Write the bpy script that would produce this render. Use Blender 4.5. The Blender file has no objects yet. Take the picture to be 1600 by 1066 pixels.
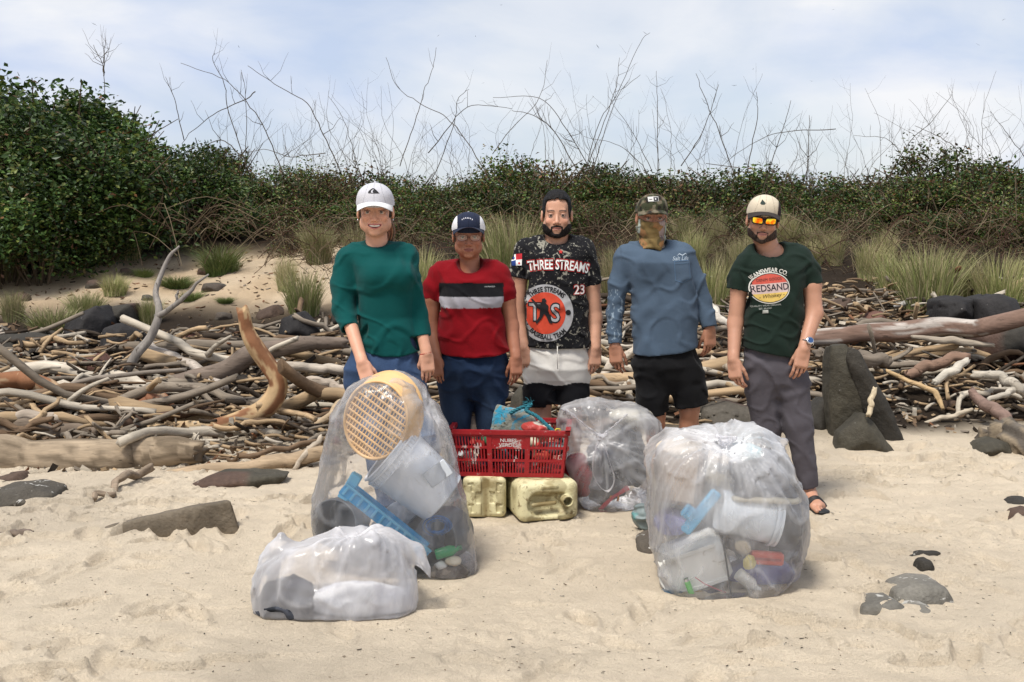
import bpy, bmesh, math, random
import numpy as np
from mathutils import Vector, Matrix, Euler
from mathutils.bvhtree import BVHTree

random.seed(7); RNG = np.random.default_rng(7)
SC = bpy.context.scene
COL = SC.collection
PI = math.pi

# ------------------------------------------------------------------ camera
F, CX, CY = 1722.0, 800.0, 533.0          # focal length and centre in photo pixels (1600 wide)
CAMH, HOR = 1.45, 370.0
PITCH = math.atan((CY - HOR) / F)
cd = bpy.data.cameras.new("camera"); cam = bpy.data.objects.new("camera", cd); COL.objects.link(cam)
cam.location = (0, 0, CAMH); cam.rotation_euler = (PI / 2 - PITCH, 0, 0)
cd.sensor_width = 36; cd.lens = 36 * F / 1600; cd.clip_start = 0.05; cd.clip_end = 2000
SC.camera = cam

# ------------------------------------------------------------------ light
SUN_EL, SUN_AZ = math.radians(62), math.radians(-145)      # azimuth from +Y clockwise: behind the camera, to the left
world = bpy.data.worlds.new("World"); SC.world = world; world.use_nodes = True
def build_world():
    nt = world.node_tree; nt.nodes.clear(); N = nt.nodes.new; L = nt.links.new
    out = N("ShaderNodeOutputWorld"); bg = N("ShaderNodeBackground")
    sky = N("ShaderNodeTexSky"); sky.sky_type = 'NISHITA'; sky.sun_disc = False
    sky.sun_elevation = SUN_EL; sky.sun_rotation = SUN_AZ
    sky.air_density = 1.0; sky.dust_density = 1.5; sky.ozone_density = 1.2
    tc = N("ShaderNodeTexCoord"); mp = N("ShaderNodeMapping"); mp.inputs['Scale'].default_value = (1.0, 1.0, 2.6)
    L(tc.outputs['Generated'], mp.inputs['Vector'])
    n1 = N("ShaderNodeTexNoise"); n1.inputs['Scale'].default_value = 2.3; n1.inputs['Detail'].default_value = 7; n1.inputs['Roughness'].default_value = .52; n1.inputs['Distortion'].default_value = .5
    L(mp.outputs[0], n1.inputs['Vector'])
    r1 = N("ShaderNodeValToRGB"); r1.color_ramp.elements[0].position = .36; r1.color_ramp.elements[1].position = .60
    r1.color_ramp.elements[0].color = (.30, .30, .30, 1); r1.color_ramp.elements[1].color = (1, 1, 1, 1)
    L(n1.outputs[0], r1.inputs[0])
    n2 = N("ShaderNodeTexNoise"); n2.inputs['Scale'].default_value = 4.3; n2.inputs['Detail'].default_value = 6; n2.inputs['Distortion'].default_value = .3
    L(mp.outputs[0], n2.inputs['Vector'])
    cl = N("ShaderNodeMixRGB"); cl.inputs[1].default_value = (5.9, 6.9, 9.0, 1); cl.inputs[2].default_value = (9.3, 9.4, 9.7, 1)
    r2 = N("ShaderNodeValToRGB"); r2.color_ramp.elements[0].position = .36; r2.color_ramp.elements[1].position = .60
    L(n2.outputs[0], r2.inputs[0]); L(r2.outputs[0], cl.inputs[0])
    mx = N("ShaderNodeMixRGB"); L(r1.outputs[0], mx.inputs[0])
    tint = N("ShaderNodeMixRGB"); tint.blend_type = 'ADD'; tint.inputs[0].default_value = 1; tint.inputs[2].default_value = (2.6, 2.6, 2.9, 1)
    L(sky.outputs[0], tint.inputs[1]); L(tint.outputs[0], mx.inputs[1]); L(cl.outputs[0], mx.inputs[2])
    L(mx.outputs[0], bg.inputs[0]); bg.inputs[1].default_value = 0.1
    L(bg.outputs[0], out.inputs[0])
build_world()
sd = bpy.data.lights.new("sun", 'SUN'); sun = bpy.data.objects.new("sun", sd); COL.objects.link(sun)
sd.energy = 4.5; sd.angle = math.radians(15); sd.color = (1.0, .95, .87)
sun.location = (-6, -6, 14)
_sv = Vector((math.sin(SUN_AZ) * math.cos(SUN_EL), math.cos(SUN_AZ) * math.cos(SUN_EL), math.sin(SUN_EL)))
sun.rotation_euler = (-_sv).to_track_quat('-Z', 'Y').to_euler()
vs = SC.view_settings; vs.view_transform = 'Standard'; vs.look = 'None'; vs.exposure = 0.0; vs.gamma = 1; vs.use_curve_mapping = False
SC.render.engine = 'CYCLES'
cy = SC.cycles; cy.use_denoising = True
try: cy.denoiser = 'OPENIMAGEDENOISE'
except Exception: pass
cy.max_bounces = 8; cy.transparent_max_bounces = 24; cy.diffuse_bounces = 3; cy.glossy_bounces = 3; cy.transmission_bounces = 6
cy.caustics_reflective = False; cy.caustics_refractive = False

# ------------------------------------------------------------------ pixel <-> place
_cp, _sp = math.cos(PITCH), math.sin(PITCH)
def ray(px, py):
    u, v = (px - CX) / F, (CY - py) / F
    return Vector((u, _cp + v * _sp, -_sp + v * _cp))
def W(px, py, Y):
    d = ray(px, py); t = Y / d.y
    return Vector((d.x * t, Y, CAMH + d.z * t))
def SCL(Y): return Y / F          # metres per photo pixel at depth Y

# ------------------------------------------------------------------ noise
_perm = RNG.permutation(256).astype(np.int64); _perm = np.concatenate([_perm, _perm, _perm]); _hv = RNG.random(256)
def vn3(x, y, z):
    x, y, z = np.broadcast_arrays(np.asarray(x, float), np.asarray(y, float), np.asarray(z, float))
    xi, yi, zi = np.floor(x).astype(np.int64), np.floor(y).astype(np.int64), np.floor(z).astype(np.int64)
    fx, fy, fz = x - xi, y - yi, z - zi
    fx, fy, fz = fx*fx*(3-2*fx), fy*fy*(3-2*fy), fz*fz*(3-2*fz)
    xi &= 255; yi &= 255; zi &= 255
    def h(a, b, c): return _hv[_perm[_perm[_perm[(xi+a) & 255] + ((yi+b) & 255)] + ((zi+c) & 255)]]
    def mix(a, b, t): return a + (b - a) * t
    return mix(mix(mix(h(0,0,0), h(1,0,0), fx), mix(h(0,1,0), h(1,1,0), fx), fy),
               mix(mix(h(0,0,1), h(1,0,1), fx), mix(h(0,1,1), h(1,1,1), fx), fy), fz) * 2 - 1
def vn2(x, y, s=0.0): return vn3(x, y, s + 0.37)
def fbm2(x, y, s=0.0, o=4):
    a, r, f = 1.0, 0, 1.0
    for k in range(o): r = r + a * vn2(x * f + 17.3*k, y * f - 9.1*k, s + k * 3.1); a *= .5; f *= 2.03
    return r
def fbm3(x, y, z, o=3):
    a, r, f = 1.0, 0, 1.0
    for k in range(o): r = r + a * vn3(x * f + 7*k, y * f, z * f - 5*k); a *= .5; f *= 2.03
    return r
def sstep(a, b, x):
    t = np.clip((x - a) / (b - a), 0, 1); return t * t * (3 - 2 * t)

# ------------------------------------------------------------------ scene graph helpers
def link(o, parent=None):
    COL.objects.link(o)
    if parent is not None: o.parent = parent
    return o
def tag(o, label=None, cat=None, group=None, kind=None):
    if label: o["label"] = label
    if cat: o["category"] = cat
    if group: o["group"] = group
    if kind: o["kind"] = kind
    return o
def empty(name, loc, label, cat, group=None, rz=0):
    o = bpy.data.objects.new(name, None); o.empty_display_size = .1; o.location = loc; o.rotation_euler = (0, 0, rz)
    return tag(link(o), label, cat, group)
def mesh_np(name, V, Fc, mats, parent=None, smooth=True, col=None, origin=None, matidx=None):
    """V (n,3) in WORLD coordinates (or parent's if parent has a transform, see origin)."""
    V = np.asarray(V, dtype=np.float32)
    if origin is not None: V = V - np.asarray(origin, dtype=np.float32)
    me = bpy.data.meshes.new(name)
    if isinstance(Fc, np.ndarray):
        k = Fc.shape[1]; nf = len(Fc)
        me.vertices.add(len(V)); me.vertices.foreach_set("co", V.ravel())
        me.loops.add(nf * k); me.loops.foreach_set("vertex_index", Fc.astype(np.int32).ravel())
        me.polygons.add(nf); me.polygons.foreach_set("loop_start", np.arange(0, nf * k, k, dtype=np.int32))
        me.update(calc_edges=True)
    else:
        me.from_pydata([tuple(map(float, v)) for v in V], [], Fc); me.update()
    me.polygons.foreach_set("use_smooth", np.full(len(me.polygons), bool(smooth)))
    if matidx is not None: me.polygons.foreach_set("material_index", np.asarray(matidx, dtype=np.int32))
    if col is not None:
        a = me.color_attributes.new("Col", 'FLOAT_COLOR', 'POINT')
        c = np.ones((len(V), 4), dtype=np.float32); c[:, :3] = col; a.data.foreach_set("color", c.ravel())
    for m in (mats if isinstance(mats, (list, tuple)) else [mats]): me.materials.append(m)
    me.validate()
    o = bpy.data.objects.new(name, me); link(o, parent)
    if origin is not None and parent is None: o.location = origin
    return o
class MB:
    """collects simple shapes into one mesh"""
    def __init__(s): s.v = []; s.f = []; s.c = []; s.col = (1, 1, 1)
    def add(s, V, Fc, col=None):
        b = len(s.v); s.v.extend([tuple(p) for p in V]); s.f.extend([tuple(i + b for i in f) for f in Fc]); s.c.extend([col or s.col] * len(V))
    def box(s, c, d, R=None, bev=0.0, col=None):
        c = Vector(c); hx, hy, hz = [q / 2 for q in d]
        b = min(bev, hx*.9, hy*.9, hz*.9)
        if b <= 0:
            P = [Vector((sx*hx, sy*hy, sz*hz)) for sx in (-1,1) for sy in (-1,1) for sz in (-1,1)]
            Fc = [(0,1,3,2),(4,6,7,5),(0,4,5,1),(2,3,7,6),(0,2,6,4),(1,5,7,3)]
        else:
            P = []; ix = {}
            for sx in (-1,1):
                for sy in (-1,1):
                    for sz in (-1,1):
                        for ax in range(3):
                            q = [sx*(hx-b), sy*(hy-b), sz*(hz-b)]; q[ax] = [sx*hx, sy*hy, sz*hz][ax]
                            ix[(sx,sy,sz,ax)] = len(P); P.append(Vector(q))
            Fc = []
            for ax in range(3):
                for sg in (-1,1):
                    o1, o2 = (ax+1)%3, (ax+2)%3; f = []
                    for a1, a2 in ((-1,-1),(1,-1),(1,1),(-1,1)):
                        t = [0,0,0]; t[ax]=sg; t[o1]=a1; t[o2]=a2; f.append(ix[(*t,ax)])
                    Fc.append(tuple(f if sg > 0 else f[::-1]))
            for sx in (-1,1):
                for sy in (-1,1):
                    for sz in (-1,1):
                        f = [ix[(sx,sy,sz,a)] for a in range(3)]; Fc.append(tuple(f if sx*sy*sz > 0 else f[::-1]))
            for ax in range(3):
                o1, o2 = (ax+1)%3, (ax+2)%3
                for a1 in (-1,1):
                    for a2 in (-1,1):
                        t0=[0,0,0]; t0[ax]=-1; t0[o1]=a1; t0[o2]=a2; t1=list(t0); t1[ax]=1
                        f = [ix[(*t0,o1)], ix[(*t1,o1)], ix[(*t1,o2)], ix[(*t0,o2)]]
                        Fc.append(tuple(f if a1*a2 < 0 else f[::-1]))
        if R is not None: P = [R @ p for p in P]
        s.add([p + c for p in P], Fc, col)
    def tube(s, pts, r, n=8, caps=True, col=None, jitter=0.0, flat=1.0):
        pts = [Vector(p) for p in pts]; m = len(pts)
        rs = list(r) if isinstance(r, (list, tuple, np.ndarray)) else [r] * m
        V = []; up = Vector((0.13, 0.21, 1)).normalized(); prev = None
        for i, p in enumerate(pts):
            t = (pts[min(i+1, m-1)] - pts[max(i-1, 0)]).normalized()
            if prev is None:
                a = t.cross(up)
                if a.length < 1e-3: a = t.cross(Vector((1, 0, 0)))
                a.normalize()
            else:
                a = prev - t * prev.dot(t); a.normalize()
            prev = a; b = t.cross(a)
            for k in range(n):
                th = 2*PI*k/n; rr = rs[i] * (1 + (random.uniform(-jitter, jitter) if jitter else 0))
                V.append(p + a * math.cos(th) * rr + b * math.sin(th) * rr * flat)
        Fc = [(i*n+k, i*n+(k+1)%n, (i+1)*n+(k+1)%n, (i+1)*n+k) for i in range(m-1) for k in range(n)]
        if caps: Fc += [tuple(range(n))[::-1], tuple((m-1)*n + k for k in range(n))]
        s.add(V, Fc, col)
    def lathe(s, prof, M=None, n=32, col=None, sx=1, sy=1):
        """prof: list of (r, z); revolve about z then transform by M"""
        V = []; m = len(prof)
        for r_, z_ in prof:
            for k in range(n):
                th = 2*PI*k/n; p = Vector((r_*math.cos(th)*sx, r_*math.sin(th)*sy, z_)); V.append(M @ p if M is not None else p)
        Fc = [(i*n+k, i*n+(k+1)%n, (i+1)*n+(k+1)%n, (i+1)*n+k) for i in range(m-1) for k in range(n)]
        s.add(V, Fc, col)
    def build(s, name, mat, parent=None, smooth=False, usecol=False, origin=None, sharp=None):
        o = mesh_np(name, np.array([tuple(v) for v in s.v]), s.f, mat, parent, smooth, np.array(s.c) if usecol else None, origin)
        if sharp is not None:
            o.data.polygons.foreach_set("use_smooth", np.ones(len(o.data.polygons), dtype=bool))
            o.data.set_sharp_from_angle(angle=math.radians(sharp))
        return o

# ------------------------------------------------------------------ SDF grids -> meshes
class Grid:
    def __init__(s, lo, hi, h):
        s.lo = np.array(lo, float); s.h = h
        s.n = np.maximum(np.ceil((np.array(hi, float) - s.lo) / h).astype(int) + 1, 4)
        s.ax = [s.lo[i] + h * np.arange(s.n[i]) for i in range(3)]
        s.D = np.full(tuple(s.n), 1.0, dtype=np.float32)
    def sub(s, lo, hi):
        a = np.clip(np.floor((np.array(lo) - s.lo) / s.h).astype(int), 0, s.n); b = np.clip(np.ceil((np.array(hi) - s.lo) / s.h).astype(int) + 1, 0, s.n)
        if (b <= a).any(): return None
        sl = tuple(slice(a[i], b[i]) for i in range(3))
        X = s.ax[0][sl[0]][:, None, None]; Y = s.ax[1][sl[1]][None, :, None]; Z = s.ax[2][sl[2]][None, None, :]
        return sl, X, Y, Z
    def op(s, lo, hi, fn, k=0.01, mode='u'):
        pad = max(k, s.h * 2) * 1.5
        q = s.sub(np.array(lo) - pad, np.array(hi) + pad)
        if q is None: return
        sl, X, Y, Z = q; d = fn(X, Y, Z); D = s.D[sl]
        if mode == 'u':
            if k > 0: hh = np.clip(.5 + .5 * (d - D) / k, 0, 1); R = d + (D - d) * hh - k * hh * (1 - hh)
            else: R = np.minimum(D, d)
        elif mode == 's':
            d = -d
            if k > 0: hh = np.clip(.5 - .5 * (d - D) / k, 0, 1); R = d + (D - d) * hh + k * hh * (1 - hh)
            else: R = np.maximum(D, d)
        elif mode == 'i':
            R = np.maximum(D, d)
        s.D[sl] = R.astype(np.float32)
    def cone(s, a, b, r1, r2, k=0.01, mode='u', flat=None):
        a = np.array(a, float); b = np.array(b, float); ba = b - a; L2 = float(ba @ ba) + 1e-12; R = max(r1, r2)
        if flat is not None: ax, fr = np.array(flat[0], float), flat[1]; ax = ax / np.linalg.norm(ax)
        def fn(X, Y, Z):
            px, py, pz = X - a[0], Y - a[1], Z - a[2]
            t = np.clip((px*ba[0] + py*ba[1] + pz*ba[2]) / L2, 0, 1)
            qx, qy, qz = px - t*ba[0], py - t*ba[1], pz - t*ba[2]
            if flat is not None:
                c = (qx*ax[0] + qy*ax[1] + qz*ax[2]) * (1/fr - 1); qx = qx + c*ax[0]; qy = qy + c*ax[1]; qz = qz + c*ax[2]
            return np.sqrt(qx*qx + qy*qy + qz*qz) - (r1 + (r2 - r1) * t)
        s.op(np.minimum(a, b) - R, np.maximum(a, b) + R, fn, k, mode)
    def ell(s, c, r, M=None, k=0.01, mode='u'):
        c = np.array(c, float); r = np.array(r, float); R = np.full(3, r.max()) if M is not None else r
        Mi = np.array(M.inverted().to_3x3()) if M is not None else None
        def fn(X, Y, Z):
            x, y, z = X - c[0], Y - c[1], Z - c[2]
            if Mi is not None: x, y, z = [Mi[i, 0]*x + Mi[i, 1]*y + Mi[i, 2]*z for i in range(3)]
            k0 = np.sqrt((x/r[0])**2 + (y/r[1])**2 + (z/r[2])**2); k1 = np.sqrt((x/r[0]**2)**2 + (y/r[1]**2)**2 + (z/r[2]**2)**2) + 1e-9
            return k0 * (k0 - 1) / k1
        s.op(c - R, c + R, fn, k, mode)
    def box(s, c, hd, rad=0.0, M=None, k=0.0, mode='u'):
        c = np.array(c, float); hd = np.array(hd, float); R = np.full(3, np.linalg.norm(hd)) if M is not None else hd
        Mi = np.array(M.inverted().to_3x3()) if M is not None else None
        def fn(X, Y, Z):
            x, y, z = X - c[0], Y - c[1], Z - c[2]
            if Mi is not None: x, y, z = [Mi[i, 0]*x + Mi[i, 1]*y + Mi[i, 2]*z for i in range(3)]
            qx, qy, qz = np.abs(x) - hd[0] + rad, np.abs(y) - hd[1] + rad, np.abs(z) - hd[2] + rad
            return np.sqrt(np.maximum(qx, 0)**2 + np.maximum(qy, 0)**2 + np.maximum(qz, 0)**2) + np.minimum(np.maximum(np.maximum(qx, qy), qz), 0) - rad
        s.op(c - R, c + R, fn, k, mode)
    def all(s, fn, k=0.0, mode='u'): s.op(s.lo, s.lo + s.h * s.n, fn, k, mode)
    def add(s, fn):
        X, Y, Z = s.ax[0][:, None, None], s.ax[1][None, :, None], s.ax[2][None, None, :]
        s.D = (s.D + fn(X, Y, Z)).astype(np.float32)
    def displace(s, fn, band=0.03):
        """adds fn only near the surface"""
        I = np.nonzero(np.abs(s.D) < band); s.D[I] += fn(s.ax[0][I[0]], s.ax[1][I[1]], s.ax[2][I[2]]).astype(np.float32)
    def mesh(s, largest=False):
        D = s.D; D[0] = D[-1] = 1; D[:, 0] = D[:, -1] = 1; D[:, :, 0] = D[:, :, -1] = 1
        D[D == 0] = 1e-6
        S = D < 0
        c = np.zeros(tuple(n - 1 for n in D.shape), dtype=np.int8)
        for i in (0, 1):
            for j in (0, 1):
                for k in (0, 1): c += S[i:S.shape[0]-1+i, j:S.shape[1]-1+j, k:S.shape[2]-1+k]
        act = (c > 0) & (c < 8); I = np.argwhere(act)
        idx = np.full(act.shape, -1, dtype=np.int64); idx[tuple(I.T)] = np.arange(len(I))
        acc = np.zeros((len(I), 3)); cnt = np.zeros(len(I))
        corners = [(i, j, k) for i in (0, 1) for j in (0, 1) for k in (0, 1)]
        for a in corners:
            for ax in range(3):
                if a[ax]: continue
                b = list(a); b[ax] = 1
                da = D[I[:, 0]+a[0], I[:, 1]+a[1], I[:, 2]+a[2]]; db = D[I[:, 0]+b[0], I[:, 1]+b[1], I[:, 2]+b[2]]
                m = (da < 0) != (db < 0); t = da[m] / (da[m] - db[m])
                p = np.tile(np.array(a, float), (m.sum(), 1)); p[:, ax] = t
                acc[m] += p; cnt[m] += 1
        V = (I + acc / cnt[:, None]) * s.h + s.lo
        Q = []
        for ax in range(3):
            o1, o2 = (ax+1) % 3, (ax+2) % 3
            sl0 = [slice(1, -1)] * 3; sl1 = [slice(1, -1)] * 3; sl0[ax] = slice(0, -1); sl1[ax] = slice(1, None)
            A, B = S[tuple(sl0)], S[tuple(sl1)]
            E = np.argwhere(A != B)
            if not len(E): continue
            inside = A[tuple(E.T)]; off = np.ones(3, int); off[ax] = 0; E = E + off
            qs = []
            for u, v in ((-1, -1), (0, -1), (0, 0), (-1, 0)):
                e = E.copy(); e[:, o1] += u; e[:, o2] += v; qs.append(idx[tuple(e.T)])
            q = np.stack(qs, 1); q[~inside] = q[~inside][:, ::-1]; Q.append(q)
        return V, np.concatenate(Q)
def relax(V, Q, it=1, lam=.5):
    e = np.concatenate([Q[:, [0, 1]], Q[:, [1, 2]], Q[:, [2, 3]], Q[:, [3, 0]]]); e = np.concatenate([e, e[:, ::-1]])
    n = np.bincount(e[:, 0], minlength=len(V)).clip(1)
    for _ in range(it):
        A = np.stack([np.bincount(e[:, 0], weights=V[e[:, 1], k], minlength=len(V)) for k in range(3)], 1) / n[:, None]
        V = V + lam * (A - V)
    return V

# ------------------------------------------------------------------ materials
def mat(name, col=(.5, .5, .5), rough=.6, **kw):
    """kw: attr (use Col), noise=(scale, amount), bump=(scale, strength), spec, metal, spots=(scale, lo, hi, colour), sub, sheen"""
    m = bpy.data.materials.new(name); m.use_nodes = True; nt = m.node_tree; N = nt.nodes.new; L = nt.links.new
    b = nt.nodes['Principled BSDF']; b.inputs['Roughness'].default_value = rough
    b.inputs['Specular IOR Level'].default_value = kw.get('spec', .4); b.inputs['Metallic'].default_value = kw.get('metal', 0)
    tc = N("ShaderNodeTexCoord"); crd = tc.outputs['Object']
    if kw.get('stretch'):
        mp = N("ShaderNodeMapping"); mp.inputs['Scale'].default_value = kw['stretch']; L(crd, mp.inputs[0]); crd = mp.outputs[0]
    def noise(scale, det=4, rough=.55):
        n = N("ShaderNodeTexNoise"); n.inputs['Scale'].default_value = scale; n.inputs['Detail'].default_value = det; n.inputs['Roughness'].default_value = rough
        L(crd, n.inputs['Vector']); return n
    if kw.get('attr'):
        a = N("ShaderNodeVertexColor"); a.layer_name = "Col"; c = a.outputs[0]
    else:
        rgb = N("ShaderNodeRGB"); rgb.outputs[0].default_value = (*col, 1); c = rgb.outputs[0]
    if kw.get('rand'):
        oi = N("ShaderNodeObjectInfo"); hsv = N("ShaderNodeHueSaturation")
        mr = N("ShaderNodeMapRange"); mr.inputs[3].default_value = 1 - kw['rand']; mr.inputs[4].default_value = 1 + kw['rand']; L(oi.outputs['Random'], mr.inputs[0]); L(mr.outputs[0], hsv.inputs['Value'])
        L(c, hsv.inputs['Color']); c = hsv.outputs[0]
    for sc, am in (kw['noise'] if isinstance(kw.get('noise'), list) else [kw['noise']] if kw.get('noise') else []):
        n = noise(sc); mr = N("ShaderNodeMapRange"); mr.inputs[1].default_value = .25; mr.inputs[2].default_value = .75; mr.inputs[3].default_value = 1 - am; mr.inputs[4].default_value = 1 + am
        L(n.outputs[0], mr.inputs[0]); mu = N("ShaderNodeVectorMath"); mu.operation = 'SCALE'; L(c, mu.inputs[0]); L(mr.outputs[0], mu.inputs['Scale']); c = mu.outputs[0]
    for sp in kw.get('spots', []):
        n = noise(sp[0], 5, .65); r = N("ShaderNodeValToRGB"); r.color_ramp.elements[0].position = sp[1]; r.color_ramp.elements[1].position = sp[2]
        L(n.outputs[0], r.inputs[0]); mx = N("ShaderNodeMixRGB"); L(r.outputs[0], mx.inputs[0]); L(c, mx.inputs[1]); mx.inputs[2].default_value = (*sp[3], 1); c = mx.outputs[0]
        n.inputs['Distortion'].default_value = sp[4] if len(sp) > 4 else 0
    L(c, b.inputs['Base Color'])
    if kw.get('sub'): b.inputs['Subsurface Weight'].default_value = kw['sub']; b.inputs['Subsurface Radius'].default_value = (.012, .005, .003); b.inputs['Subsurface Scale'].default_value = 1.0
    if kw.get('sheen'): b.inputs['Sheen Weight'].default_value = kw['sheen']
    bumps = kw['bump'] if isinstance(kw.get('bump'), list) else [kw['bump']] if kw.get('bump') else []
    last = None
    for sc, st in bumps:
        n = noise(sc, 5, .6); bp = N("ShaderNodeBump"); bp.inputs['Strength'].default_value = 1; bp.inputs['Distance'].default_value = st; L(n.outputs[0], bp.inputs['Height'])
        if last is not None: L(last, bp.inputs['Normal'])
        last = bp.outputs[0]
    if last is not None: L(last, b.inputs['Normal'])
    return m
def catmull(P, n):
    P = [np.array(p, float) for p in P]; P = [2*P[0]-P[1]] + P + [2*P[-1]-P[-2]]; out = []
    m = len(P) - 3
    for i in range(n):
        t = i / (n - 1) * m; k = min(int(t), m - 1); t -= k; a, b, c, d = P[k:k+4]
        out.append(.5*((2*b) + (-a+c)*t + (2*a-5*b+4*c-d)*t*t + (-a+3*b-3*c+d)*t**3))
    return np.array(out)
# ================================================================== terrain
_zy = np.array([-50, 0, 5.0, 6.8, 7.6, 9, 11, 14, 17, 22, 40, 90, 900.])
_zz = np.array([-.3, 0, 0.0, .01, .07, .30, .70, 1.28, 1.75, 1.95, 1.6, .0, 0.])
def zbase(x, y):
    z = np.interp(y, _zy, _zz)
    w = sstep(7.5, 10, y) * (1 - sstep(30, 60, y))
    w2 = sstep(9.5, 10.5, y) * (1 - sstep(15, 17, y)) * (1 - sstep(-1.5, -.5, x))
    z = z + w2 * (.05*vn2(x*2.3, y*2.1, 15) + .03*np.abs(vn2(x*5, y*4, 16)) + .012*vn2(x*13, y*11, 17))
    return z + w * (.10 * vn2(x*.55, y*.5, 4) + .05 * vn2(x*1.7, y*1.6, 8)) + (1 - sstep(40, 60, np.abs(y))) * .022 * vn2(x*.9, y*.9, 1)
PRINTS = []
_r = random.Random(5)
for k in range(230):
    y = 3.4 + 3.9 * _r.random() ** .8; x = _r.uniform(-.5, .5) * y * 1.0
    PRINTS.append((x, y, _r.uniform(0, PI), _r.uniform(.10, .14), _r.uniform(.038, .055), _r.uniform(.012, .032)))
def zdetail(x, y):
    """relief of the dry sand: swells, crusty ledges and footprints"""
    m = (1 - sstep(7.2, 8.5, y))
    wx = x + .25 * vn2(x*1.3, y*1.3, 30); wy = y + .25 * vn2(x*1.3+5, y*1.3, 31)
    n = fbm2(wx*1.5, wy*2.6, 40, 4) * 1.5
    fr = n - np.floor(n); led = sstep(.0, .07, fr) * (1 - fr)          # scarps: crust edges
    pat = sstep(-.25, .35, vn2(x*.8, y*.9, 55))
    z = .036 * led * pat + .009 * fbm2(x*3.1, y*3.1, 60, 3) + .0050 * fbm2(x*12, y*12, 70, 3)
    ck = np.abs(vn2(wx*2.3, wy*3.4, 95)); z = z - .018*(1 - sstep(0, .03, ck))*sstep(.0, .4, vn2(x*1.6, y*1.6, 96)) + .012*sstep(.25, .9, vn2(x*1.3, y*1.5, 97))*np.maximum(0, fbm2(x*16, y*16, 98, 2))
    rough = sstep(.1, .6, vn2(x*1.1, y*1.3, 80)); z = z + rough * (.015 * fbm2(x*22, y*22, 90, 2) + .018*np.abs(vn2(x*9, y*9, 91)))
    for (cx, cy_, a, L, Wd, dp) in PRINTS:
        j = np.nonzero((np.abs(x - cx) < .26) & (np.abs(y - cy_) < .26))
        if not len(j[0]): continue
        dx, dy = x[j] - cx, y[j] - cy_; u = dx*math.cos(a) + dy*math.sin(a); v = -dx*math.sin(a) + dy*math.cos(a)
        e = np.sqrt((u/L)**2 + (v/(Wd*(1 + .25*u/L)))**2) + .10*vn2(dx*25, dy*25, cx*9)
        z[j] = z[j] * (1 - .6*(e < 1)) + -dp * (1 - sstep(.6, 1.02, e)) + dp*.45 * np.exp(-((e - 1.2)/.17)**2)
    for cx, cy_, r in ((-.42, 4.85, .42), (-.70, 4.3, .45), (.80, 4.65, .45), (.53, 5.9, .36), (-.05, 5.75, .50)):
        z = z * (1 - .8*np.exp(-(((x - cx)**2 + (y - cy_)**2) / r**2)**2))
    return z * m
def zt(x, y): return float(zbase(np.array([x]), np.array([y]))[0])
def G(px, py):
    """where the ray through a pixel meets the ground"""
    d = ray(px, py); t = 2.0
    while t < 60:
        p = Vector((d.x*t, d.y*t, CAMH + d.z*t))
        if p.z < zt(p.x, p.y): break
        t += .02
    return Vector((d.x*t, d.y*t, zt(d.x*t, d.y*t)))
def build_terrain():
    xs = np.concatenate([[-900, -300, -100, -50, -30, -20, -15], np.arange(-12, -4.2, .12), np.arange(-4.2, 4.2, .0122), np.arange(4.2, 12, .12), [15, 20, 30, 50, 100, 300, 900]])
    ys = [-600, -200, -60, -20, -8, -4, -2, 0]; y = .3
    while y < 3.0: ys.append(y); y += .15
    while y < 8.2: ys.append(y); y += .0088 + (y - 3) * .0022
    while y < 30: ys.append(y); y += .06 + (y - 8.2) * .03
    ys += [35, 42, 52, 65, 80, 95, 130, 200, 350, 600, 1100]
    ys = np.array(ys); X, Y = np.meshgrid(xs, ys, indexing='ij')
    Z = zbase(X, Y); near = (Y > 1.0) & (Y < 8.6) & (np.abs(X) < 5.5)
    z2 = zdetail(X[near], Y[near]); Z[near] += z2
    V = np.stack([X, Y, Z], -1).reshape(-1, 3); nx, ny = X.shape
    i = np.arange(nx - 1)[:, None] * ny + np.arange(ny - 1)[None, :]
    Q = np.stack([i, i + ny, i + ny + 1, i + 1], -1).reshape(-1, 4)
    x, y = V[:, 0], V[:, 1]
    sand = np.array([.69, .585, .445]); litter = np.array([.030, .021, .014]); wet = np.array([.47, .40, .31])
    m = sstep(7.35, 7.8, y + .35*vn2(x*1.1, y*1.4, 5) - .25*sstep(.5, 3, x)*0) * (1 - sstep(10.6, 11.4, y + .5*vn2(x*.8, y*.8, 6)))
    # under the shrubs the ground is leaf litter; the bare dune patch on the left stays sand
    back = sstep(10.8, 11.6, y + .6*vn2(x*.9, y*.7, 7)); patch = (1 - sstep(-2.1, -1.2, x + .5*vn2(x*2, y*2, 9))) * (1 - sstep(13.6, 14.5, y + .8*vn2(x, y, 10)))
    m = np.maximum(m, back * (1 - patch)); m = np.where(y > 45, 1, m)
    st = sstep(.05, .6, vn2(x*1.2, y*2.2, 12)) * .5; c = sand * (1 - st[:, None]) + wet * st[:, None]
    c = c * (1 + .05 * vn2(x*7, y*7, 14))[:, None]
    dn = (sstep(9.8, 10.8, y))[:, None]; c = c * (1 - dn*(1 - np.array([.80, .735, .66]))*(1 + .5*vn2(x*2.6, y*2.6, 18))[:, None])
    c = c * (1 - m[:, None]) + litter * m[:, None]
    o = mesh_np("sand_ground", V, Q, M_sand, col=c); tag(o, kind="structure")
M_sand = mat("sand", attr=True, rough=.95, spec=.15, noise=[(9, .07), (300, .14)], spots=[(38, .70, .74, (.16, .12, .08), .6)], bump=[(34, .010), (90, .016), (420, .006)])
build_terrain()
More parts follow.
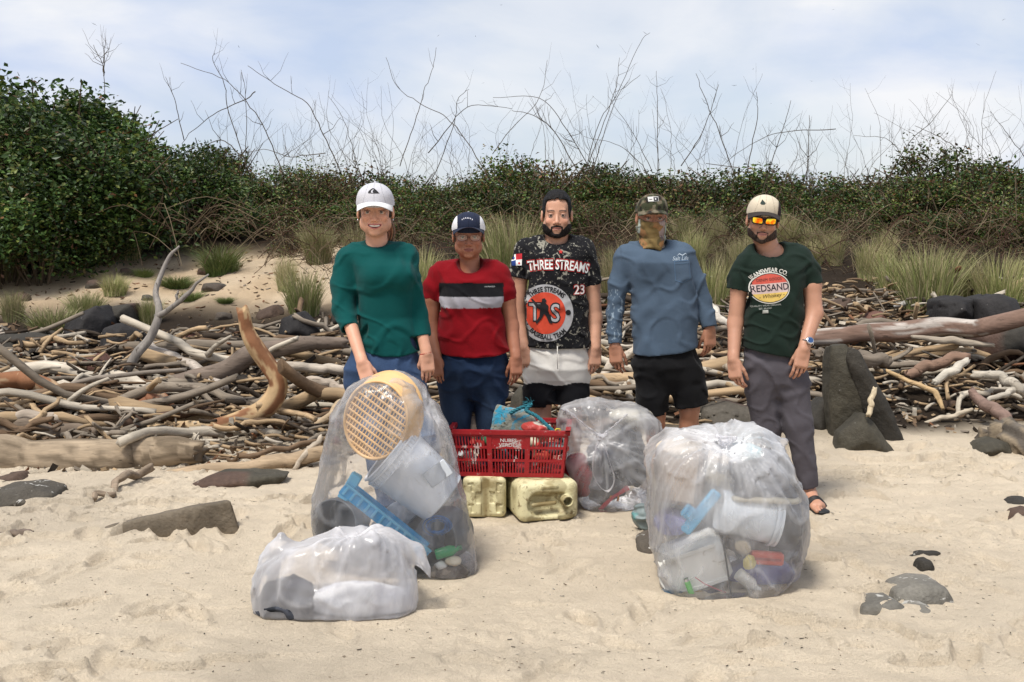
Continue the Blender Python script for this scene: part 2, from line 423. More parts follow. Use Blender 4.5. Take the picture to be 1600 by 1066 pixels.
# ================================================================== wood
def wood_mat(name, stretch, bump=.006):
    m = mat(name, attr=True, rough=.85, spec=.2, stretch=stretch, noise=[(9, .22), (30, .16)], spots=[(13, .60, .72, (.035, .025, .018), .4)], bump=[(16, bump)])
    return m
M_wood = wood_mat("weathered_wood", (.35, 2.4, 2.4)); M_woodz = wood_mat("weathered_wood_upright", (2.4, 2.4, .35))
M_peel = mat("peeling_bark", attr=True, rough=.8, spec=.2, noise=(14, .15), bump=(30, .004))
WC = dict(bleached=(.38, .335, .27), tan=(.33, .235, .14), grey=(.205, .17, .132), brown=(.125, .082, .05), dark=(.038, .028, .020), rust=(.17, .08, .042))
def wood_geo(pts, rad, col, n=10, rings=14, seed=0, rough=.10, broken=True, streak=.18, jit=.0, col2=None):
    """irregular limb; pts (k,3), rad (k,) -> V, F, C"""
    R = catmull(np.column_stack([pts, rad]), rings); P, r = R[:, :3], np.abs(R[:, 3])
    q = 12./max(rings, 12)
    if jit: P = P + jit * np.stack([vn3(np.arange(rings)*.7*q, seed*1.7, k*9.) for k in range(3)], 1) * np.median(r)
    T = np.gradient(P, axis=0); T /= np.linalg.norm(T, axis=1)[:, None] + 1e-9
    a = np.cross(T[0], [0.1, .2, 1.]); a /= np.linalg.norm(a); V = []; C = []
    th = 2*PI*np.arange(n)/n; col = np.array(col)
    for i in range(rings):
        a = a - T[i]*(a@T[i]); a /= np.linalg.norm(a); b = np.cross(T[i], a)
        nz = 1 + rough*vn3(np.cos(th)*1.2 + seed, np.sin(th)*1.2, i*.45*q + seed*3.3) + rough*.6*vn3(np.cos(th)*3.2+seed, np.sin(th)*3.2, i*.8*q) + rough*.35*vn3(np.cos(th)*6+seed, np.sin(th)*6, i*.5*q)
        V.append(P[i] + (np.cos(th)*nz*r[i])[:, None]*a + (np.sin(th)*nz*r[i])[:, None]*b)
        sv = vn3(np.cos(th)*2.2+seed, np.sin(th)*2.2, i*.22+seed*1.3)
        c = col[None]*(1 + streak*sv)[:, None]
        if col2 is not None:
            w = (sstep(.0, .14, vn3(np.cos(th)*1.5+seed*2, np.sin(th)*1.5, i*.5*q)+.5*vn3(np.cos(th)*5+seed*2, np.sin(th)*5, i*1.6*q))*.85)[:, None]; c = c*(1-w) + np.array(col2)[None]*w
        C.append(c)
    V = np.concatenate(V); C = np.concatenate(C)
    Fc = [(i*n+k, i*n+(k+1) % n, (i+1)*n+(k+1) % n, (i+1)*n+k) for i in range(rings-1) for k in range(n)]
    # ends: splintered, capped by a sunken centre
    for e, i, sg in ((0, 0, -1), (1, rings-1, 1)):
        cen = P[i] + sg*T[i]*r[i]*(.15 if broken else .5)
        if broken: V[i*n:(i+1)*n] += (T[i][None]*(r[i]*.8*vn3(th*1.5, seed+e*5., 0.))[:, None])
        V = np.vstack([V, cen]); C = np.vstack([C, col*.75]); ci = len(V)-1
        for k in range(n):
            f = (i*n+k, i*n+(k+1) % n, ci); Fc.append(f if sg > 0 else f[::-1])
    return V, Fc, np.clip(C, 0.01, 1)
def merge_geo(parts):
    V, Fc, C, b = [], [], [], 0
    for v, f, c in parts:
        V.append(v); C.append(c); Fc += [tuple(i+b for i in q) for q in f]; b += len(v)
    return np.vstack(V), Fc, np.vstack(C)
def log(name, pts, colour, label, cat="driftwood", n=16, rings=36, seed=1, m=None, rough=.10, streak=.2, forks=(), group=None, col2=None, jit=.5):
    """pts: (px, py, depth, radius px)"""
    P = np.array([tuple(W(a, b, d)) for a, b, d, r in pts]); R = np.array([r*SCL(d) for a, b, d, r in pts])
    g = [wood_geo(P, R, WC.get(colour, colour), n, rings, seed, rough, streak=streak, col2=col2, jit=jit)]
    for j, fk in enumerate(forks):
        P2 = np.array([tuple(W(a, b, d)) for a, b, d, r in fk]); R2 = np.array([r*SCL(d) for a, b, d, r in fk])
        g.append(wood_geo(P2, R2, WC.get(colour, colour), max(8, n-4), max(8, rings//2), seed+j+3, rough, streak=streak, jit=jit))
    V, Fc, C = merge_geo(g); org = P.mean(0)
    o = mesh_np(name, V, Fc, m or M_wood, col=C, origin=org)
    return tag(o, label, cat, group)
def build_logs():
    log("driftwood_log", [(-60,722,6.95,33),(60,716,6.95,36),(180,712,6.95,34),(250,705,6.95,27),(312,698,6.95,17)], (.27,.21,.145), "thick pale weathered log lying in front of the driftwood tangle", n=28, rings=60, seed=3, rough=.06, jit=.25, col2=(.12,.09,.06))
    log("driftwood_log", [(238,747,6.75,11),(330,737,6.75,14),(440,722,6.8,13),(522,706,6.85,11)], (.33,.245,.16), "slim tan log lying above the dark flat boulder", seed=5)
    log("driftwood_log", [(200,622,8.6,16),(300,597,8.6,17),(400,557,8.6,15),(470,543,8.7,12),(545,538,8.8,9)], (.16,.125,.10), "long dark grey log curving up through the tangle", seed=8, n=20, rings=48)
    log("driftwood_branch", [(330,668,7.6,11),(380,655,7.6,14),(418,635,7.6,16),(433,605,7.6,15.5),(420,572,7.6,14),(400,540,7.6,13),(386,515,7.6,11),(378,484,7.6,9)], (.42,.29,.16), "upright curved branch with peeling rust bark", n=24, rings=70, seed=4, m=M_peel, rough=.10, streak=.12, col2=(.17,.062,.028), jit=.2)
    log("driftwood_branch", [(198,578,8.7,7),(225,540,8.75,7),(248,495,8.8,6),(246,455,8.9,4.5),(262,405,9.0,3.2),(278,385,9.0,1.5)], (.22,.20,.18), "tall forked grey branch standing out of the tangle",
        forks=[[(246,497,8.8,5),(270,478,8.75,4),(290,462,8.7,3.5),(308,445,8.7,2.5),(324,430,8.7,1.5)], [(276,474,8.75,3),(276,462,8.75,2),(279,455,8.75,1.2)]], seed=11, m=M_woodz, jit=.8)
    log("driftwood_log", [(-30,592,8.1,11),(40,592,8.1,14),(80,606,8.1,13),(118,622,8.1,8)], (.40,.28,.17), "orange log with flaking bark beside the pale pole", n=20, rings=50, seed=13, m=M_peel, col2=(.19,.07,.03), streak=.25)
    log("driftwood_pole", [(-30,560,8.9,6),(50,573,8.9,6),(115,588,8.9,3.5)], (.48,.46,.42), "bleached white pole slanting over the tangle", seed=14)
    log("driftwood_pole", [(228,537,9.2,6),(285,565,8.9,8),(350,606,8.4,8)], (.40,.35,.30), "straight pale pole slanting behind the dark grey log", seed=15)
    log("driftwood_log", [(190,634,8.0,8),(225,630,8.0,17),(250,632,8.0,15),(268,640,8.0,6)], (.42,.30,.20), "stubby rust and cream log stump in the tangle", n=20, rings=24, seed=17, m=M_peel, col2=(.19,.065,.03))
    log("driftwood_log", [(235,672,7.7,9),(290,670,7.65,10),(340,668,7.6,11)], (.44,.32,.19), "short honey coloured log joined under the curved branch", seed=18, m=M_peel)
    log("driftwood_branch", [(120,663,7.7,6),(190,660,7.7,10),(260,650,7.7,9),(330,640,7.75,6)], (.09,.055,.038), "dark brown wet branch behind the pale log", seed=19)
    log("driftwood_log", [(430,573,8.5,7),(500,576,8.5,8),(560,580,8.5,8)], (.38,.33,.27), "smooth pale log behind the teal top woman's arm", seed=20)
    log("driftwood_branch", [(455,604,8.1,4),(490,595,8.1,7),(520,602,8.1,8),(552,620,8.1,6)], (.36,.30,.24), "bent pale branch beside the peach basket", seed=21)
    log("driftwood_plank", [(488,668,7.5,4),(520,645,7.6,7),(546,622,7.7,8)], (.38,.29,.19), "flat tan plank leaning beside the peach basket", seed=22, rough=.05)
    log("driftwood_branch", [(146,781,6.0,4),(175,768,6.1,5),(195,748,6.3,7),(232,735,6.55,7)], (.24,.185,.135), "crooked knobbly branch reaching onto the sand", seed=23, rough=.25, jit=1.2)
    log("driftwood_log", [(-30,842,5.3,8),(20,838,5.3,8),(50,832,5.3,5)], (.16,.125,.10), "short grey driftwood stump end lying alone on open sand", seed=24, rough=.25)
    log("driftwood_branch", [(458,735,6.75,3.5),(478,708,6.8,4.5),(504,682,6.9,4)], (.38,.32,.25), "short bare stick propped against the slim tan log", seed=25)
    log("driftwood_branch", [(-10,655,7.5,7),(60,650,7.5,8),(105,658,7.5,5)], (.36,.30,.24), "pale curved branch resting on top of the thick weathered log", seed=26)
    log("driftwood_log", [(-20,672,7.4,12),(60,672,7.4,13),(150,676,7.4,9)], (.15,.115,.085), "brown log lying just behind the thick weathered log", seed=27)
    log("driftwood_branch", [(0,618,8,3.5),(90,607,8,4),(160,590,8,4),(290,578,8.2,3)], (.20,.17,.14), "very long thin grey branch lying across the tangle", seed=28)
    log("driftwood_branch", [(380,640,7.8,4),(440,655,7.7,6),(472,672,7.6,5)], (.40,.33,.25), "pale stick lying right below the curved branch", seed=29)
    # right side
    log("fallen_tree", [(1185,535,9.2,8),(1270,530,9.2,13),(1340,524,9.2,15),(1420,517,9.2,15),(1500,514,9.1,14),(1550,508,9.0,14),(1640,485,8.9,14)], (.36,.32,.285), "long fallen tree trunk lying across the rocks", n=24, rings=70, seed=31, col2=(.14,.075,.05), rough=.12)
    log("driftwood_plank", [(1425,527,9.0,3),(1490,533,9.0,6),(1552,541,9.0,3)], (.33,.28,.22), "thin pale plank under the fallen tree trunk", seed=32, rough=.05)
    log("driftwood_branch", [(1412,587,8.5,7),(1450,573,8.5,9),(1508,556,8.5,8)], (.22,.14,.10), "reddish brown log end beside the pointed rock", seed=33)
    log("driftwood_branch", [(1386,580,8.3,3),(1430,600,8.2,4),(1462,615,8.1,4.5),(1475,640,8.0,3)], (.40,.28,.15), "curved honey yellow branch behind the pointed rock", seed=34)
    log("driftwood_branch", [(1460,600,8.2,5),(1485,580,8.3,7),(1512,562,8.4,5)], (.46,.42,.35), "bleached stick crossing above the forked log", seed=35)
    log("driftwood_branch", [(1520,583,8.2,6),(1560,588,8.1,7),(1588,602,8.0,8),(1600,615,8.0,6)], (.38,.34,.28), "bleached forked branch by the photo edge boulder", forks=[[(1588,605,8.0,6),(1565,618,7.9,4.5),(1540,625,7.9,4)]], seed=36)
    log("driftwood_branch", [(1514,612,7.9,6),(1540,632,7.8,9),(1565,650,7.7,10),(1580,668,7.6,8)], (.20,.135,.11), "purplish brown branch running down to the root", seed=37)
    log("driftwood_root", [(1556,668,7.5,9),(1580,690,7.3,18),(1605,715,7.2,18),(1640,735,7.1,10)], (.10,.085,.07), "gnarled blackened root mass on the sand", n=24, rings=40, seed=38, rough=.55, streak=.5, col2=(.24,.19,.13), jit=2)
    log("driftwood_branch", [(1358,650,7.15,4),(1361,625,7.2,4.5),(1366,605,7.25,3.5)], (.46,.38,.26), "short pale stick standing against the pointed rock", seed=39, m=M_woodz)
    log("driftwood_branch", [(1108,470,9.6,4),(1120,492,9.4,7),(1138,508,9.2,5),(1150,520,9.1,4)], (.46,.42,.36), "bone white branch between the blue shirt and green shirt men", seed=40)
    log("driftwood_branch", [(1398,478,10.8,3),(1430,474,10.8,5),(1455,476,10.8,4)], (.40,.38,.35), "white branch lying high behind the fallen trunk",
        forks=[[(1430,474,10.8,4),(1437,484,10.7,3),(1440,492,10.6,2)]], seed=41)
    log("driftwood_log", [(1275,555,8.6,9),(1330,560,8.6,12),(1390,563,8.6,9)], (.17,.14,.11), "rough mottled log right behind the pointed rock", seed=42, rough=.3)
    log("driftwood_branch", [(1520,640,7.9,3),(1480,652,7.9,4),(1440,662,7.9,3)], (.40,.34,.26), "thin pale stick lying above the flat grey stones", seed=43)
    log("driftwood_branch", [(930,600,8.6,5),(960,565,8.7,8),(1000,540,8.9,6)], (.42,.36,.29), "smooth pale branch beside the blue shirt man's cuff", seed=44)
    log("driftwood_branch", [(1110,560,8.6,6),(1135,575,8.5,7),(1165,585,8.4,5)], (.34,.28,.21), "tan branch beside the green shirt man's hand", seed=45)
    log("driftwood_branch", [(975,600,8.2,6),(985,625,8.1,5),(984,650,8.0,4)], (.42,.36,.28), "short splintered stick by the black shorts", seed=46, m=M_woodz)
    log("driftwood_log", [(920,628,8.2,9),(960,632,8.1,10),(1000,640,8.0,8)], (.06,.045,.035), "blackened log end left of the black shorts", seed=47)
    log("driftwood_twig", [(646,1022,3.9,1.6),(690,1018,3.95,2),(722,1008,4.0,1.2)], (.12,.08,.05), "thin dark twig on the sand near the front bag", seed=48, n=8, rings=14)
    log("driftwood_twig", [(643,1040,3.75,2.5),(655,1055,3.68,2.5),(668,1072,3.6,2)], (.16,.07,.04), "reddish curved twig on the nearest sand", seed=49, n=8, rings=14)
build_logs()

# ---- the tangle: individual sticks, then a mass of small pieces
def pile_front(x): return np.interp(x, [-6, -2.2, -1.2, 0, 1.2, 2.3, 3.2, 6], [6.95, 6.95, 7.0, 7.4, 7.75, 8.05, 7.9, 7.5])
def pile_back(x): return np.interp(x, [-6, -4, -2.4, -1.2, 0, 6], [9.9, 9.9, 10.1, 11.0, 11.7, 11.7])
REG = [(200, "behind the thick weathered log"), (330, "around the rust and cream stump"), (470, "around the curved peeling branch"), (660, "behind the teal top woman"), (810, "behind the red top woman"),
       (945, "behind the black T-shirt man"), (1120, "behind the blue shirt man"), (1290, "behind the green shirt man"), (1430, "around the pointed rock"), (9999, "below the long fallen trunk")]
def build_tangle():
    rnd = random.Random(21); variants = {}
    for ci, (cn, cc) in enumerate(WC.items()):
        for k in range(7):
            L = .5; m = 5
            P = np.array([(-L + 2*L*i/(m-1), rnd.uniform(-.045, .045), rnd.uniform(-.03, .03)) for i in range(m)])
            if k in (2, 5): P[:, 1] += .16*(P[:, 0]/L)**2
            r0 = rnd.uniform(.016, .032); R = np.array([r0*(1 - .5*i/(m-1)*rnd.random()) for i in range(m)])
            tone = np.array(cc) * rnd.uniform(.8, 1.2)
            g = [wood_geo(P, R, tone, 9, 11, ci*10+k, .16, jit=1.1, streak=.3)]
            if k % 2: g.append(wood_geo(np.array([P[2], P[2]+[.09, .07, .03], P[2]+[.2, .13, .05]]), np.array([r0*.8, r0*.6, r0*.35]), tone, 7, 6, k+50, .15))
            V, Fc, C = merge_geo(g)
            o = mesh_np("driftwood_stick", V, Fc, M_wood, col=C); variants[(cn, k)] = o.data; bpy.data.objects.remove(o)
    names = list(WC); cands = []
    for i in range(3700):
        x = rnd.uniform(-6.2, 6.2); f, b = float(pile_front(x)), float(pile_back(x)); y = f + (b - f) * rnd.random() ** 1.15
        if abs(x) > y*.50: continue
        L = min(1.25, .13 * math.exp(abs(rnd.gauss(0, .82)))) * (1.0 if y > f + .3 else .6)
        cands.append((L, x, y, f))
    cands.sort(key=lambda c: -c[0] / c[2]); g_small = []
    small_src = []
    for cn, cc in WC.items():
        for k in range(3):
            P = np.array([(-.5, 0, 0), (0, rnd.uniform(-.06, .06), .03), (.5, rnd.uniform(-.05, .05), 0)]); small_src.append(wood_geo(P, np.array([.04, .036, .024]), np.array(cc)*rnd.uniform(.8, 1.2), 5, 4, k, .2))
    for i, (L, x, y, f) in enumerate(cands):
        cn = rnd.choices(names, [13, 25, 29, 20, 12, 1])[0]
        h = .015 + .17 * rnd.random() * float(sstep(0, .6, y - f)) + (.02 if i < 300 else 0)
        yaw = rnd.gauss(0, .5) if rnd.random() < .5 else rnd.uniform(-1.5, 1.5); pit = rnd.gauss(0, .16) if rnd.random() < .86 else rnd.uniform(-.8, .8)
        if x > 1.8 : yaw = rnd.uniform(-1.4, 1.4) if rnd.random() < .6 else yaw
        z = zt(x, y) + h
        if i < 262:
            if i < 45: cn = rnd.choice(['bleached', 'tan', 'grey', 'bleached', 'brown'])
            o = bpy.data.objects.new("driftwood_stick", variants[(cn, rnd.randrange(7))]); link(o)
            th = rnd.uniform(.55, 1.1) if L > .5 else rnd.uniform(.5, .85)
            if i < 45: L *= rnd.uniform(1.2, 1.7); th = rnd.uniform(1.2, 2.1); yaw = rnd.gauss(0, .3); pit = rnd.gauss(0, .06)
            o.location = (x, y, z); o.rotation_euler = (rnd.uniform(0, 6.28), pit, yaw); o.scale = (L, th, th)
            px = CX + F * x / y; reg = next(r[1] for r in REG if px < r[0]); size = "long" if L > .75 else "short"
            lab = f"{size} {cn if cn not in ('dark', 'rust') else ('dark brown' if cn == 'dark' else 'rusty')} driftwood stick in the tangle {reg}"
            tag(o, lab, "driftwood", f"{size} {cn} sticks {reg}")
        else:
            v, fc, c = small_src[names.index(cn)*3 + rnd.randrange(3)]
            M = Euler((rnd.uniform(0, 6.28), pit, yaw)).to_matrix(); th = rnd.uniform(.28, .55) * (1 if L > .3 else .75)
            g_small.append(((v * [L, th, th]) @ np.array(M).T + [x, y, z], fc, c))
    V, Fc, C = merge_geo(g_small)
    tag(mesh_np("driftwood_litter", V, Fc, M_wood, col=C), kind="stuff")
    # bark chips and crumbs on litter and along the tide line
    g = []; tv = np.array([(-.5, -.2, 0), (.5, -.25, 0.02), (.45, .22, 0), (-.5, .2, .05), (-.4, 0, -.2), (.4, 0, -.2)]); tf = [(0, 1, 2, 3), (0, 4, 5, 1), (1, 5, 2), (2, 5, 4, 3), (3, 4, 0)]
    for i in range(6500):
        x = rnd.uniform(-6.2, 6.2); f, b = float(pile_front(x)), float(pile_back(x)); y = f - .25 + (b - f + .6) * rnd.random()
        if abs(x) > y*.5: continue
        cc = np.array(WC[rnd.choices(names, [18, 22, 18, 26, 12, 12])[0]]) * rnd.uniform(.7, 1.2); s = rnd.uniform(.02, .085)
        M = np.array(Euler((rnd.gauss(0, .6), rnd.gauss(0, .5), rnd.uniform(0, 6.3))).to_matrix())
        g.append(((tv * s) @ M.T + [x, y, zt(x, y) + rnd.random()*.10*float(sstep(0, .4, y-f)) + .006], tf, np.tile(cc, (6, 1))))
    for i in range(1500):
        y = rnd.uniform(10.2, 14.2); x = rnd.uniform(-6.5, -1.4)
        if vn2(np.array([x*1.2]), np.array([y*1.2]), 3)[0] + rnd.gauss(0, .35) < .12: continue
        cc = np.array(WC[rnd.choice(['dark', 'brown', 'brown', 'rust', 'grey', 'tan'])]); s = rnd.uniform(.015, .075); M = np.array(Euler((rnd.gauss(0, .4), rnd.gauss(0, .3), rnd.uniform(0, 6.3))).to_matrix())
        g.append(((tv * [s, s*rnd.uniform(.3, 1), s*.8]) @ M.T + [x, y, zt(x, y) + .008], tf, np.tile(cc, (6, 1))))
    for i in range(2000):
        y = rnd.uniform(3.5, 7.8); x = rnd.uniform(-.5, .5)*y; s = rnd.uniform(.004, .014) * (1.6 if rnd.random() < .08 else 1)
        cc = np.array(WC[rnd.choice(['dark', 'brown', 'bleached'])]) ; M = np.array(Euler((0, 0, rnd.uniform(0, 6.3))).to_matrix())
        zz = float(zbase(np.array([x]), np.array([y]))[0] + zdetail(np.array([x]), np.array([y]))[0])
        g.append(((tv * [s, s*.8, s*.5]) @ M.T + [x, y, zz + s*.15], tf, np.tile(cc, (6, 1))))
    V, Fc, C = merge_geo(g); tag(mesh_np("bark_crumbs", V, Fc, M_wood, smooth=False, col=C), kind="stuff")
build_tangle()

# ================================================================== rocks
M_rock = mat("dark_basalt", attr=True, rough=.75, spec=.3, noise=[(5, .25), (40, .2)], spots=[(26, .68, .75, (.30, .29, .27), .2)], bump=[(18, .012), (90, .004)])
M_rocksalt = mat("salt_streaked_rock", attr=True, rough=.8, spec=.3, noise=[(6, .25), (60, .2)], spots=[(13, .60, .63, (.42, .41, .38), 1.2)], bump=[(22, .012), (90, .004)])
RC = dict(dark=(.034, .030, .024), grey=(.078, .068, .054), olive=(.052, .046, .033), brown=(.075, .048, .034), red=(.12, .058, .042), black=(.020, .018, .018))
def rock(outline, Y, thick, colour, label, name="rock", cracks=.0, seed=0, h=None, m=None, bulge=.35, sink=True):
    P = np.array([tuple(W(a, b, Y)) for a, b in outline]); c = P.mean(0)
    if h is None: h = max(.010, .011 * Y / 5)
    pts = [p for p in P] + [np.array([*(c[[0]] + (p - c)[[0]]*.86), Y + thick*.7, c[2] + (p - c)[2]*.9]) for p in P] + [c + np.array([0, -thick*bulge, 0]), c + [0, thick, 0]]
    for p in P[::2]: q = c + (p - c)*.55; q[1] -= thick*bulge*.75; pts.append(q)
    if sink:
        lo = min(p[2] for p in P)
        pts += [np.array([p[0], p[1] + dy, p[2]-.08]) for p in P if p[2] < c[2] for dy in (0, thick*.6)]
    bm = bmesh.new()
    for p in pts: bm.verts.new(p)
    r = bmesh.ops.convex_hull(bm, input=bm.verts); bm.normal_update()
    pl = [(np.array(f.normal), float(Vector(f.normal).dot(f.verts[0].co))) for f in bm.faces if f.calc_area() > 1e-7]; bm.free()
    pts = np.array(pts); cc = pts.mean(0); pl = [(n, q) if n @ cc < q else (-n, -q) for n, q in pl]
    g = Grid(pts.min(0) - .04, pts.max(0) + .04, h)
    X, Yy, Z = g.ax[0][:, None, None], g.ax[1][None, :, None], g.ax[2][None, None, :]
    k = 240 / max(.5, np.ptp(pts[:, 0])*1.2); S = 0; mx = None
    ds = [n[0]*X + n[1]*Yy + n[2]*Z - q for n, q in pl]; mx = np.max(ds, axis=0)
    for d in ds: S = S + np.exp(np.clip(k*(d - mx), -30, 0))
    g.D = (mx + np.log(S)/k).astype(np.float32)
    sc = max(.25, np.ptp(pts[:, 0]))
    def dis(x, y, z):
        d = .016*sc*fbm3(x*3/sc+seed, y*3/sc, z*3/sc, 3) + .006*sc*vn3(x*14/sc, y*14/sc+seed, z*14/sc)
        if cracks:
            w = vn3(x*1.7/sc+seed*3, y*1.2/sc, z*1.5/sc) ; d = d + cracks*(1 - sstep(0, .06, np.abs(w)))
        return d
    g.displace(dis, .06); V, Q = g.mesh()
    base = np.array(RC.get(colour, colour)); n = fbm3(V[:, 0]*4, V[:, 1]*4, V[:, 2]*4+seed, 3)
    C = base[None]*(1 + .22*n)[:, None]
    if colour in ('olive', 'grey', 'dark'): w = sstep(.25, .6, vn3(V[:, 0]*3+seed, V[:, 1]*3, V[:, 2]*5))[:, None]; C = C*(1-.5*w) + np.array([.11, .055, .04])*.5*w
    o = mesh_np(name, V, Q, m or M_rock, col=np.clip(C, .005, 1), origin=(c[0], Y, P[:, 2].min()))
    return tag(o, label, "rock")
def build_rocks():
    rock([(1296,560),(1300,540),(1322,538),(1338,556),(1395,640),(1418,700),(1345,704),(1300,690)], 7.55, .38, 'olive', "tall pointed slab rock standing upright in the sand", cracks=.03, seed=1, h=.012)
    rock([(1322,560),(1326,541),(1342,546),(1395,640),(1419,700),(1384,704),(1352,630)], 7.42, .16, 'dark', "narrow slanting slab leaning against the tall pointed slab", seed=45, h=.011)
    rock([(1306,706),(1310,678),(1350,643),(1370,665),(1404,712),(1345,716)], 7.2, .25, 'olive', "low triangular rock in front of the tall pointed slab", seed=2)
    rock([(1092,668),(1100,640),(1140,628),(1185,640),(1205,670),(1200,700),(1100,695)], 7.9, .5, 'grey', "big grey boulder behind the right bag", seed=3, cracks=.02)
    rock([(1255,650),(1290,620),(1298,690),(1270,697)], 7.75, .3, 'dark', "dark narrow rock against the pointed slab", seed=4)
    rock([(1268,698),(1272,686),(1300,684),(1306,698)], 7.5, .12, 'dark', "small rounded stone at the foot of the pointed slab", seed=5)
    rock([(1463,505),(1466,470),(1500,462),(1524,468),(1524,505)], 9.9, .5, 'black', "blocky black boulder above the fallen trunk", seed=6, cracks=.02)
    rock([(1524,512),(1526,468),(1562,458),(1588,466),(1597,490),(1596,515)], 9.8, .6, 'black', "large rounded black boulder above the fallen trunk", seed=7, cracks=.02)
    rock([(1536,560),(1530,525),(1570,505),(1625,500),(1640,570),(1580,566)], 9.3, .6, 'dark', "grey boulder under the fallen trunk at the edge", seed=8)
    rock([(1400,682),(1402,640),(1438,636),(1448,668),(1440,688)], 8.1, .35, 'olive', "square grey rock behind the flat stones", seed=9)
    rock([(1424,684),(1428,668),(1462,672),(1464,684),(1440,689)], 7.8, .16, 'olive', "small flat slanted stone near the pointed slab", seed=10)
    rock([(1455,672),(1490,662),(1512,672),(1498,680),(1465,680)], 7.9, .14, 'grey', "pale flat stone beside the small slanted stone", seed=11)
    rock([(1520,708),(1534,694),(1560,686),(1580,692),(1588,712)], 7.2, .25, 'olive', "half buried rounded stone beside the root mass", seed=12)
    rock([(1574,786),(1590,779),(1612,780),(1612,796)], 5.9, .12, 'dark', "small black stone at the far edge of the sand", seed=13)
    rock([(1576,822),(1588,802),(1615,795),(1620,825)], 5.6, .16, 'brown', "brown stone below the small black stone", seed=14)
    rock([(1392,950),(1400,926),(1440,912),(1480,917),(1492,938),(1480,956),(1440,960)], 4.28, .26, (.15, .14, .12), "salt streaked domed stone half buried in open sand", m=M_rocksalt, seed=15, bulge=.2)
    rock([(1333,976),(1350,948),(1400,940),(1420,952),(1412,976)], 4.14, .2, (.15, .14, .12), "salt streaked flat stone touching the domed stone", m=M_rocksalt, seed=16, bulge=.2)
    rock([(1402,976),(1413,956),(1450,951),(1475,963),(1470,976)], 4.12, .18, (.15, .14, .12), "low salt streaked stone in front of the domed stone", m=M_rocksalt, seed=17, bulge=.2)
    rock([(1432,888),(1438,876),(1456,874),(1462,890),(1448,894)], 4.72, .10, 'dark', "little dark stone flush with the sand", m=M_rocksalt, seed=18)
    rock([(1420,868),(1440,862),(1472,864),(1468,870),(1430,872)], 4.95, .06, 'dark', "thin dark stone sliver flush with the sand", m=M_rocksalt, seed=19)
    rock([(1400,838),(1415,834),(1436,848),(1430,852),(1412,845)], 5.25, .06, 'dark', "tiny curved dark stone sliver farther up the sand", m=M_rocksalt, seed=20)
    rock([(146,848),(156,830),(172,822),(330,786),(362,781),(376,832),(260,846),(160,854)], 5.32, .12, (.13,.105,.075), "long wedge shaped slab lying on the sand", seed=21, bulge=.1)
    rock([(300,758),(330,742),(385,739),(452,744),(400,762),(340,768)], 6.35, .28, 'olive', "dark flat boulder below the slim tan log", seed=22)
    rock([(-20,800),(-20,768),(40,760),(84,772),(88,786),(40,794)], 5.95, .35, 'grey', "rounded grey rock with a white streak by the log", m=M_rocksalt, seed=23)
    rock([(-10,765),(-5,745),(28,740),(44,756),(30,766)], 6.5, .2, 'brown', "small brown banded stone under the thick log", seed=24)
    rock([(92,545),(104,500),(150,476),(168,500),(165,550)], 10.1, .6, 'black', "angular black boulder below the tan grass clump", seed=25, cracks=.03)
    rock([(150,556),(160,512),(195,500),(226,520),(222,555)], 9.8, .5, 'black', "rounded dark boulder beside the angular black one", seed=26, cracks=.02)
    rock([(160,510),(172,478),(205,474),(212,505)], 10.5, .4, 'dark', "small black boulder on top of the dark boulder group", seed=27)
    rock([(-20,560),(-15,525),(50,518),(98,532),(104,558)], 9.7, .5, 'dark', "long grey ledge rock with a white mark", seed=28, cracks=.02)
    rock([(90,586),(110,562),(150,553),(166,570),(164,588)], 9.0, .35, 'red', "reddish flat rock among the driftwood", seed=29)
    rock([(432,530),(440,498),(470,486),(500,515),(498,532)], 10.0, .4, 'black', "pointed black rock behind the dark grey log", seed=30)
    rock([(396,504),(402,486),(428,476),(446,490),(444,505)], 10.9, .4, 'brown', "rounded brown boulder at the edge of the bare sand", seed=31)
    rock([(282,540),(284,522),(300,515),(312,530),(308,542)], 10.0, .2, 'red', "small reddish stone on the bare sand slope", seed=32)
    rock([(516,512),(518,490),(535,484),(536,515)], 10.5, .4, 'dark', "dark stone beside the teal sleeve", seed=33)
    rock([(992,868),(996,848),(1020,838),(1036,850),(1030,884),(1006,882)], 5.0, .22, 'grey', "mottled grey rock tucked behind the right bag", m=M_rocksalt, seed=34)
    rock([(788,668),(800,620),(815,602),(832,640),(830,690)], 7.6, .35, 'olive', "wedge shaped rock behind the crate", seed=35)
    rock([(1040,672),(1048,655),(1092,650),(1100,690),(1050,690)], 8.0, .3, 'grey', "grey rock between the two tied bags", seed=36)
    rock([(1340,510),(1350,492),(1380,486),(1392,505)], 10.4, .3, 'red', "reddish rock above the fallen trunk", seed=37)
    rock([(1290,490),(1298,470),(1330,465),(1340,490)], 10.9, .3, 'brown', "brown rock under the dry vines", seed=38)
    rnd = random.Random(3)
    tmpl = []
    for k in range(5):
        a = rock([(700+rnd.uniform(-3,3), 700), (705, 680+rnd.uniform(-4,4)), (730, 674), (755, 684+rnd.uniform(-4,4)), (760, 700)], 8, .2, rnd.choice(['dark','brown','red','grey']), "x", seed=50+k, h=.02)
        me = a.data; bpy.data.objects.remove(a); tmpl.append(me)
    spots_ = [(x_, y_) for x_, y_ in [(60,505),(232,470),(150,450),(30,470),(330,455),(350,500),(250,560),(480,470),(1240,640),(1340,600),(1180,500),(1420,560),(1490,640),(1380,470),(940,560),(860,560),(640,540),(560,520),(90,430),(200,430),(320,430),(120,600)]]
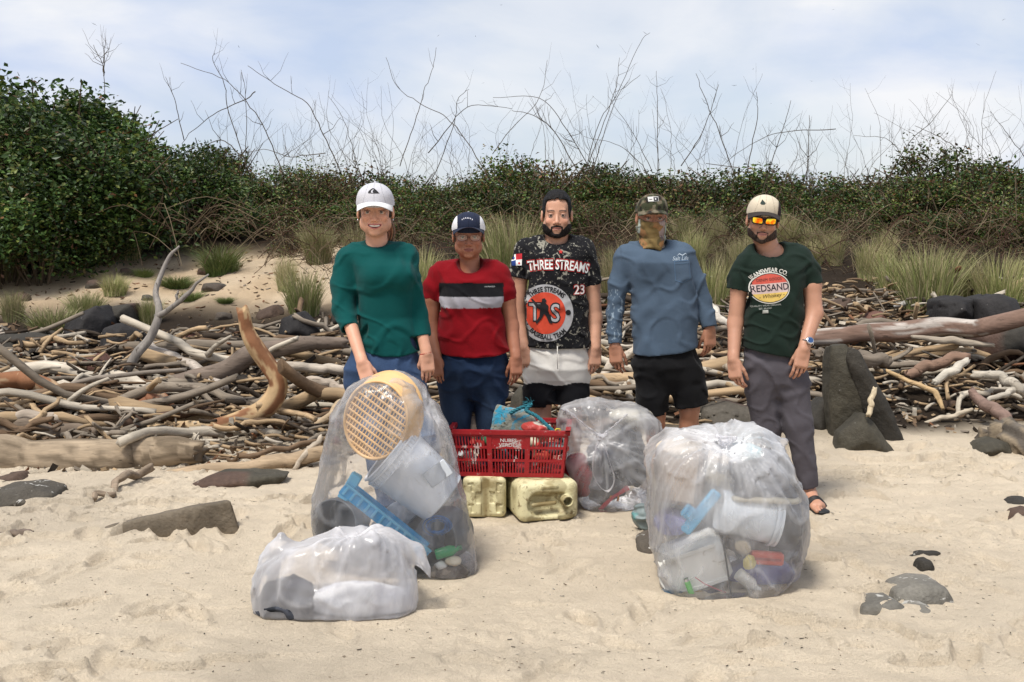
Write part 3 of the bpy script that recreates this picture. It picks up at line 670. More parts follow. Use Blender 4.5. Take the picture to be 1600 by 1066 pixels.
    for x_, y_ in spots_:
        p = G(x_, y_); o = bpy.data.objects.new("rock", tmpl[rnd.randrange(5)]); link(o); s = rnd.uniform(.5, 1.1)
        o.location = p; o.scale = (s, s, s*rnd.uniform(.7, 1)); o.rotation_euler = (0, 0, rnd.uniform(-.6, .6))
        reg = next(r[1] for r in REG if x_ < r[0]); up = "on bare dune sand" if (x_ < 480 and y_ < 500) else "half hidden in the driftwood"
        tag(o, f"small dark stone {up} {reg}", "rock", f"small stones {up} {reg}")
build_rocks()

# ================================================================== plants
def leaf_mat(name, rough=.5):
    m = bpy.data.materials.new(name); m.use_nodes = True; nt = m.node_tree; N = nt.nodes.new; L = nt.links.new
    b = nt.nodes['Principled BSDF']; b.inputs['Roughness'].default_value = rough; b.inputs['Specular IOR Level'].default_value = .35
    a = N("ShaderNodeVertexColor"); a.layer_name = "Col"; oi = N("ShaderNodeObjectInfo"); hs = N("ShaderNodeHueSaturation")
    mr = N("ShaderNodeMapRange"); mr.inputs[3].default_value = .75; mr.inputs[4].default_value = 1.25; L(oi.outputs['Random'], mr.inputs[0]); L(mr.outputs[0], hs.inputs['Value']); L(a.outputs[0], hs.inputs['Color'])
    L(hs.outputs[0], b.inputs['Base Color']); tr = N("ShaderNodeBsdfTranslucent"); L(hs.outputs[0], tr.inputs[0]); mx = N("ShaderNodeMixShader"); mx.inputs[0].default_value = .22
    L(b.outputs[0], mx.inputs[1]); L(tr.outputs[0], mx.inputs[2]); L(mx.outputs[0], nt.nodes['Material Output'].inputs[0]); return m
M_leaf = leaf_mat("leaf", .45); M_grass = leaf_mat("grass_blade", .6); M_twig = mat("twig_bark", attr=True, rough=.9, spec=.1, rand=.25)
def foliage(nrg, n, R, size, pal, wts, clumps=30):
    """leaf faces clustered on the outside of a lumpy ball of radii R sitting on z=0"""
    cd_ = nrg.normal(size=(clumps, 3)); cd_ /= np.linalg.norm(cd_, axis=1)[:, None]; cd_[:, 2] = np.abs(cd_[:, 2])*1.1 - .25
    cr = nrg.uniform(.55, 1.0, clumps); cc = cd_ * cr[:, None] * R + [0, 0, R[2]*.45]
    k = nrg.integers(0, clumps, n); P = cc[k] + np.clip(nrg.normal(size=(n, 3)), -1.7, 1.7) * np.array(R) * nrg.uniform(.08, .20, clumps)[k][:, None]
    s = size * nrg.uniform(.6, 1.35, n); az = nrg.uniform(0, 2*PI, n); el = nrg.normal(.1, .5, n)
    a = np.stack([np.cos(az)*np.cos(el), np.sin(az)*np.cos(el), np.sin(el)], 1); up = nrg.normal(size=(n, 3))*.6 + [0, -.25, 1]
    b = np.cross(a, up); b /= np.linalg.norm(b, axis=1)[:, None]; c = np.cross(b, a)
    w = (.30*s)[:, None]; s_ = s[:, None]
    V = np.stack([P, P + a*s_*.45 + b*w + c*s_*.06, P + a*s_ - c*s_*.10, P + a*s_*.45 - b*w + c*s_*.06], 1).reshape(-1, 3)
    i = np.arange(n)*4; Q = np.stack([np.stack([i, i+1, i+2], 1), np.stack([i, i+2, i+3], 1)], 1).reshape(-1, 3)
    pc = np.array(pal)[nrg.choice(len(pal), n, p=np.array(wts)/sum(wts))] * nrg.uniform(.7, 1.3, n)[:, None] * nrg.uniform(.75, 1.25, clumps)[k][:, None]
    return V, Q, np.repeat(pc, 4, axis=0)
GREEN = [(.032, .066, .015), (.062, .112, .024), (.014, .030, .008), (.13, .155, .034), (.13, .060, .022), (.09, .045, .025), (.13, .10, .040)]
def branchy(nrg, R, n, col=(.10, .075, .05), rr=.008):
    mb = MB()
    for k in range(n):
        a = nrg.uniform(0, 2*PI); q = nrg.uniform(.3, .9); e = np.array([math.cos(a)*R[0]*q, math.sin(a)*R[1]*q, R[2]*nrg.uniform(.8, 1.35)]); m = e*.5 + nrg.normal(size=3)*.08
        mb.tube([(e[0]*.1, e[1]*.1, -.1), m, e], [rr*1.5, rr, rr*.4], 4, caps=False, col=tuple(np.array(col)*nrg.uniform(.6, 1.4)))
    return mb
def skyline(px): return np.interp(px, [-100,0,60,110,150,195,210,240,300,340,352,380,450,520,600,700,760,850,950,1050,1130,1230,1290,1360,1440,1520,1600,1700], [105,112,122,130,128,168,200,212,208,238,258,266,256,262,262,272,258,258,254,260,268,284,280,262,250,248,246,246])
def shrub_variants(kind, n_var, n_leaf, R, size, wts, nst, seed):
    out = []
    for k in range(n_var):
        nrg = np.random.default_rng(seed + k)
        V, Q, C = foliage(nrg, n_leaf, np.array(R)*nrg.uniform(.85, 1.15, 3), size, GREEN, wts, 26)
        f = mesh_np("foliage", V, Q, M_leaf, col=C, smooth=False); fm = f.data; bpy.data.objects.remove(f)
        b = branchy(nrg, R, nst).build("branch", M_twig, usecol=True); bmh = b.data; bpy.data.objects.remove(b); out.append((fm, bmh))
    return out
PEOPLE_AT = [(300, "left of the sandy slope"), (520, "above the sandy slope"), (660, "behind the woman in the white cap"), (800, "behind the woman in the navy cap"), (930, "behind the bareheaded man"), (1100, "behind the man in the camouflage cap"), (1260, "behind the man in sunglasses"), (1450, "right of the man in sunglasses"), (9999, "above the two black boulders")]
def build_shrubs():
    rnd = random.Random(77)
    big = shrub_variants("big", 5, 6500, (.75, .7, .72), .046, [30, 38, 18, 13, 1, 1, 2], 14, 100)
    mid = shrub_variants("mid", 6, 4600, (.62, .55, .46), .037, [20, 26, 14, 20, 7, 5, 14], 24, 200)
    dry = shrub_variants("dry", 5, 1700, (.60, .5, .42), .036, [10, 14, 12, 18, 14, 16, 22], 60, 300)
    def put(vs_, x, y, z, s, lab, grp, nm="shrub"):
        f, b = rnd.choice(vs_); e = empty(nm, (x, y, z), lab, "shrub", grp, rnd.uniform(0, 6.28)); e.scale = (s*rnd.uniform(.9, 1.15), s*rnd.uniform(.9, 1.1), s)
        o = bpy.data.objects.new("foliage", f); link(o, e); o2 = bpy.data.objects.new("branch", b); link(o2, e)
    def reg(px): return next(r[1] for r in PEOPLE_AT if px < r[0])
    # crest and slope of the dune
    for row, (Y, drop, vset, kind) in enumerate([(17.2, 0, mid, "crest"), (16.3, 22, mid, "crest"), (15.4, 48, mid, "slope"), (14.7, 80, mid, "slope"), (14.1, 105, dry, "foot"), (13.5, 135, dry, "foot")]):
        px = -60
        while px < 1680:
            px += rnd.uniform(50, 66); sk = float(skyline(px))
            if px < 340: sk = 262
            if row > 3 and px < 430: continue
            yy = Y + rnd.uniform(-.35, .35); top = W(px, sk + drop + (rnd.uniform(-34, 12) if row == 0 else rnd.uniform(-22, 6)), yy); g = zt(top.x, yy); s = (top.z - g + .12) / .66
            v = vset if not (row < 4 and rnd.random() < (.12, .22, .4, .65)[row]) else dry
            s = min(max(s, .5), 1.7)
            what = {"crest": "leafy shrub on the crest", "slope": "brownish shrub on the slope", "foot": "sparse shrub at the foot"}[kind]
            put(v, top.x, yy, top.z - .66*s, s, f"{what} {reg(px)}", f"{kind} shrubs {reg(px)}")
    # the tall dark mass on the left
    ntier = {}
    for (px, top, Y, s) in [(-40,118,14.2,2.0),(40,126,14.4,1.9),(110,140,14.0,1.75),(160,150,14.4,1.6),(-70,190,13.0,1.7),(20,190,13.1,1.6),(90,200,13.0,1.5),(150,215,13.2,1.45),(200,232,13.9,1.2),(240,236,14.9,1.1),(285,240,15.0,1.05),(325,262,15.0,.85),
                        (-60,270,12.1,1.35),(0,275,12.2,1.3),(60,280,12.3,1.25),(120,290,12.9,1.0),(165,300,13.2,.85)]:
        p = W(px, top, Y); put(big, p.x, Y, p.z - .95*s, s, f"tall dense dark green shrub, {['first','second','third','fourth','fifth','sixth','seventh','eighth','ninth','tenth','eleventh','twelfth'][ntier.setdefault(0 if top < 180 else 1 if top < 240 else 2, []).__len__()]} from the left in the {'top' if top < 180 else 'middle' if top < 240 else 'low'} tier" + (ntier[0 if top < 180 else 1 if top < 240 else 2].append(1) or ''), 'tall green shrubs beside the sandy slope', "shrub")
    # bare dead vines: hero stems against the sky
    two = lambda L, ox=0: [((x + ox)/2, y/2) for x, y in L]
    H = [two([(565,195),(700,250),(760,305),(830,410),(890,560)]), two([(775,207),(860,265),(960,325),(1010,420),(1070,550)]), two([(1205,180),(1240,270),(1310,320),(1390,365),(1450,430),(1530,560)]),
         two([(1365,150),(1350,220),(1320,300),(1290,400),(1250,520)]), two([(670,165),(665,190),(700,260),(715,350),(785,560)]), two([(515,240),(545,310),(575,440)]), two([(755,225),(770,320),(765,560)]),
         two([(570,450),(600,410),(680,350),(760,315),(800,285)]), two([(330,120),(325,180),(327,380)]), two([(292,142),(320,200),(326,240)]), two([(342,150),(326,180),(326,230)]), two([(1025,300),(1075,380),(1100,460),(1135,580)]),
         two([(685,492),(830,468),(900,490),(1020,478)]), two([(1465,280),(1430,310),(1420,380),(1370,520),(1325,600)]), two([(1600,340),(1470,330),(1400,400),(1340,480)]),
         two([(430,105),(400,135),(330,290),(270,390),(225,560)],1600), two([(335,180),(320,290),(235,520)],1600), two([(575,228),(600,300),(650,420),(700,560)],1600), two([(870,312),(850,400),(810,510),(780,620)],1600),
         two([(225,428),(320,450),(380,490),(430,550),(460,620)],1600), two([(630,540),(750,450),(860,410),(1010,405)],1600), two([(1380,290),(1320,370),(1240,450),(1160,580)],1600), two([(765,285),(765,370),(735,540)],1600),
         two([(645,265),(600,400),(530,520)],1600), two([(110,190),(85,310),(0,400),(-60,480)],1600), two([(-60,305),(90,310),(180,420),(260,560)],1600), two([(0,345),(60,360),(130,410),(220,560)],1600), two([(450,220),(455,350),(455,560)],1600),
         two([(400,235),(330,300),(280,440),(250,540)],1600), two([(1260,395),(1340,430),(1400,480),(1440,540)],1600), two([(1495,350),(1550,420),(1640,540)],1600), two([(1070,425),(1180,440),(1250,540)],1600), two([(930,360),(920,560)],1600),
         two([(600,500),(620,470),(700,440),(760,500)],0), two([(1100,480),(1110,520),(1150,580)],0), two([(300,300),(380,420),(440,540)],1600)]
    def stem(P2, Y, r, j):
        pts = catmull(np.array([tuple(W(a, b, Y)) for a, b in P2]), 5*len(P2)); n = len(pts); pts += .012*np.stack([vn3(np.arange(n)*.8, j*3.1, k*5.) for k in range(3)], 1)
        mb = MB(); rr = np.interp(np.arange(n), [0, n-1], [r*.4, r]); mb.tube(pts, list(rr), 5, col=(.085, .068, .05))
        for k in range(rnd.randint(2, 5)):
            i = rnd.randrange(1, n-3); d = Vector((rnd.uniform(-.28, .28), rnd.uniform(-.05, .05), rnd.uniform(.08, .42))); p = Vector(pts[i]); ri = rr[i]; e = p + d; mb.tube([p, p + d*.35 + Vector((d.x*.2, 0, 0)), p + d*.7 + Vector((d.x*.1, 0, .02)), e], [ri*.7, ri*.55, ri*.4, ri*.25], 4, col=(.10, .08, .06))
            if rnd.random() < .6: f2 = p + d*.55; mb.tube([f2, f2 + Vector((-d.x*.5, 0, d.z*.4))], [ri*.4, ri*.2], 4, col=(.10, .08, .06))
        o = mb.build("bare_vine", M_twig, usecol=True, smooth=True, origin=tuple(pts[-1] if pts[-1][2] < pts[0][2] else pts[0])); return o
    for j, P2 in enumerate(H):
        o = stem(P2, 15.6 + rnd.uniform(-.6, .6), rnd.uniform(.0055, .0085), j); px = P2[-1][0]
        tag(o, f"{'arching' if abs(P2[0][0]-P2[-1][0]) > 90 else 'upright'} bare dead vine {reg(px)}", "vine", f"bare {'arching' if abs(P2[0][0]-P2[-1][0]) > 90 else 'upright'} vines {reg(px)}")
    for j in range(135):
        px = rnd.choice([rnd.uniform(330, 800), rnd.uniform(800, 1600), rnd.uniform(820, 1600)]); b = float(skyline(px)) + 15; h = rnd.uniform(40, 140)**1.0 * (1 if rnd.random() < .8 else 1.25); lean = rnd.gauss(0, .35)*h; cur = rnd.gauss(0, 18)
        o = stem([(px+lean, b-h), (px+lean*.6+cur, b-h*.6), (px+lean*.2+cur*.5, b-h*.25), (px, b+22)], 16 + rnd.uniform(-.8, 1.2), rnd.uniform(.0025, .0045), 90+j)
        tag(o, f"wispy dead vine stem rising {reg(px)}", "vine", f"thin vine stems {reg(px)}")
    # dry tangle of fallen vines over the slope
    mb = MB()
    for j in range(1250):
        px = rnd.uniform(-40, 1650)
        if px < 430: Y = rnd.uniform(12.2, 15.2); yb = rnd.uniform(330, 392) if px > 230 else rnd.uniform(240, 400)
        else: Y = rnd.uniform(12.4, 14.6); yb = 335 + 118*rnd.random()**.8
        if px < 430 and yb > 378: continue
        p = W(px, yb, Y); g = zt(p.x, Y); p.z = max(p.z, g + .03); L = rnd.uniform(.25, 1.0); a = rnd.gauss(0, .9) + (PI if rnd.random() < .5 else 0); b = rnd.uniform(.1, .55)*L
        e = Vector((math.cos(a)*L, rnd.uniform(-.3, .3), math.sin(a)*L*.5 - .1)); mid_ = p + e*.5 + Vector((rnd.gauss(0, .08), 0, b))
        c = rnd.choice([(.09, .062, .04), (.15, .115, .075), (.05, .03, .02), (.075, .04, .028), (.20, .155, .10)]); r = rnd.uniform(.0025, .005)
        P3 = catmull(np.array([tuple(p), tuple(mid_), tuple(p + e)]), 7); mb.tube(P3, [r]*7, 3, caps=False, col=c)
    tag(mb.build("dry_vine_tangle", M_twig, usecol=True), kind="stuff")
build_shrubs()
def grass_mesh(n, R, h, pal, seed, droop=.5, wid=.0042):
    nrg = np.random.default_rng(seed); r = R*np.sqrt(nrg.random(n))*.55; a = nrg.uniform(0, 2*PI, n); B = np.stack([r*np.cos(a), r*np.sin(a), 0*r - .03], 1)
    az = a + nrg.normal(0, .6, n); hh = h*(.35 + .85*nrg.random(n)**1.6)*(1 - .35*r/R); out = hh*(droop*nrg.uniform(.1, 1.5, n))*(r/R*1.3+.3); sd_ = np.stack([-np.sin(az), np.cos(az), 0*az], 1)
    face = nrg.uniform(0, PI, n); sd_ = np.stack([np.cos(face), np.sin(face)*.5, 0*face], 1); V = []; K = 5
    for k in range(K):
        t = k/(K-1); P = B + np.stack([np.cos(az)*out*t**2, np.sin(az)*out*t**2, hh*(t - .28*droop*t**3)], 1); w = wid*(1 - t)**.7 + .0006
        V += [P - sd_*w, P + sd_*w]
    V = np.stack(V, 1); i = np.arange(n)*(2*K); Q = np.concatenate([np.stack([i+2*k, i+2*k+1, i+2*k+3, i+2*k+2], 1) for k in range(K-1)])
    c = np.array(pal)[nrg.integers(0, len(pal), n)]*nrg.uniform(.7, 1.3, n)[:, None]; C = np.repeat(c[:, None, :], 2*K, 1); tt = np.repeat(np.arange(K), 2)/(K-1)
    tan = np.array([.30, .24, .12]); C = C*(1 - .45*tt[None, :, None]**2) + tan*.45*tt[None, :, None]**2
    return V.reshape(-1, 3), Q, C.reshape(-1, 3)
G_green = [(.10, .17, .035), (.14, .20, .05), (.08, .12, .03)]; G_tan = [(.38, .32, .18), (.27, .28, .11), (.44, .37, .23), (.18, .21, .07)]; G_mix = [(.26, .31, .10), (.36, .37, .16), (.48, .41, .24), (.16, .20, .06)]
def build_grass():
    rnd = random.Random(9); T = {}
    for nm, pal, droop in (("green", G_green, .9), ("tan", G_tan, .6), ("mix", G_mix, .55)):
        for k in range(3):
            V, Q, C = grass_mesh(1100, .30, .42, pal, hash(nm) % 97 * 0 + k + {"green": 0, "tan": 10, "mix": 20}[nm], droop); o = mesh_np("grass", V, Q, M_grass, col=C, smooth=False); T[(nm, k)] = o.data; bpy.data.objects.remove(o)
    def tuft(px, py, sx, sz, nm, lab, grp=None, lift=0):
        p = G(px, py); o = bpy.data.objects.new("grass_tuft", T[(nm, rnd.randrange(3))]); link(o); o.location = p; w = p.y/F
        o.scale = (sx*w/.6, sx*w/.6, sz*w/.42); o.rotation_euler = (0, 0, rnd.uniform(0, 6)); tag(o, lab, "grass", grp)
    tuft(345, 428, 85, 68, "green", "thick bright green grass tuft high on the bare dune")
    tuft(225, 433, 42, 20, "green", "little flat green grass patch on the bare dune")
    tuft(275, 450, 70, 28, "green", "low green grass patch beside the forked grey branch")
    tuft(300, 470, 50, 22, "green", "spreading green grass below the thick dune tuft")
    tuft(352, 474, 36, 14, "green", "tiny green sprig patch on the dune sand")
    tuft(235, 505, 60, 55, "mix", "leafy grass clump behind the forked grey branch")
    tuft(85, 522, 110, 55, "mix", "wide yellow green grass clump above the ledge rock")
    tuft(135, 495, 80, 52, "mix", "yellow green grass clump above the black boulder")
    tuft(180, 460, 60, 42, "mix", "dull green grass clump behind the black boulders")
    tuft(475, 490, 85, 88, "mix", "tall tan grass clump left of the teal sleeve")
    tuft(20, 500, 50, 60, "tan", "dry pale grass clump at the edge above the ledge rock")
    for px, py, sx, sz, nm, lab in [(660,470,70,110,"mix","tall green stalks between the two women"),(800,450,120,150,"mix","very tall pale green grass behind the black T-shirt man's sleeve"),(845,470,90,110,"mix","grass clump beside the bareheaded man's ear"),
            (1110,490,80,110,"mix","green grass clump between blue and green shirts"),(1135,470,60,120,"tan","straw coloured stalks between blue and green shirts"),(960,475,70,120,"tan","straw coloured grass left of the camouflage cap"),
            (1450,490,130,140,"mix","broad green grass clump above the black boulders"),(1400,470,90,100,"mix","green grass clump left of the broad clump"),(1560,490,120,120,"mix","green and straw grass clump nearest the frame edge"),(1500,480,90,115,"tan","straw grass between the two large green clumps"),
            (700,480,60,100,"tan","straw grass behind the navy cap"),(770,490,70,100,"mix","green grass between red top and black T-shirt")]:
        tuft(px, py, sx, sz, nm, lab)
    for j in range(42):
        px = rnd.uniform(430, 1600) if j > 8 else rnd.uniform(0, 200); py = rnd.uniform(390, 470) if px > 430 else rnd.uniform(400, 440); reg = next(r[1] for r in PEOPLE_AT if px < r[0])
        tuft(px, py, rnd.uniform(35, 75), rnd.uniform(45, 100), rnd.choice(["tan", "tan", "mix"]), f"dry stalks at the dune foot {reg}", f"dry grass {reg}")
    # birds, far off
    mb = MB(); mb.tube([(-.22, 0, 0), (0, 0, .02), (.25, 0, 0)], [.03, .07, .02], 6, col=(1, 1, 1))
    body = mb.build("body", M_bird); bd = body.data; bpy.data.objects.remove(body)
    wm = MB(); wm.add([(-.10, 0, .02), (.12, 0, .02), (.06, .45, .14), (-.10, .45, .14), (-.06, 1.0, .02), (-.14, .98, .02), (-.10, 0, .0), (.12, 0, .0), (.06, .45, .12), (-.10, .45, .12)], [(0, 1, 2, 3), (3, 2, 4, 5), (6, 9, 8, 7), (9, 5, 4, 8), (1, 7, 8, 2), (0, 3, 9, 6)])
    w1 = wm.build("wing", M_bird); wd = w1.data; bpy.data.objects.remove(w1)
    for j, (px, py, s) in enumerate([(147,38,8),(783,8,7),(685,56,7),(755,130,6),(717,157,6),(934,73,8),(1008,52,7),(1302,15,5),(1568,31,6),(1528,70,7),(1268,127,6),(1147,134,8),(1205,162,4),(373,73,5),(743,57,4),(1177,108,5)]):
        p = W(px, py, 220); near = ["above the tall dark shrubs", "over the teal top woman", "over the bareheaded man", "over the camouflage cap", "over the sunglasses", "over the grass clumps"][min(5, int(px/270))]
        e = empty("bird", p, f"tiny dark soaring bird high {near}", "bird", f"soaring birds {near}", rnd.uniform(0, 6)); sc_ = s*220/F/1.9; e.scale = (sc_,)*3; e.rotation_euler = (rnd.uniform(-.7, .7), rnd.uniform(-.4, .4), rnd.uniform(0, 6.3))
        link(bpy.data.objects.new("body", bd), e); a = link(bpy.data.objects.new("wing", wd), e); b = link(bpy.data.objects.new("wing", wd), e); b.scale = (1, -1, 1)
M_bird = mat("bird_plumage", (.03, .03, .035), .8)
build_grass()
# ================================================================== people
def basis(yaw=0, pitch=0, roll=0):     # facing -Y; yaw turns the face towards +X (viewer's right)
    return (Matrix.Rotation(math.radians(yaw), 3, 'Z') @ Matrix.Rotation(math.radians(roll), 3, 'Y') @ Matrix.Rotation(math.radians(pitch), 3, 'X'))
def skin_mat(name):
    return mat(name, attr=True, rough=.48, spec=.35, noise=[(30, .05)], sub=.06, bump=[(260, .0007)])
M_skin = skin_mat("skin"); M_hair = mat("hair", attr=True, rough=.6, spec=.18, stretch=(1, 1, .3), noise=(140, .5), bump=(180, .004))
M_eye = mat("eye", attr=True, rough=.12, spec=.6); M_teeth = mat("teeth", (.75, .71, .64), .25)
def cloth(name, col=None, bump=.0016, fine=420, **kw):
    k = dict(rough=.9, spec=.10, sheen=.04, bump=[(16, .0035), (fine, bump)]); k.update(kw)
    return mat(name, col or (.5, .5, .5), attr=col is None, **k)
def yl_(t): return -.0925 + .013*t*t
class Head:
    def __init__(s, pos, scale, yaw=0, pitch=0, roll=0, skin=(.4, .2, .12), w=1.0, jaw=1.0, smile=False, fem=False, neck_to=None, neck_r=.055, chest=None, lip=(.36, .12, .10), ears=True, h=.0028):
        s.pos = np.array(pos, float); s.s = scale; s.R = basis(yaw, pitch, roll); s.Rn = np.array(s.R); s.skin = np.array(skin); s.w = w; s.lip = np.array(lip); s.smile = smile; s.fem = fem
        nt_ = np.array(neck_to, float)
        lo = np.minimum(s.pos - .15*scale, nt_ - [.15, .10, .10]); hi = np.maximum(s.pos + .15*scale, nt_ + [.15, .12, .02]); g = s.g = Grid(lo, hi, h)
        E = lambda c, r, k=.01, mode='u': g.ell(s.T(c), np.array(r)*scale*[w, 1, 1], M=s.R, k=k*scale, mode=mode)
        C = lambda a, b, r1, r2, k=.01, mode='u': g.cone(s.T(a), s.T(b), r1*scale, r2*scale, k*scale, mode)
        g.cone(s.T((0, .025, -.05)), nt_ + [0, .03, -.02], neck_r*scale, neck_r*1.08*scale, .01)
        if chest: g.ell(nt_ + [0, .05, -.10], (chest, .085, .085), k=.05)
        E((0, .018, .030), (.075, .093, .083)); E((0, -.022, -.022), (.061, .068, .083), .02)
        E((0, -.030, -.068), (.048*jaw, .052, .043), .03); E((0, -.074, -.100), (.019*jaw, .016, .014), .02)
        E((.052*jaw, .0, -.058), (.012, .022, .022), .03); E((-.052*jaw, .0, -.058), (.012, .022, .022), .03)
        ck = .005 if smile else 0
        for q in (-1, 1): E((q*.037, -.066 - ck*.6, -.030 + ck), (.021, .017, .017), .018)
        C((-.034, -.077, .021), (.034, -.077, .021), .010, .010, .014); E((0, -.056, .055), (.05, .028, .036), .03)
        for q in (-1, 1): E((q*.031, -.098, .004), (.016, .015, .0095), .010, 's')
        C((0, -.083, .010), (0, -.103, -.032), .007, .0105, .009); E((0, -.1045, -.036), (.0115, .0105, .0095), .004)
        for q in (-1, 1):
            E((q*.0125, -.094, -.040), (.0085, .010, .0075), .004); E((q*.006, -.101, -.0475), (.0035, .004, .003), .002, 's')
        for q in (-1, 1):
            E((q*.031, -.0765, .003), (.0155, .0130, .0112), .003); slit = (.0118, .009, .0017 if smile else .0021)
            E((q*.031, -.0925, .0018), slit, .0015, 's')
        mw = .030 if smile else .0235; mz = -.067; cu = .0085 if smile else .0005
        E((0, -.078, mz), (.030, .015, .020), .016)                      # mound of the mouth
        ts = np.linspace(-1, 1, 11); yl = yl_
        for a, b in zip(ts[:-1], ts[1:]):
            ra, rb = .0046*(1 - .55*a*a), .0046*(1 - .55*b*b); op_ = .0026 if smile else .0
            C((a*mw, yl(a), mz + cu*a*a + .0042 + op_*(1-a*a)*.3), (b*mw, yl(b), mz + cu*b*b + .0042 + op_*(1-b*b)*.3), ra, rb, .003)
            C((a*mw*.88, yl(a)+.001, mz + cu*a*a - .0048 - op_*(1-a*a)), (b*mw*.88, yl(b)+.001, mz + cu*b*b - .0048 - op_*(1-b*b)), ra*1.15, rb*1.15, .003)
        for t in np.linspace(-.86, .86, 15):
            if smile: E((t*mw, yl(t) - .004, mz + cu*t*t - .0008), (.0036, .011, .0072*(1 - .75*t*t)), .0012, 's')
            else: E((t*mw, yl(t) - .010, mz + cu*t*t), (.004, .0085, .0011), .0012, 's')
        s.Dne = g.D.copy()
        if ears:
            for q in (-1, 1):
                E((q*.078, .012, -.004), (.0085, .019, .031), .006); E((q*.086, .008, .002), (.006, .010, .017), .004, 's')
    def T(s, p): return s.pos + s.Rn @ (np.array(p, float)*[s.w, 1, 1]*s.s)
    def loc(s, V): return ((V - s.pos) @ s.Rn) / s.s / [s.w, 1, 1]
    def shell(s, off, region, noise=0.0, ears=False):
        """a mesh of the head surface pushed out by off wherever region(q) < 0"""
        g = s.g; g2 = Grid.__new__(Grid); g2.__dict__.update(g.__dict__); X, Y, Z = np.meshgrid(*g.ax, indexing='ij'); P = np.stack([X, Y, Z], -1)
        q = ((P - s.pos) @ s.Rn) / s.s / [s.w, 1, 1]; D = (s.D0 if ears else s.Dne) - (off(q[..., 0], q[..., 1], q[..., 2]) if callable(off) else off)
        if noise: D = D + noise*vn3(q[..., 0]*120, q[..., 1]*120, q[..., 2]*60)
        g2.D = np.maximum(D, region(q[..., 0], q[..., 1], q[..., 2])*s.s).astype(np.float32)
        V, Q = g2.mesh(); return V, Q
    def finish(s, beard=None, brows=(.02, .015, .012), browshape=1.0, stub=None):
        s.D0 = s.g.D.copy(); V, Q = s.g.mesh(); q = s.loc(V); x, y, z = q.T; ax = np.abs(x); front = y < -.04
        n = 1 + .05*vn3(V[:, 0]*40, V[:, 1]*40, V[:, 2]*40); C = s.skin[None]*n[:, None]
        def blend(mask, col): nonlocal C; C = C*(1 - mask[:, None]) + np.array(col)[None]*mask[:, None]
        g_ = lambda cx, cz, rx, rz: np.exp(-(((ax - cx)/rx)**2 + ((z - cz)/rz)**2))
        blend(front*.35*g_(.040, -.030, .022, .018), s.skin*[1.15, .80, .78]); blend(front*.25*g_(0, -.038, .014, .012), s.skin*[1.12, .82, .8]); blend(front*.40*g_(.031, .004, .019, .012), s.skin*[.80, .72, .70])  # rosy cheeks and nose; eye-socket shade blended into the skin colour
        mz = -.067; cu = .0085 if s.smile else .0005; mw = .030 if s.smile else .0235; zc = z - mz - cu*(x/mw)**2; hgt = (.0128 if s.smile else .0092)*np.sqrt(np.clip(1 - (x/(mw*1.06))**2, 0, 1))
        lipm = (front & (np.abs(zc + (.001 if s.smile else 0)) < hgt) & (y < -.079)).astype(float)
        blend(lipm*.8, s.lip); blend((front & (ax < mw*.95) & (np.abs(zc) < .0011)).astype(float)*(0 if s.smile else .75), s.lip*.3)
        if s.smile: blend((front & (ax < mw*.95) & (np.abs(zc + .0008) < .0058*(1 - .7*(x/mw)**2)) & (y > yl_(x/mw) + .0015)).astype(float), (.05, .015, .012))
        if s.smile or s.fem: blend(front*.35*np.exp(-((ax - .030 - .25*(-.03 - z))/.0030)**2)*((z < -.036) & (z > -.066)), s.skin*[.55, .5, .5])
        br = front*np.exp(-(((z - (.0215*browshape + .004 - ((ax - .030)/.035)**2*.010))/.0036)**2))*(ax > .012)*(ax < .050); blend(np.clip(br*(1.1 if not s.fem else .9), 0, .95), brows)
        lash = front*np.exp(-((z - .0068 + ((ax - .031)/.016)**2*.004)/.0016)**2)*(np.abs(ax - .031) < .0155)*(y < -.080); blend(np.clip(lash*1.1, 0, .9), (.015, .01, .01))
        if stub: blend(np.clip(stub[0]*sstep(-.030, -.052, z)*1.0 + 0, 0, 1)*front*(1 - lipm)*sstep(.0, 1, (ax*18 + sstep(-.078, -.09, z)+ .5*((z < -.046) & (z > -.062)))), stub[1])
        return V, Q, np.clip(C, 0, 1)
    def eyes(s, parent, iris=(.04, .02, .012)):
        for q in (-1, 1):
            g = Grid(s.T((q*.031, -.0775, .001)) - .018, s.T((q*.031, -.0775, .001)) + .018, .0013); g.ell(s.T((q*.031, -.0765, .001)), np.array((.0128, .0128, .0128))*s.s, k=0)
            V, Q = g.mesh(); l = s.loc(V) - [q*.031, -.0765, .001]; r = np.hypot(l[:, 0], l[:, 2]); C = np.where(r[:, None] < .0066, np.array(iris)[None], np.array([[.38, .35, .32]])); C = np.where(r[:, None] < .0024, np.array([[.004]*3]), C)
            mesh_np("eye", V, Q, M_eye, parent, col=C)
def limb(g, P, R, k=.02):
    for i in range(len(P)-1): g.cone(P[i], P[i+1], R[i], R[i+1], k)
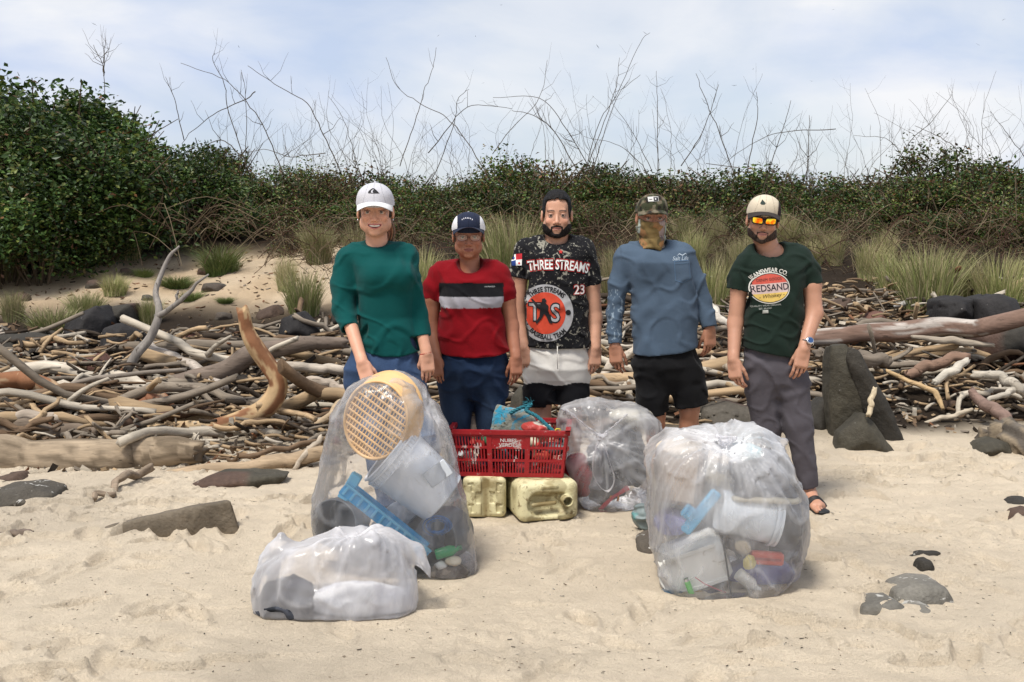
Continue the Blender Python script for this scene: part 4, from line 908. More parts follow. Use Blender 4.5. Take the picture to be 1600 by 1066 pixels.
def hand(g, wrist, d, palm, thumb, s=1.0, curl=.45, side=1, spread=.06):
    """wrist point, d = direction of the fingers, palm = direction the palm faces, thumb = thumb side"""
    d = Vector(d).normalized(); t = Vector(thumb); t = (t - d*t.dot(d)).normalized(); p = d.cross(t); p = p if p.dot(Vector(palm)) > 0 else -p
    w = Vector(wrist); k0 = w + d*.095*s
    M = Matrix((t, p, d)).transposed()
    g.box(w + d*.052*s + p*.002, (.038*s, .0135*s, .048*s), .013*s, M=M, k=.012*s)
    g.cone(w - d*.02*s, w + d*.03*s, .026*s, .024*s, .015*s, flat=(p, .75))
    g.ell(w + d*.035*s + t*.022*s + p*.010*s, (.018*s, .015*s, .028*s), M=M, k=.01*s)
    L = [.072, .082, .076, .060]; off = [.031, .0105, -.0105, -.030]; back = [.0, .004, .0, -.010]
    for i in range(4):
        b = k0 + t*off[i]*s + d*(back[i] - .008)*s; a = curl*(.55 + .12*i); dirn = (d + t*(off[i]*1.2)).normalized(); r = (.0088, .009, .0086, .0076)[i]*s; q = b - dirn*.02*s
        for j, f in enumerate((.45, .31, .26)):
            ang = a*(1.0 if j == 0 else 1.25); dirn = (dirn*math.cos(ang) + p*math.sin(ang)).normalized(); e = b + dirn*L[i]*f*s*1.05
            g.cone(q if j == 0 else b, e, r, r*.90, .0025*s); r *= .90; q = b; b = e
    b = w + d*.022*s + t*.026*s + p*.006*s; dirn = (d*.88 + t*.36 + p*.35).normalized(); r = .0115*s
    for j, L_ in enumerate((.042, .030, .026)):
        e = b + dirn*L_*s; g.cone(b, e, r, r*.88, .004*s); b = e; r *= .88; dirn = (dirn*math.cos(.28) + (p*.5 - t*.6 + d*.3).normalized()*math.sin(.28)).normalized()
def arm(P, R, d, palm, thumb, skin, s=1.0, curl=.45, h=.0038, cut=None):
    P = [np.array(p, float) for p in P]; A = np.array(P); hd = P[-1] + np.array(Vector(d).normalized())*.20*s
    g = Grid(np.minimum(A.min(0), hd) - .07, np.maximum(A.max(0), hd) + .07, h); limb(g, P, R, .02); hand(g, P[-1], d, palm, thumb, s, curl)
    V, Q = g.mesh(); V = relax(V, Q, 1, .3); dn = np.array(Vector(d).normalized()); t = (V - P[-1]) @ dn
    C = np.array(skin)[None]*(1 + .06*vn3(V[:, 0]*25, V[:, 1]*25, V[:, 2]*25))[:, None]; w = sstep(.08, .17, t/s)[:, None]*.25; C = C*(1-w) + np.array(skin)*[1.15, .85, .8]*w
    return V, Q, C
def join(parts):
    V, Q, C, b = [], [], [], 0
    for v, q, c in parts: V.append(v); Q.append(q + b); C.append(c); b += len(v)
    return np.vstack(V), np.vstack(Q), np.vstack(C)
def loft(g, rows, Y0, k=.0, e=2.3, mode='u'):
    """rows: (py, xl, xr, half depth m, y offset m), top to bottom, in photo pixels at depth Y0"""
    z = np.array([W(800, r[0], Y0).z for r in rows])[::-1]; xl = np.array([W(r[1], r[0], Y0).x for r in rows])[::-1]; xr = np.array([W(r[2], r[0], Y0).x for r in rows])[::-1]
    dp = np.array([r[3] for r in rows])[::-1]; yo = np.array([r[4] if len(r) > 4 else 0 for r in rows])[::-1]
    def fn(X, Y, Z):
        zz = Z; i = lambda a: np.interp(zz, z, a); cx, w = (i(xl) + i(xr))/2, (i(xr) - i(xl))/2; q = i(dp); ys = i(yo) + Y0
        n = (np.abs((X - cx)/w)**e + np.abs((Y - ys)/q)**e)**(1/e); d = (n - 1)*np.minimum(w, q)*.92
        return np.maximum(d, np.maximum(z[0] - Z, Z - z[-1]))
    g.op((xl.min(), Y0 - dp.max() - .1, z[0]), (xr.max(), Y0 + dp.max() + .1, z[-1]), fn, k, mode)
def cutplane(g, c, d, R):
    c = np.array(c, float); d = np.array(Vector(d).normalized())
    def fn(X, Y, Z):
        x, y, z = X - c[0], Y - c[1], Z - c[2]; return np.maximum(-(x*d[0] + y*d[1] + z*d[2]), np.sqrt(x*x + y*y + z*z) - R)
    g.op(c - R, c + R, fn, .002, 's')
def folds(g, amp=.005, seed=0, diag=.6, band=.03):
    def fn(x, y, z):
        a = fbm3(x*4.5 + seed, y*4.5, z*7, 2); r = 1 - np.abs(vn3((x + diag*z)*9 + seed*2, y*5, (z - diag*x)*4 + seed)); r2 = 1 - np.abs(vn3((x - diag*z)*7 + seed*5, y*5, (z + .4*x)*11))
        return -(amp*.35*a + amp*1.7*(sstep(.70, 1, r)) + amp*1.2*sstep(.74, 1, r2)) + amp*.9
    g.displace(fn, band)
def PX(Y0): return lambda a, b, dy=0.0: np.array(tuple(W(a, b, Y0 + dy)))
def cap_(head, parent, crown, brim, under, panel=None, tilt=0, name="cap", hgt=.092, brimlen=.068, droop=.032, fwd=.016, base_=.038, m=None):
    """crown shell, button and curved visor"""
    h = head; c = empty(name, tuple(h.pos), None, None); c.parent = parent; c.matrix_parent_inverse = Matrix.Translation(-Vector(parent.location)) if parent.location.length else Matrix()
    g = Grid(h.pos - .17*h.s, h.pos + .17*h.s, .003); g.ell(h.T((0, .008, .040)), np.array((.087*h.w, .110, hgt))*h.s, M=h.R, k=0)
    g.ell(h.T((0, -.035, .075)), np.array((.070*h.w, .062, .052))*h.s, M=h.R, k=.03)
    up = np.array(h.R @ Vector((0, -.10, 1)).normalized()); base = h.T((0, 0, .030))
    g.all(lambda X, Y, Z: -((X - base[0])*up[0] + (Y - base[1])*up[1] + (Z - base[2])*up[2]), mode='i')
    g.ell(h.T((0, .008, .030)), np.array((.081*h.w, .103, .078))*h.s, M=h.R, k=.002, mode='s')
    g.ell(h.T((0, .014, .045 + hgt)), np.array((.007, .007, .005))*h.s, k=.002)
    V, Q = g.mesh(); q = h.loc(V); C = np.tile(np.array(crown, float), (len(V), 1))
    if panel is not None: mk = panel[0](q); C = np.where(mk[:, None], np.array(panel[1])[None], C)
    seam = (np.abs(q[:, 0]) < .0012) | (np.abs(np.abs(q[:, 0]) - .035 - (.10 - q[:, 2])*.28) < .0012); C = C*(1 - .35*seam[:, None])
    o = mesh_np("crown", V, Q, m or M_capcloth, c, col=C, origin=None)
    # visor
    NU, NV = 25, 9; P = []
    for top in (1, 0):
        for i in range(NU):
            ph = math.radians(-68 + 136*i/(NU-1)); ix, iy = .0865*math.sin(ph), -.108*math.cos(ph) + .008; 
            for j in range(NV):
                t = j/(NV-1); L = brimlen*max(0, math.cos(ph*1.15))**.55; x = ix*(1 + .0*t); y = iy - L*t
                zz = base_ + .010*math.cos(ph) - droop*(x/.085)**2*(.35 + .9*t) - fwd*t*math.cos(ph) - (.0 if top else .0035)
                P.append(h.T((x, y, zz)))
    n = NU*NV; Fq = []
    for i in range(NU-1):
        for j in range(NV-1): a = i*NV + j; Fq.append((a, a+NV, a+NV+1, a+1)); Fq.append((n+a, n+a+1, n+a+NV+1, n+a+NV))
        a = i*NV + NV-1; Fq.append((a, a+NV, n+a+NV, n+a))
    Cv = np.vstack([np.tile(np.array(brim, float), (n, 1)), np.tile(np.array(under, float), (n, 1))]); mesh_np("visor", np.array(P), Fq, m or M_capcloth, c, col=Cv)
    return c, o
M_capcloth = cloth("cap_cloth", None, .0012, 500)
def P0(o): return o
def person(loc, label):
    e = empty("person", loc, label, "person"); return e
def child(name, V, Q, m, par, C=None, smooth=True):
    """geometry given in world coordinates, parent an unrotated Empty chain"""
    off = np.array(world_loc(par)); return mesh_np(name, V - off, Q, m, par, smooth, C)
def world_loc(o):
    v = Vector((0, 0, 0)); p = o
    while p is not None: v += Vector(p.location); p = p.parent
    return tuple(v)
# ---- flat print laid on cloth
def text_poly(txt, bold=0.0, shear=0.0):
    cu = bpy.data.curves.new("t", 'FONT'); cu.body = txt; cu.align_x = 'CENTER'; cu.align_y = 'CENTER'; cu.offset = bold; cu.resolution_u = 3; cu.shear = shear; cu.fill_mode = 'FRONT'
    o = bpy.data.objects.new("t", cu); COL.objects.link(o); dg = bpy.context.evaluated_depsgraph_get(); me = bpy.data.meshes.new_from_object(o.evaluated_get(dg)); bpy.data.objects.remove(o)
    V = [(v.co.x, v.co.y) for v in me.vertices]; Fc = [tuple(p.vertices) for p in me.polygons]; bpy.data.meshes.remove(me); return V, Fc
def decal(name, V, Fc, mapf, bvh, m, parent, lift=.003, cell=.012, dirn=(0, 1, 0), start=-1.0, backup=None):
    bm = bmesh.new(); vs_ = [bm.verts.new((*mapf(*p), 0)) for p in V]
    for f in Fc:
        try: bm.faces.new([vs_[i] for i in f])
        except ValueError: pass
    if not bm.faces: return None
    xs = [v.co.x for v in bm.verts]; ys = [v.co.y for v in bm.verts]
    for ax, a in ((0, xs), (1, ys)):
        q = math.floor(min(a)/cell)*cell + cell
        while q < max(a):
            co = (q, 0, 0) if ax == 0 else (0, q, 0); no = (1, 0, 0) if ax == 0 else (0, 1, 0)
            bmesh.ops.bisect_plane(bm, geom=bm.verts[:] + bm.edges[:] + bm.faces[:], plane_co=co, plane_no=no, dist=1e-6); q += cell
    bad = []
    for v in bm.verts:       # co = (X, Z) in the world
        o = Vector((v.co.x, start, v.co.y)); o = o if backup is None else backup(v.co.x, v.co.y); hit = bvh.ray_cast(o, Vector(dirn))
        if hit[0] is None: bad.append(v); continue
        v.co = hit[0] - Vector(dirn).normalized()*lift
    bmesh.ops.delete(bm, geom=bad, context='VERTS')
    bm.verts.ensure_lookup_table(); bm.normal_update(); Vw = np.array([tuple(v.co) for v in bm.verts]); bm.verts.index_update(); Fw = [tuple(v.index for v in f.verts) for f in bm.faces if f.calc_area() > 0]; bm.free()
    if not len(Vw) or not Fw: return None
    return child(name, Vw, Fw, m, parent)
def bvh_of(V, Q): return BVHTree.FromPolygons([tuple(v) for v in V], [tuple(map(int, q)) for q in Q])
def ink(name, c, rough=.7): return mat(name, c, rough, spec=.25, bump=(300, .0006), noise=(60, .10))
INK = {}
def get_ink(c):
    if c not in INK: INK[c] = ink("printed_ink", c)
    return INK[c]
def disc(rx, rz, n=40, r0=0.0):
    V = [(rx*math.cos(2*PI*i/n), rz*math.sin(2*PI*i/n)) for i in range(n)]
    if r0 == 0: return V, [tuple(range(n))]
    V += [(rx*r0*math.cos(2*PI*i/n), rz*r0*math.sin(2*PI*i/n)) for i in range(n)]
    return V, [(i, (i+1) % n, n + (i+1) % n, n + i) for i in range(n)]
class Print:
    """places print by photo pixel at the depth of the cloth"""
    def __init__(s, bvh, Y, parent): s.b, s.Y, s.p = bvh, Y, parent
    def w(s, px, py): q = W(px, py, s.Y); return (q.x, q.z)
    def poly(s, name, pts, col, lift=.003, faces=None): return decal(name, pts, faces or [tuple(range(len(pts)))], lambda a, b: s.w(a, b), s.b, get_ink(col), s.p, lift)
    def shape(s, name, VF, cx, cy, col, lift=.003, rot=0):
        c, n = math.cos(rot), math.sin(rot); return decal(name, VF[0], VF[1], lambda a, b: s.w(cx + a*c - b*n, cy - a*n - b*c), s.b, get_ink(col), s.p, lift)
    def text(s, txt, cx, cy, size, col, lift=.004, rot=0, bold=0, arc=0, shear=0, sx=1.0, name="lettering", cell=.012):
        """arc: radius in px, + = bulging up (text on top of a circle), - = text hanging under a circle; (cx,cy) the text's middle"""
        V, Fc = text_poly(txt, bold, shear); c, n = math.cos(rot), math.sin(rot)
        def f(a, b):
            a, b = a*size*sx, b*size
            if arc > 0: th = a/arc; a, b = (arc + b)*math.sin(th), (arc + b)*math.cos(th) - arc
            elif arc < 0: R = -arc; th = a/R; a, b = (R - b)*math.sin(th), R - (R - b)*math.cos(th)
            return s.w(cx + a*c - b*n, cy - (a*n + b*c))
        return decal(name, V, Fc, f, s.b, get_ink(col), s.p, lift, cell)
def foot_geo(pos, yaw, skin, s=1.0):
    """bare foot, heel at pos (ground level), toes towards -Y turned by yaw"""
    R = np.array(basis(yaw)); T = lambda p: np.array(pos) + R @ (np.array(p, float)*s)
    g = Grid(np.array(pos) - [.15*s, .30*s, .02], np.array(pos) + [.15*s, .15*s, .22*s], .0045); 
    g.cone(T((0, .02, .20)), T((0, .01, .07)), .036*s, .036*s, .02); g.cone(T((0, .025, .032)), T((0, .0, .055)), .030*s, .036*s, .02)
    g.cone(T((0, -.02, .05)), T((.004, -.135, .024)), .036*s, .020*s, .02, flat=((0, 0, 1), .9)); g.cone(T((-.025, -.12, .02)), T((.03, -.11, .018)), .018*s, .016*s, .02)
    for i, (x, L, r) in enumerate([(-.030, .046, .0125), (-.009, .044, .0085), (.008, .038, .008), (.023, .030, .0075), (.037, .022, .007)]): g.cone(T((x, -.135 + .008*i*.5, .016)), T((x*1.05, -.145 - L + .012*i, .010)), r*s, r*.9*s, .003)
    V, Q = g.mesh(); return V, Q, np.array(skin)[None]*(1 + .08*vn3(V[:, 0]*30, V[:, 1]*30, V[:, 2]*30))[:, None]
def sandal(pos, yaw, par, col=(.012, .012, .013)):
    R = Matrix.Rotation(math.radians(yaw), 3, 'Z'); P = Vector(pos); e = empty("sandal", tuple(P - Vector(world_loc(par))), None, None); e.parent = par
    g = Grid(np.array(pos) - [.12, .28, .03], np.array(pos) + [.12, .10, .12], .004); T = lambda p: np.array(P + R @ Vector(p))
    g.cone(T((0, .03, 0)), T((0, -.06, 0)), .036, .038, .02, flat=((0, 0, 1), .36)); g.cone(T((0, -.06, 0)), T((.004, -.155, 0)), .038, .047, .03, flat=((0, 0, 1), .3)); V, Q = g.mesh()
    child("sole", V, Q, M_rubber, e)
    mb = MB()
    for z0, y0 in ((.052, -.085), (.050, -.105)):
        pts = [P + R @ Vector((x, y0 + .01*abs(x)/.05, z0*math.cos(x/.052*1.45) + .004)) for x in np.linspace(-.050, .056, 11)]; mb.tube([tuple(p) for p in pts], .0035, 6, flat=4)
    o = np.array(world_loc(e)); mb.v = [tuple(np.array(v) - o) for v in mb.v]; mb.build("strap", M_rubber, e, smooth=True)
M_rubber = mat("black_rubber", (.012, .012, .013), .6, bump=(200, .001))
def denim(name, col): return mat(name, attr=True, rough=.88, spec=.12, sheen=.03, noise=[(4, .16), (260, .22)], bump=[(16, .006), (500, .0012)])
M_denim = denim("denim", None)
def trousers(par, Y0, rows, legs, hem=None, m=None, col=(.05, .08, .16), name="trousers", h=.007, amp=.005, seed=1, fade=0.0, e=2.4, hipk=.03):
    """legs: list of lists of (px,py,dy,r px)"""
    q = PX(Y0); allp = []; s = SCL(Y0)
    for L in legs: allp += [q(a, b, dy) for a, b, dy, r in L]
    rows = [((r[0], r[1] + 5, r[2] - 5, r[3]*.84) + tuple(r[4:])) if i < 2 else r for i, r in enumerate(rows)]
    for r in rows: allp += [q(r[1], r[0]), q(r[2], r[0])]
    A = np.array(allp); g = Grid(A.min(0) - [.09, .2, .02], A.max(0) + [.09, .2, .03], h); loft(g, rows, Y0, 0, e)
    for L in legs:
        for i in range(len(L)-1): a, b = L[i], L[i+1]; g.cone(q(*a[:3]), q(*b[:3]), a[3]*s, b[3]*s, hipk if i == 0 else .02)
    folds(g, amp, seed, .5)
    for L in legs:
        a, b = q(*L[-2][:3]), q(*L[-1][:3]); d = b - a; cutplane(g, b, d, L[-1][3]*s*1.5 + .03); d = d/np.linalg.norm(d); g.cone(b + d*.04, b - d*.02, L[-1][3]*s - .011, L[-1][3]*s - .014, .001, 's')
    V, Q = g.mesh(); V = relax(V, Q, 1, .5)
    C = np.tile(np.array(col, float), (len(V), 1))
    if fade:
        for L in legs:
            m_ = q(*L[1][:3]); w = np.exp(-(((V[:, 0] - m_[0])/.055)**2 + ((V[:, 2] - m_[2] - .10)/.22)**2))*(V[:, 1] < Y0)*fade; C = C + w[:, None]*np.array([.06, .085, .11])
    return child(name, V, Q, m or M_denim, par, C)
def shirt(par, Y0, rows, shoulders, sleeves, hemz, neck, m, colf, name="shirt", h=.0055, amp=.005, seed=0, cuff=True, extra=None, band=None, diag=.6):
    """sleeves: lists of (px,py,dy,r px); neck: (px,py,dy, rx, ry, rz) hole; hemz: list of (px,py)"""
    q = PX(Y0); s = SCL(Y0); A = []
    for L in sleeves: A += [q(a, b, dy) for a, b, dy, r in L]
    for r in rows: A += [q(r[1], r[0]), q(r[2], r[0])]
    A = np.array(A); g = Grid(A.min(0) - [.09, .22, .04], A.max(0) + [.09, .22, .10], h); loft(g, rows, Y0, 0)
    for L in shoulders:
        for i in range(len(L)-1): a, b = L[i], L[i+1]; g.cone(q(*a[:3]), q(*b[:3]), a[3]*s, b[3]*s, .05)
    if extra: extra(g, q, s)
    for L in sleeves:
        for i in range(len(L)-1): a, b = L[i], L[i+1]; g.cone(q(*a[:3]), q(*b[:3]), a[3]*s, b[3]*s, .030 if i == 0 else .015)
    folds(g, amp, seed, diag)
    for L in sleeves:
        a, b = q(*L[-2][:3]), q(*L[-1][:3]); d = b - a; d = d/np.linalg.norm(d); cutplane(g, b, d, L[-1][3]*s*1.4 + .02)
        g.cone(b + d*.05, b - d*.02, L[-1][3]*s - .009, L[-1][3]*s - .012, .001, 's')
    hx = np.array([W(a, b, Y0).x for a, b in hemz]); hz = np.array([W(a, b, Y0).z for a, b in hemz]); zc = hz.max() + .01; cxm = (hx[0]+hx[-1])/2
    tb = (min(hx) - .03, max(hx) + .03)
    def hem(X, Y, Z): return np.where((X > tb[0]) & (X < tb[1]), np.interp(X, hx, hz) - Z, -1.0) + 0*Y
    g.op((tb[0], Y0-.3, hz.min()-.2), (tb[1], Y0+.3, zc), hem, 0, 'i')
    c = q(neck[0], neck[1], neck[2]); g.ell(c, neck[3:6], k=.004, mode='s')
    # collar rib: a ring of darker colour where the neck hole meets the cloth
    V, Q = g.mesh(); V = relax(V, Q, 1, .4); C = colf(V)
    e = (((V - c)/np.array(neck[3:6]))**2).sum(1)**.5; C = C*np.where((e < 1.16)[:, None] & (e > .9)[:, None], .72, 1.0)
    o = child(name, V, Q, m, par, C); return o, V, Q
# ------------------------------------------------------------------ the five people
def core(P, R, skin):
    A = np.array(P); g = Grid(A.min(0) - .14, A.max(0) + .14, .016)
    for i in range(len(P)-1): g.cone(P[i], P[i+1], R[i], R[i+1], .03)
    V, Q = g.mesh(); return V, Q, np.tile(np.array(skin), (len(V), 1))
def ground_at(x, y): return zt(x, y)
SK1, SK2, SK3, SK4, SK5 = (.57, .30, .20), (.32, .135, .08), (.50, .27, .18), (.36, .17, .105), (.45, .235, .155)

def woman_teal():
    Y = 5.5; q = PX(Y); s = SCL(Y); base = q(612, 800); base[2] = ground_at(base[0], Y)
    p = person(tuple(base), "smiling woman in teal long sleeve top, white cap and jeans holding a bag")
    h = Head(q(586.5, 331, 0), 1.04, yaw=4, pitch=2, roll=0, skin=SK1, w=1.05, jaw=1.10, smile=True, fem=True, neck_to=q(588, 385), neck_r=.050, chest=.11, lip=(.42, .11, .11), ears=True)
    hv = h.finish(brows=(.05, .028, .02))
    a1 = arm([q(544, 412, .03), q(539, 480, -.03), q(566, 566, -.22)], [.044, .037, .027], (.35, -.35, -1), (.5, .8, 0), (1, -.25, 0), SK1, .94, 1.15)
    a2 = arm([q(634, 408, .02), q(653, 490, 0), q(666, 552, -.06)], [.042, .035, .026], (.12, -.1, -1), (-.3, .9, 0), (-1, -.4, 0), SK1, .94, .6)
    c0 = core([q(588, 400, .04), q(600, 480, .03), q(606, 560, .02), q(606, 600, .02)], [.07, .08, .09, .09], SK1)
    fs = [core([q(575, 600), q(585, 690, -.03), q(606, 782, -.04)], [.07, .045, .035], SK1), core([q(634, 600), q(664, 690, -.05), q(678, 782, .01)], [.07, .045, .035], SK1)]
    for fx, fy in ((606, -.05), (678, .0)):
        g0 = q(fx, 800, fy); g0[2] = ground_at(g0[0], Y + fy); fs.append(foot_geo(g0 + [0, 0, .012], 0, SK1, .95)); sandal(tuple(g0 + [0, 0, .012]), 0, p)
    V, Q, C = join([hv, a1, a2, c0] + fs); child("body", V, Q, M_skin, p, C)
    off = np.array(world_loc(p)); h.eyes(p); fix_eyes(p)
    # teeth
    g = Grid(h.T((0, -.08, -.068)) - .03, h.T((0, -.08, -.068)) + .03, .0016); g.ell(h.T((0, -.0788, -.0640)), np.array((.0262, .0130, .0078))*1.04, M=h.R, k=0); v, f = g.mesh(); child("teeth", v, f, M_teeth, p)
    # hair: dark under the cap, ponytail over the shoulder side
    v, f = h.shell(.0032, lambda x, y, z: np.maximum(-(y + .030), -(z + .028)), .002); child("hair", v, f, M_hair, p, np.tile([.045, .028, .02], (len(v), 1)))
    mb = MB(); rnd = random.Random(3)
    for k in range(26):
        a, b = rnd.uniform(-.014, .014), rnd.uniform(-.012, .012); P = [h.T((.03+a, .105+b, -.01)), h.T((.062+a, .085+b, -.06)), h.T((.068+a*1.3, .07+b, -.105)), h.T((.058+a, .062+b, -.145))]
        mb.tube([tuple(x) for x in catmull(np.array(P), 9)], [.006, .007, .007, .0068, .006, .005, .004, .003, .002], 5, col=(.20*rnd.uniform(.6, 1.5), .13*rnd.uniform(.6, 1.4), .07))
    child("ponytail", np.array(mb.v), mb.f, M_hair, p, np.array(mb.c))
    for sd_ in (-1, 1):
        mb = MB(); mb.tube([tuple(h.T((sd_*.079, -.002, -.034))), tuple(h.T((sd_*.080, -.003, -.043)))], .0035, 6); child("earring", np.array(mb.v), mb.f, M_metal, p)
    c, cr = cap_(h, p, (.50, .50, .54), (.72, .72, .72), (.30, .29, .28), hgt=.096, droop=.030); fixcap(c, p)
    b = world_bvh(cr, c); pr = Print(b, Y, c)
    pr.poly("logo", [(579.3,302.5),(580,300),(583.5,297),(586,295.4),(588,295.6),(592,298.5),(597,303.6),(590,303.6),(580,303.4)], (.012, .012, .015), .002)
    pr.poly("logo_wave", [(584,302.6),(584.3,299.6),(586.6,297.4),(588.3,297.8),(587,298.6),(586,300.2),(587.4,302.6)], (.50, .50, .54), .0035)
    def boobs(g, q, s):
        for x in (588, 626): g.ell(q(x, 432, -.085), (.066, .062, .062), k=.05)
    rows = [(384, 556, 620, .07, .03), (396, 538, 642, .095, .02), (415, 549, 648, .115, 0), (440, 555, 653, .120, 0), (465, 559, 652, .115, 0), (495, 560, 648, .110, 0), (525, 562, 655, .120, 0), (550, 560, 659, .125, 0), (575, 560, 662, .12, 0)]
    sh = [[(574, 390, .03, 15), (546, 402, .03, 18)], [(606, 390, .03, 15), (632, 400, .02, 18)]]
    sl = [[(543, 408, .03, 20.5), (537, 450, 0, 19.5), (538, 486, -.03, 18), (547, 514, -.10, 15.5)], [(634, 405, .02, 19), (646, 450, 0, 15), (654, 490, 0, 13), (660, 526, -.03, 12)]]
    colf = lambda V: np.tile([.003, .060, .058], (len(V), 1))
    shirt(p, Y, rows, sh, sl, [(556, 541), (575, 548), (600, 554), (630, 554.5), (660, 547)], (587, 370, -.03, .080, .088, .052), M_teal, colf, seed=3, amp=.0045, extra=boobs)
    trousers(p, Y, [(520, 566, 650, .11, .0), (545, 546, 656, .125, 0), (575, 534, 661, .14, 0), (600, 540, 664, .115, 0), (622, 560, 650, .07, .0)],
             [[(568, 600, 0, 32), (585, 690, -.03, 22), (606, 792, -.05, 14)], [(634, 600, -.02, 33), (664, 690, -.05, 23), (678, 792, 0, 14)]], col=(.030, .055, .115), seed=5, fade=.8)
    mb = MB(); w = q(665, 552, -.06); mb.tube([tuple(w + [.028*math.cos(t), .024*math.sin(t), .006*math.cos(t)]) for t in np.linspace(0, 2*PI, 15)], .003, 5, caps=False); child("bracelet", np.array(mb.v), mb.f, mat("bracelet_cord", (.35, .02, .02), .6), p)
def fix_eyes(p):
    off = Vector(world_loc(p))
    for o in p.children:
        if o.name.startswith("eye") and not o.get("_f"): o.data.transform(Matrix.Translation(-off)); o["_f"] = 1
    for o in p.children:
        if "_f" in o: del o["_f"]
def fixcap(c, p):
    """the cap parts were made in world coordinates: move them into the cap's own frame"""
    c.matrix_parent_inverse = Matrix(); off = Vector(p.location); c.location = Vector(c.location) - off; w = Vector(world_loc(c))
    for o in c.children: o.data.transform(Matrix.Translation(-w))
def world_bvh(o, c):
    w = np.array(world_loc(c)); return bvh_of([np.array(v.co) + w for v in o.data.vertices], [tuple(f.vertices) for f in o.data.polygons])
M_metal = mat("polished_metal", (.6, .6, .62), .25, metal=1); M_teal = cloth("teal_jersey"); M_cotton = cloth("cotton_knit")

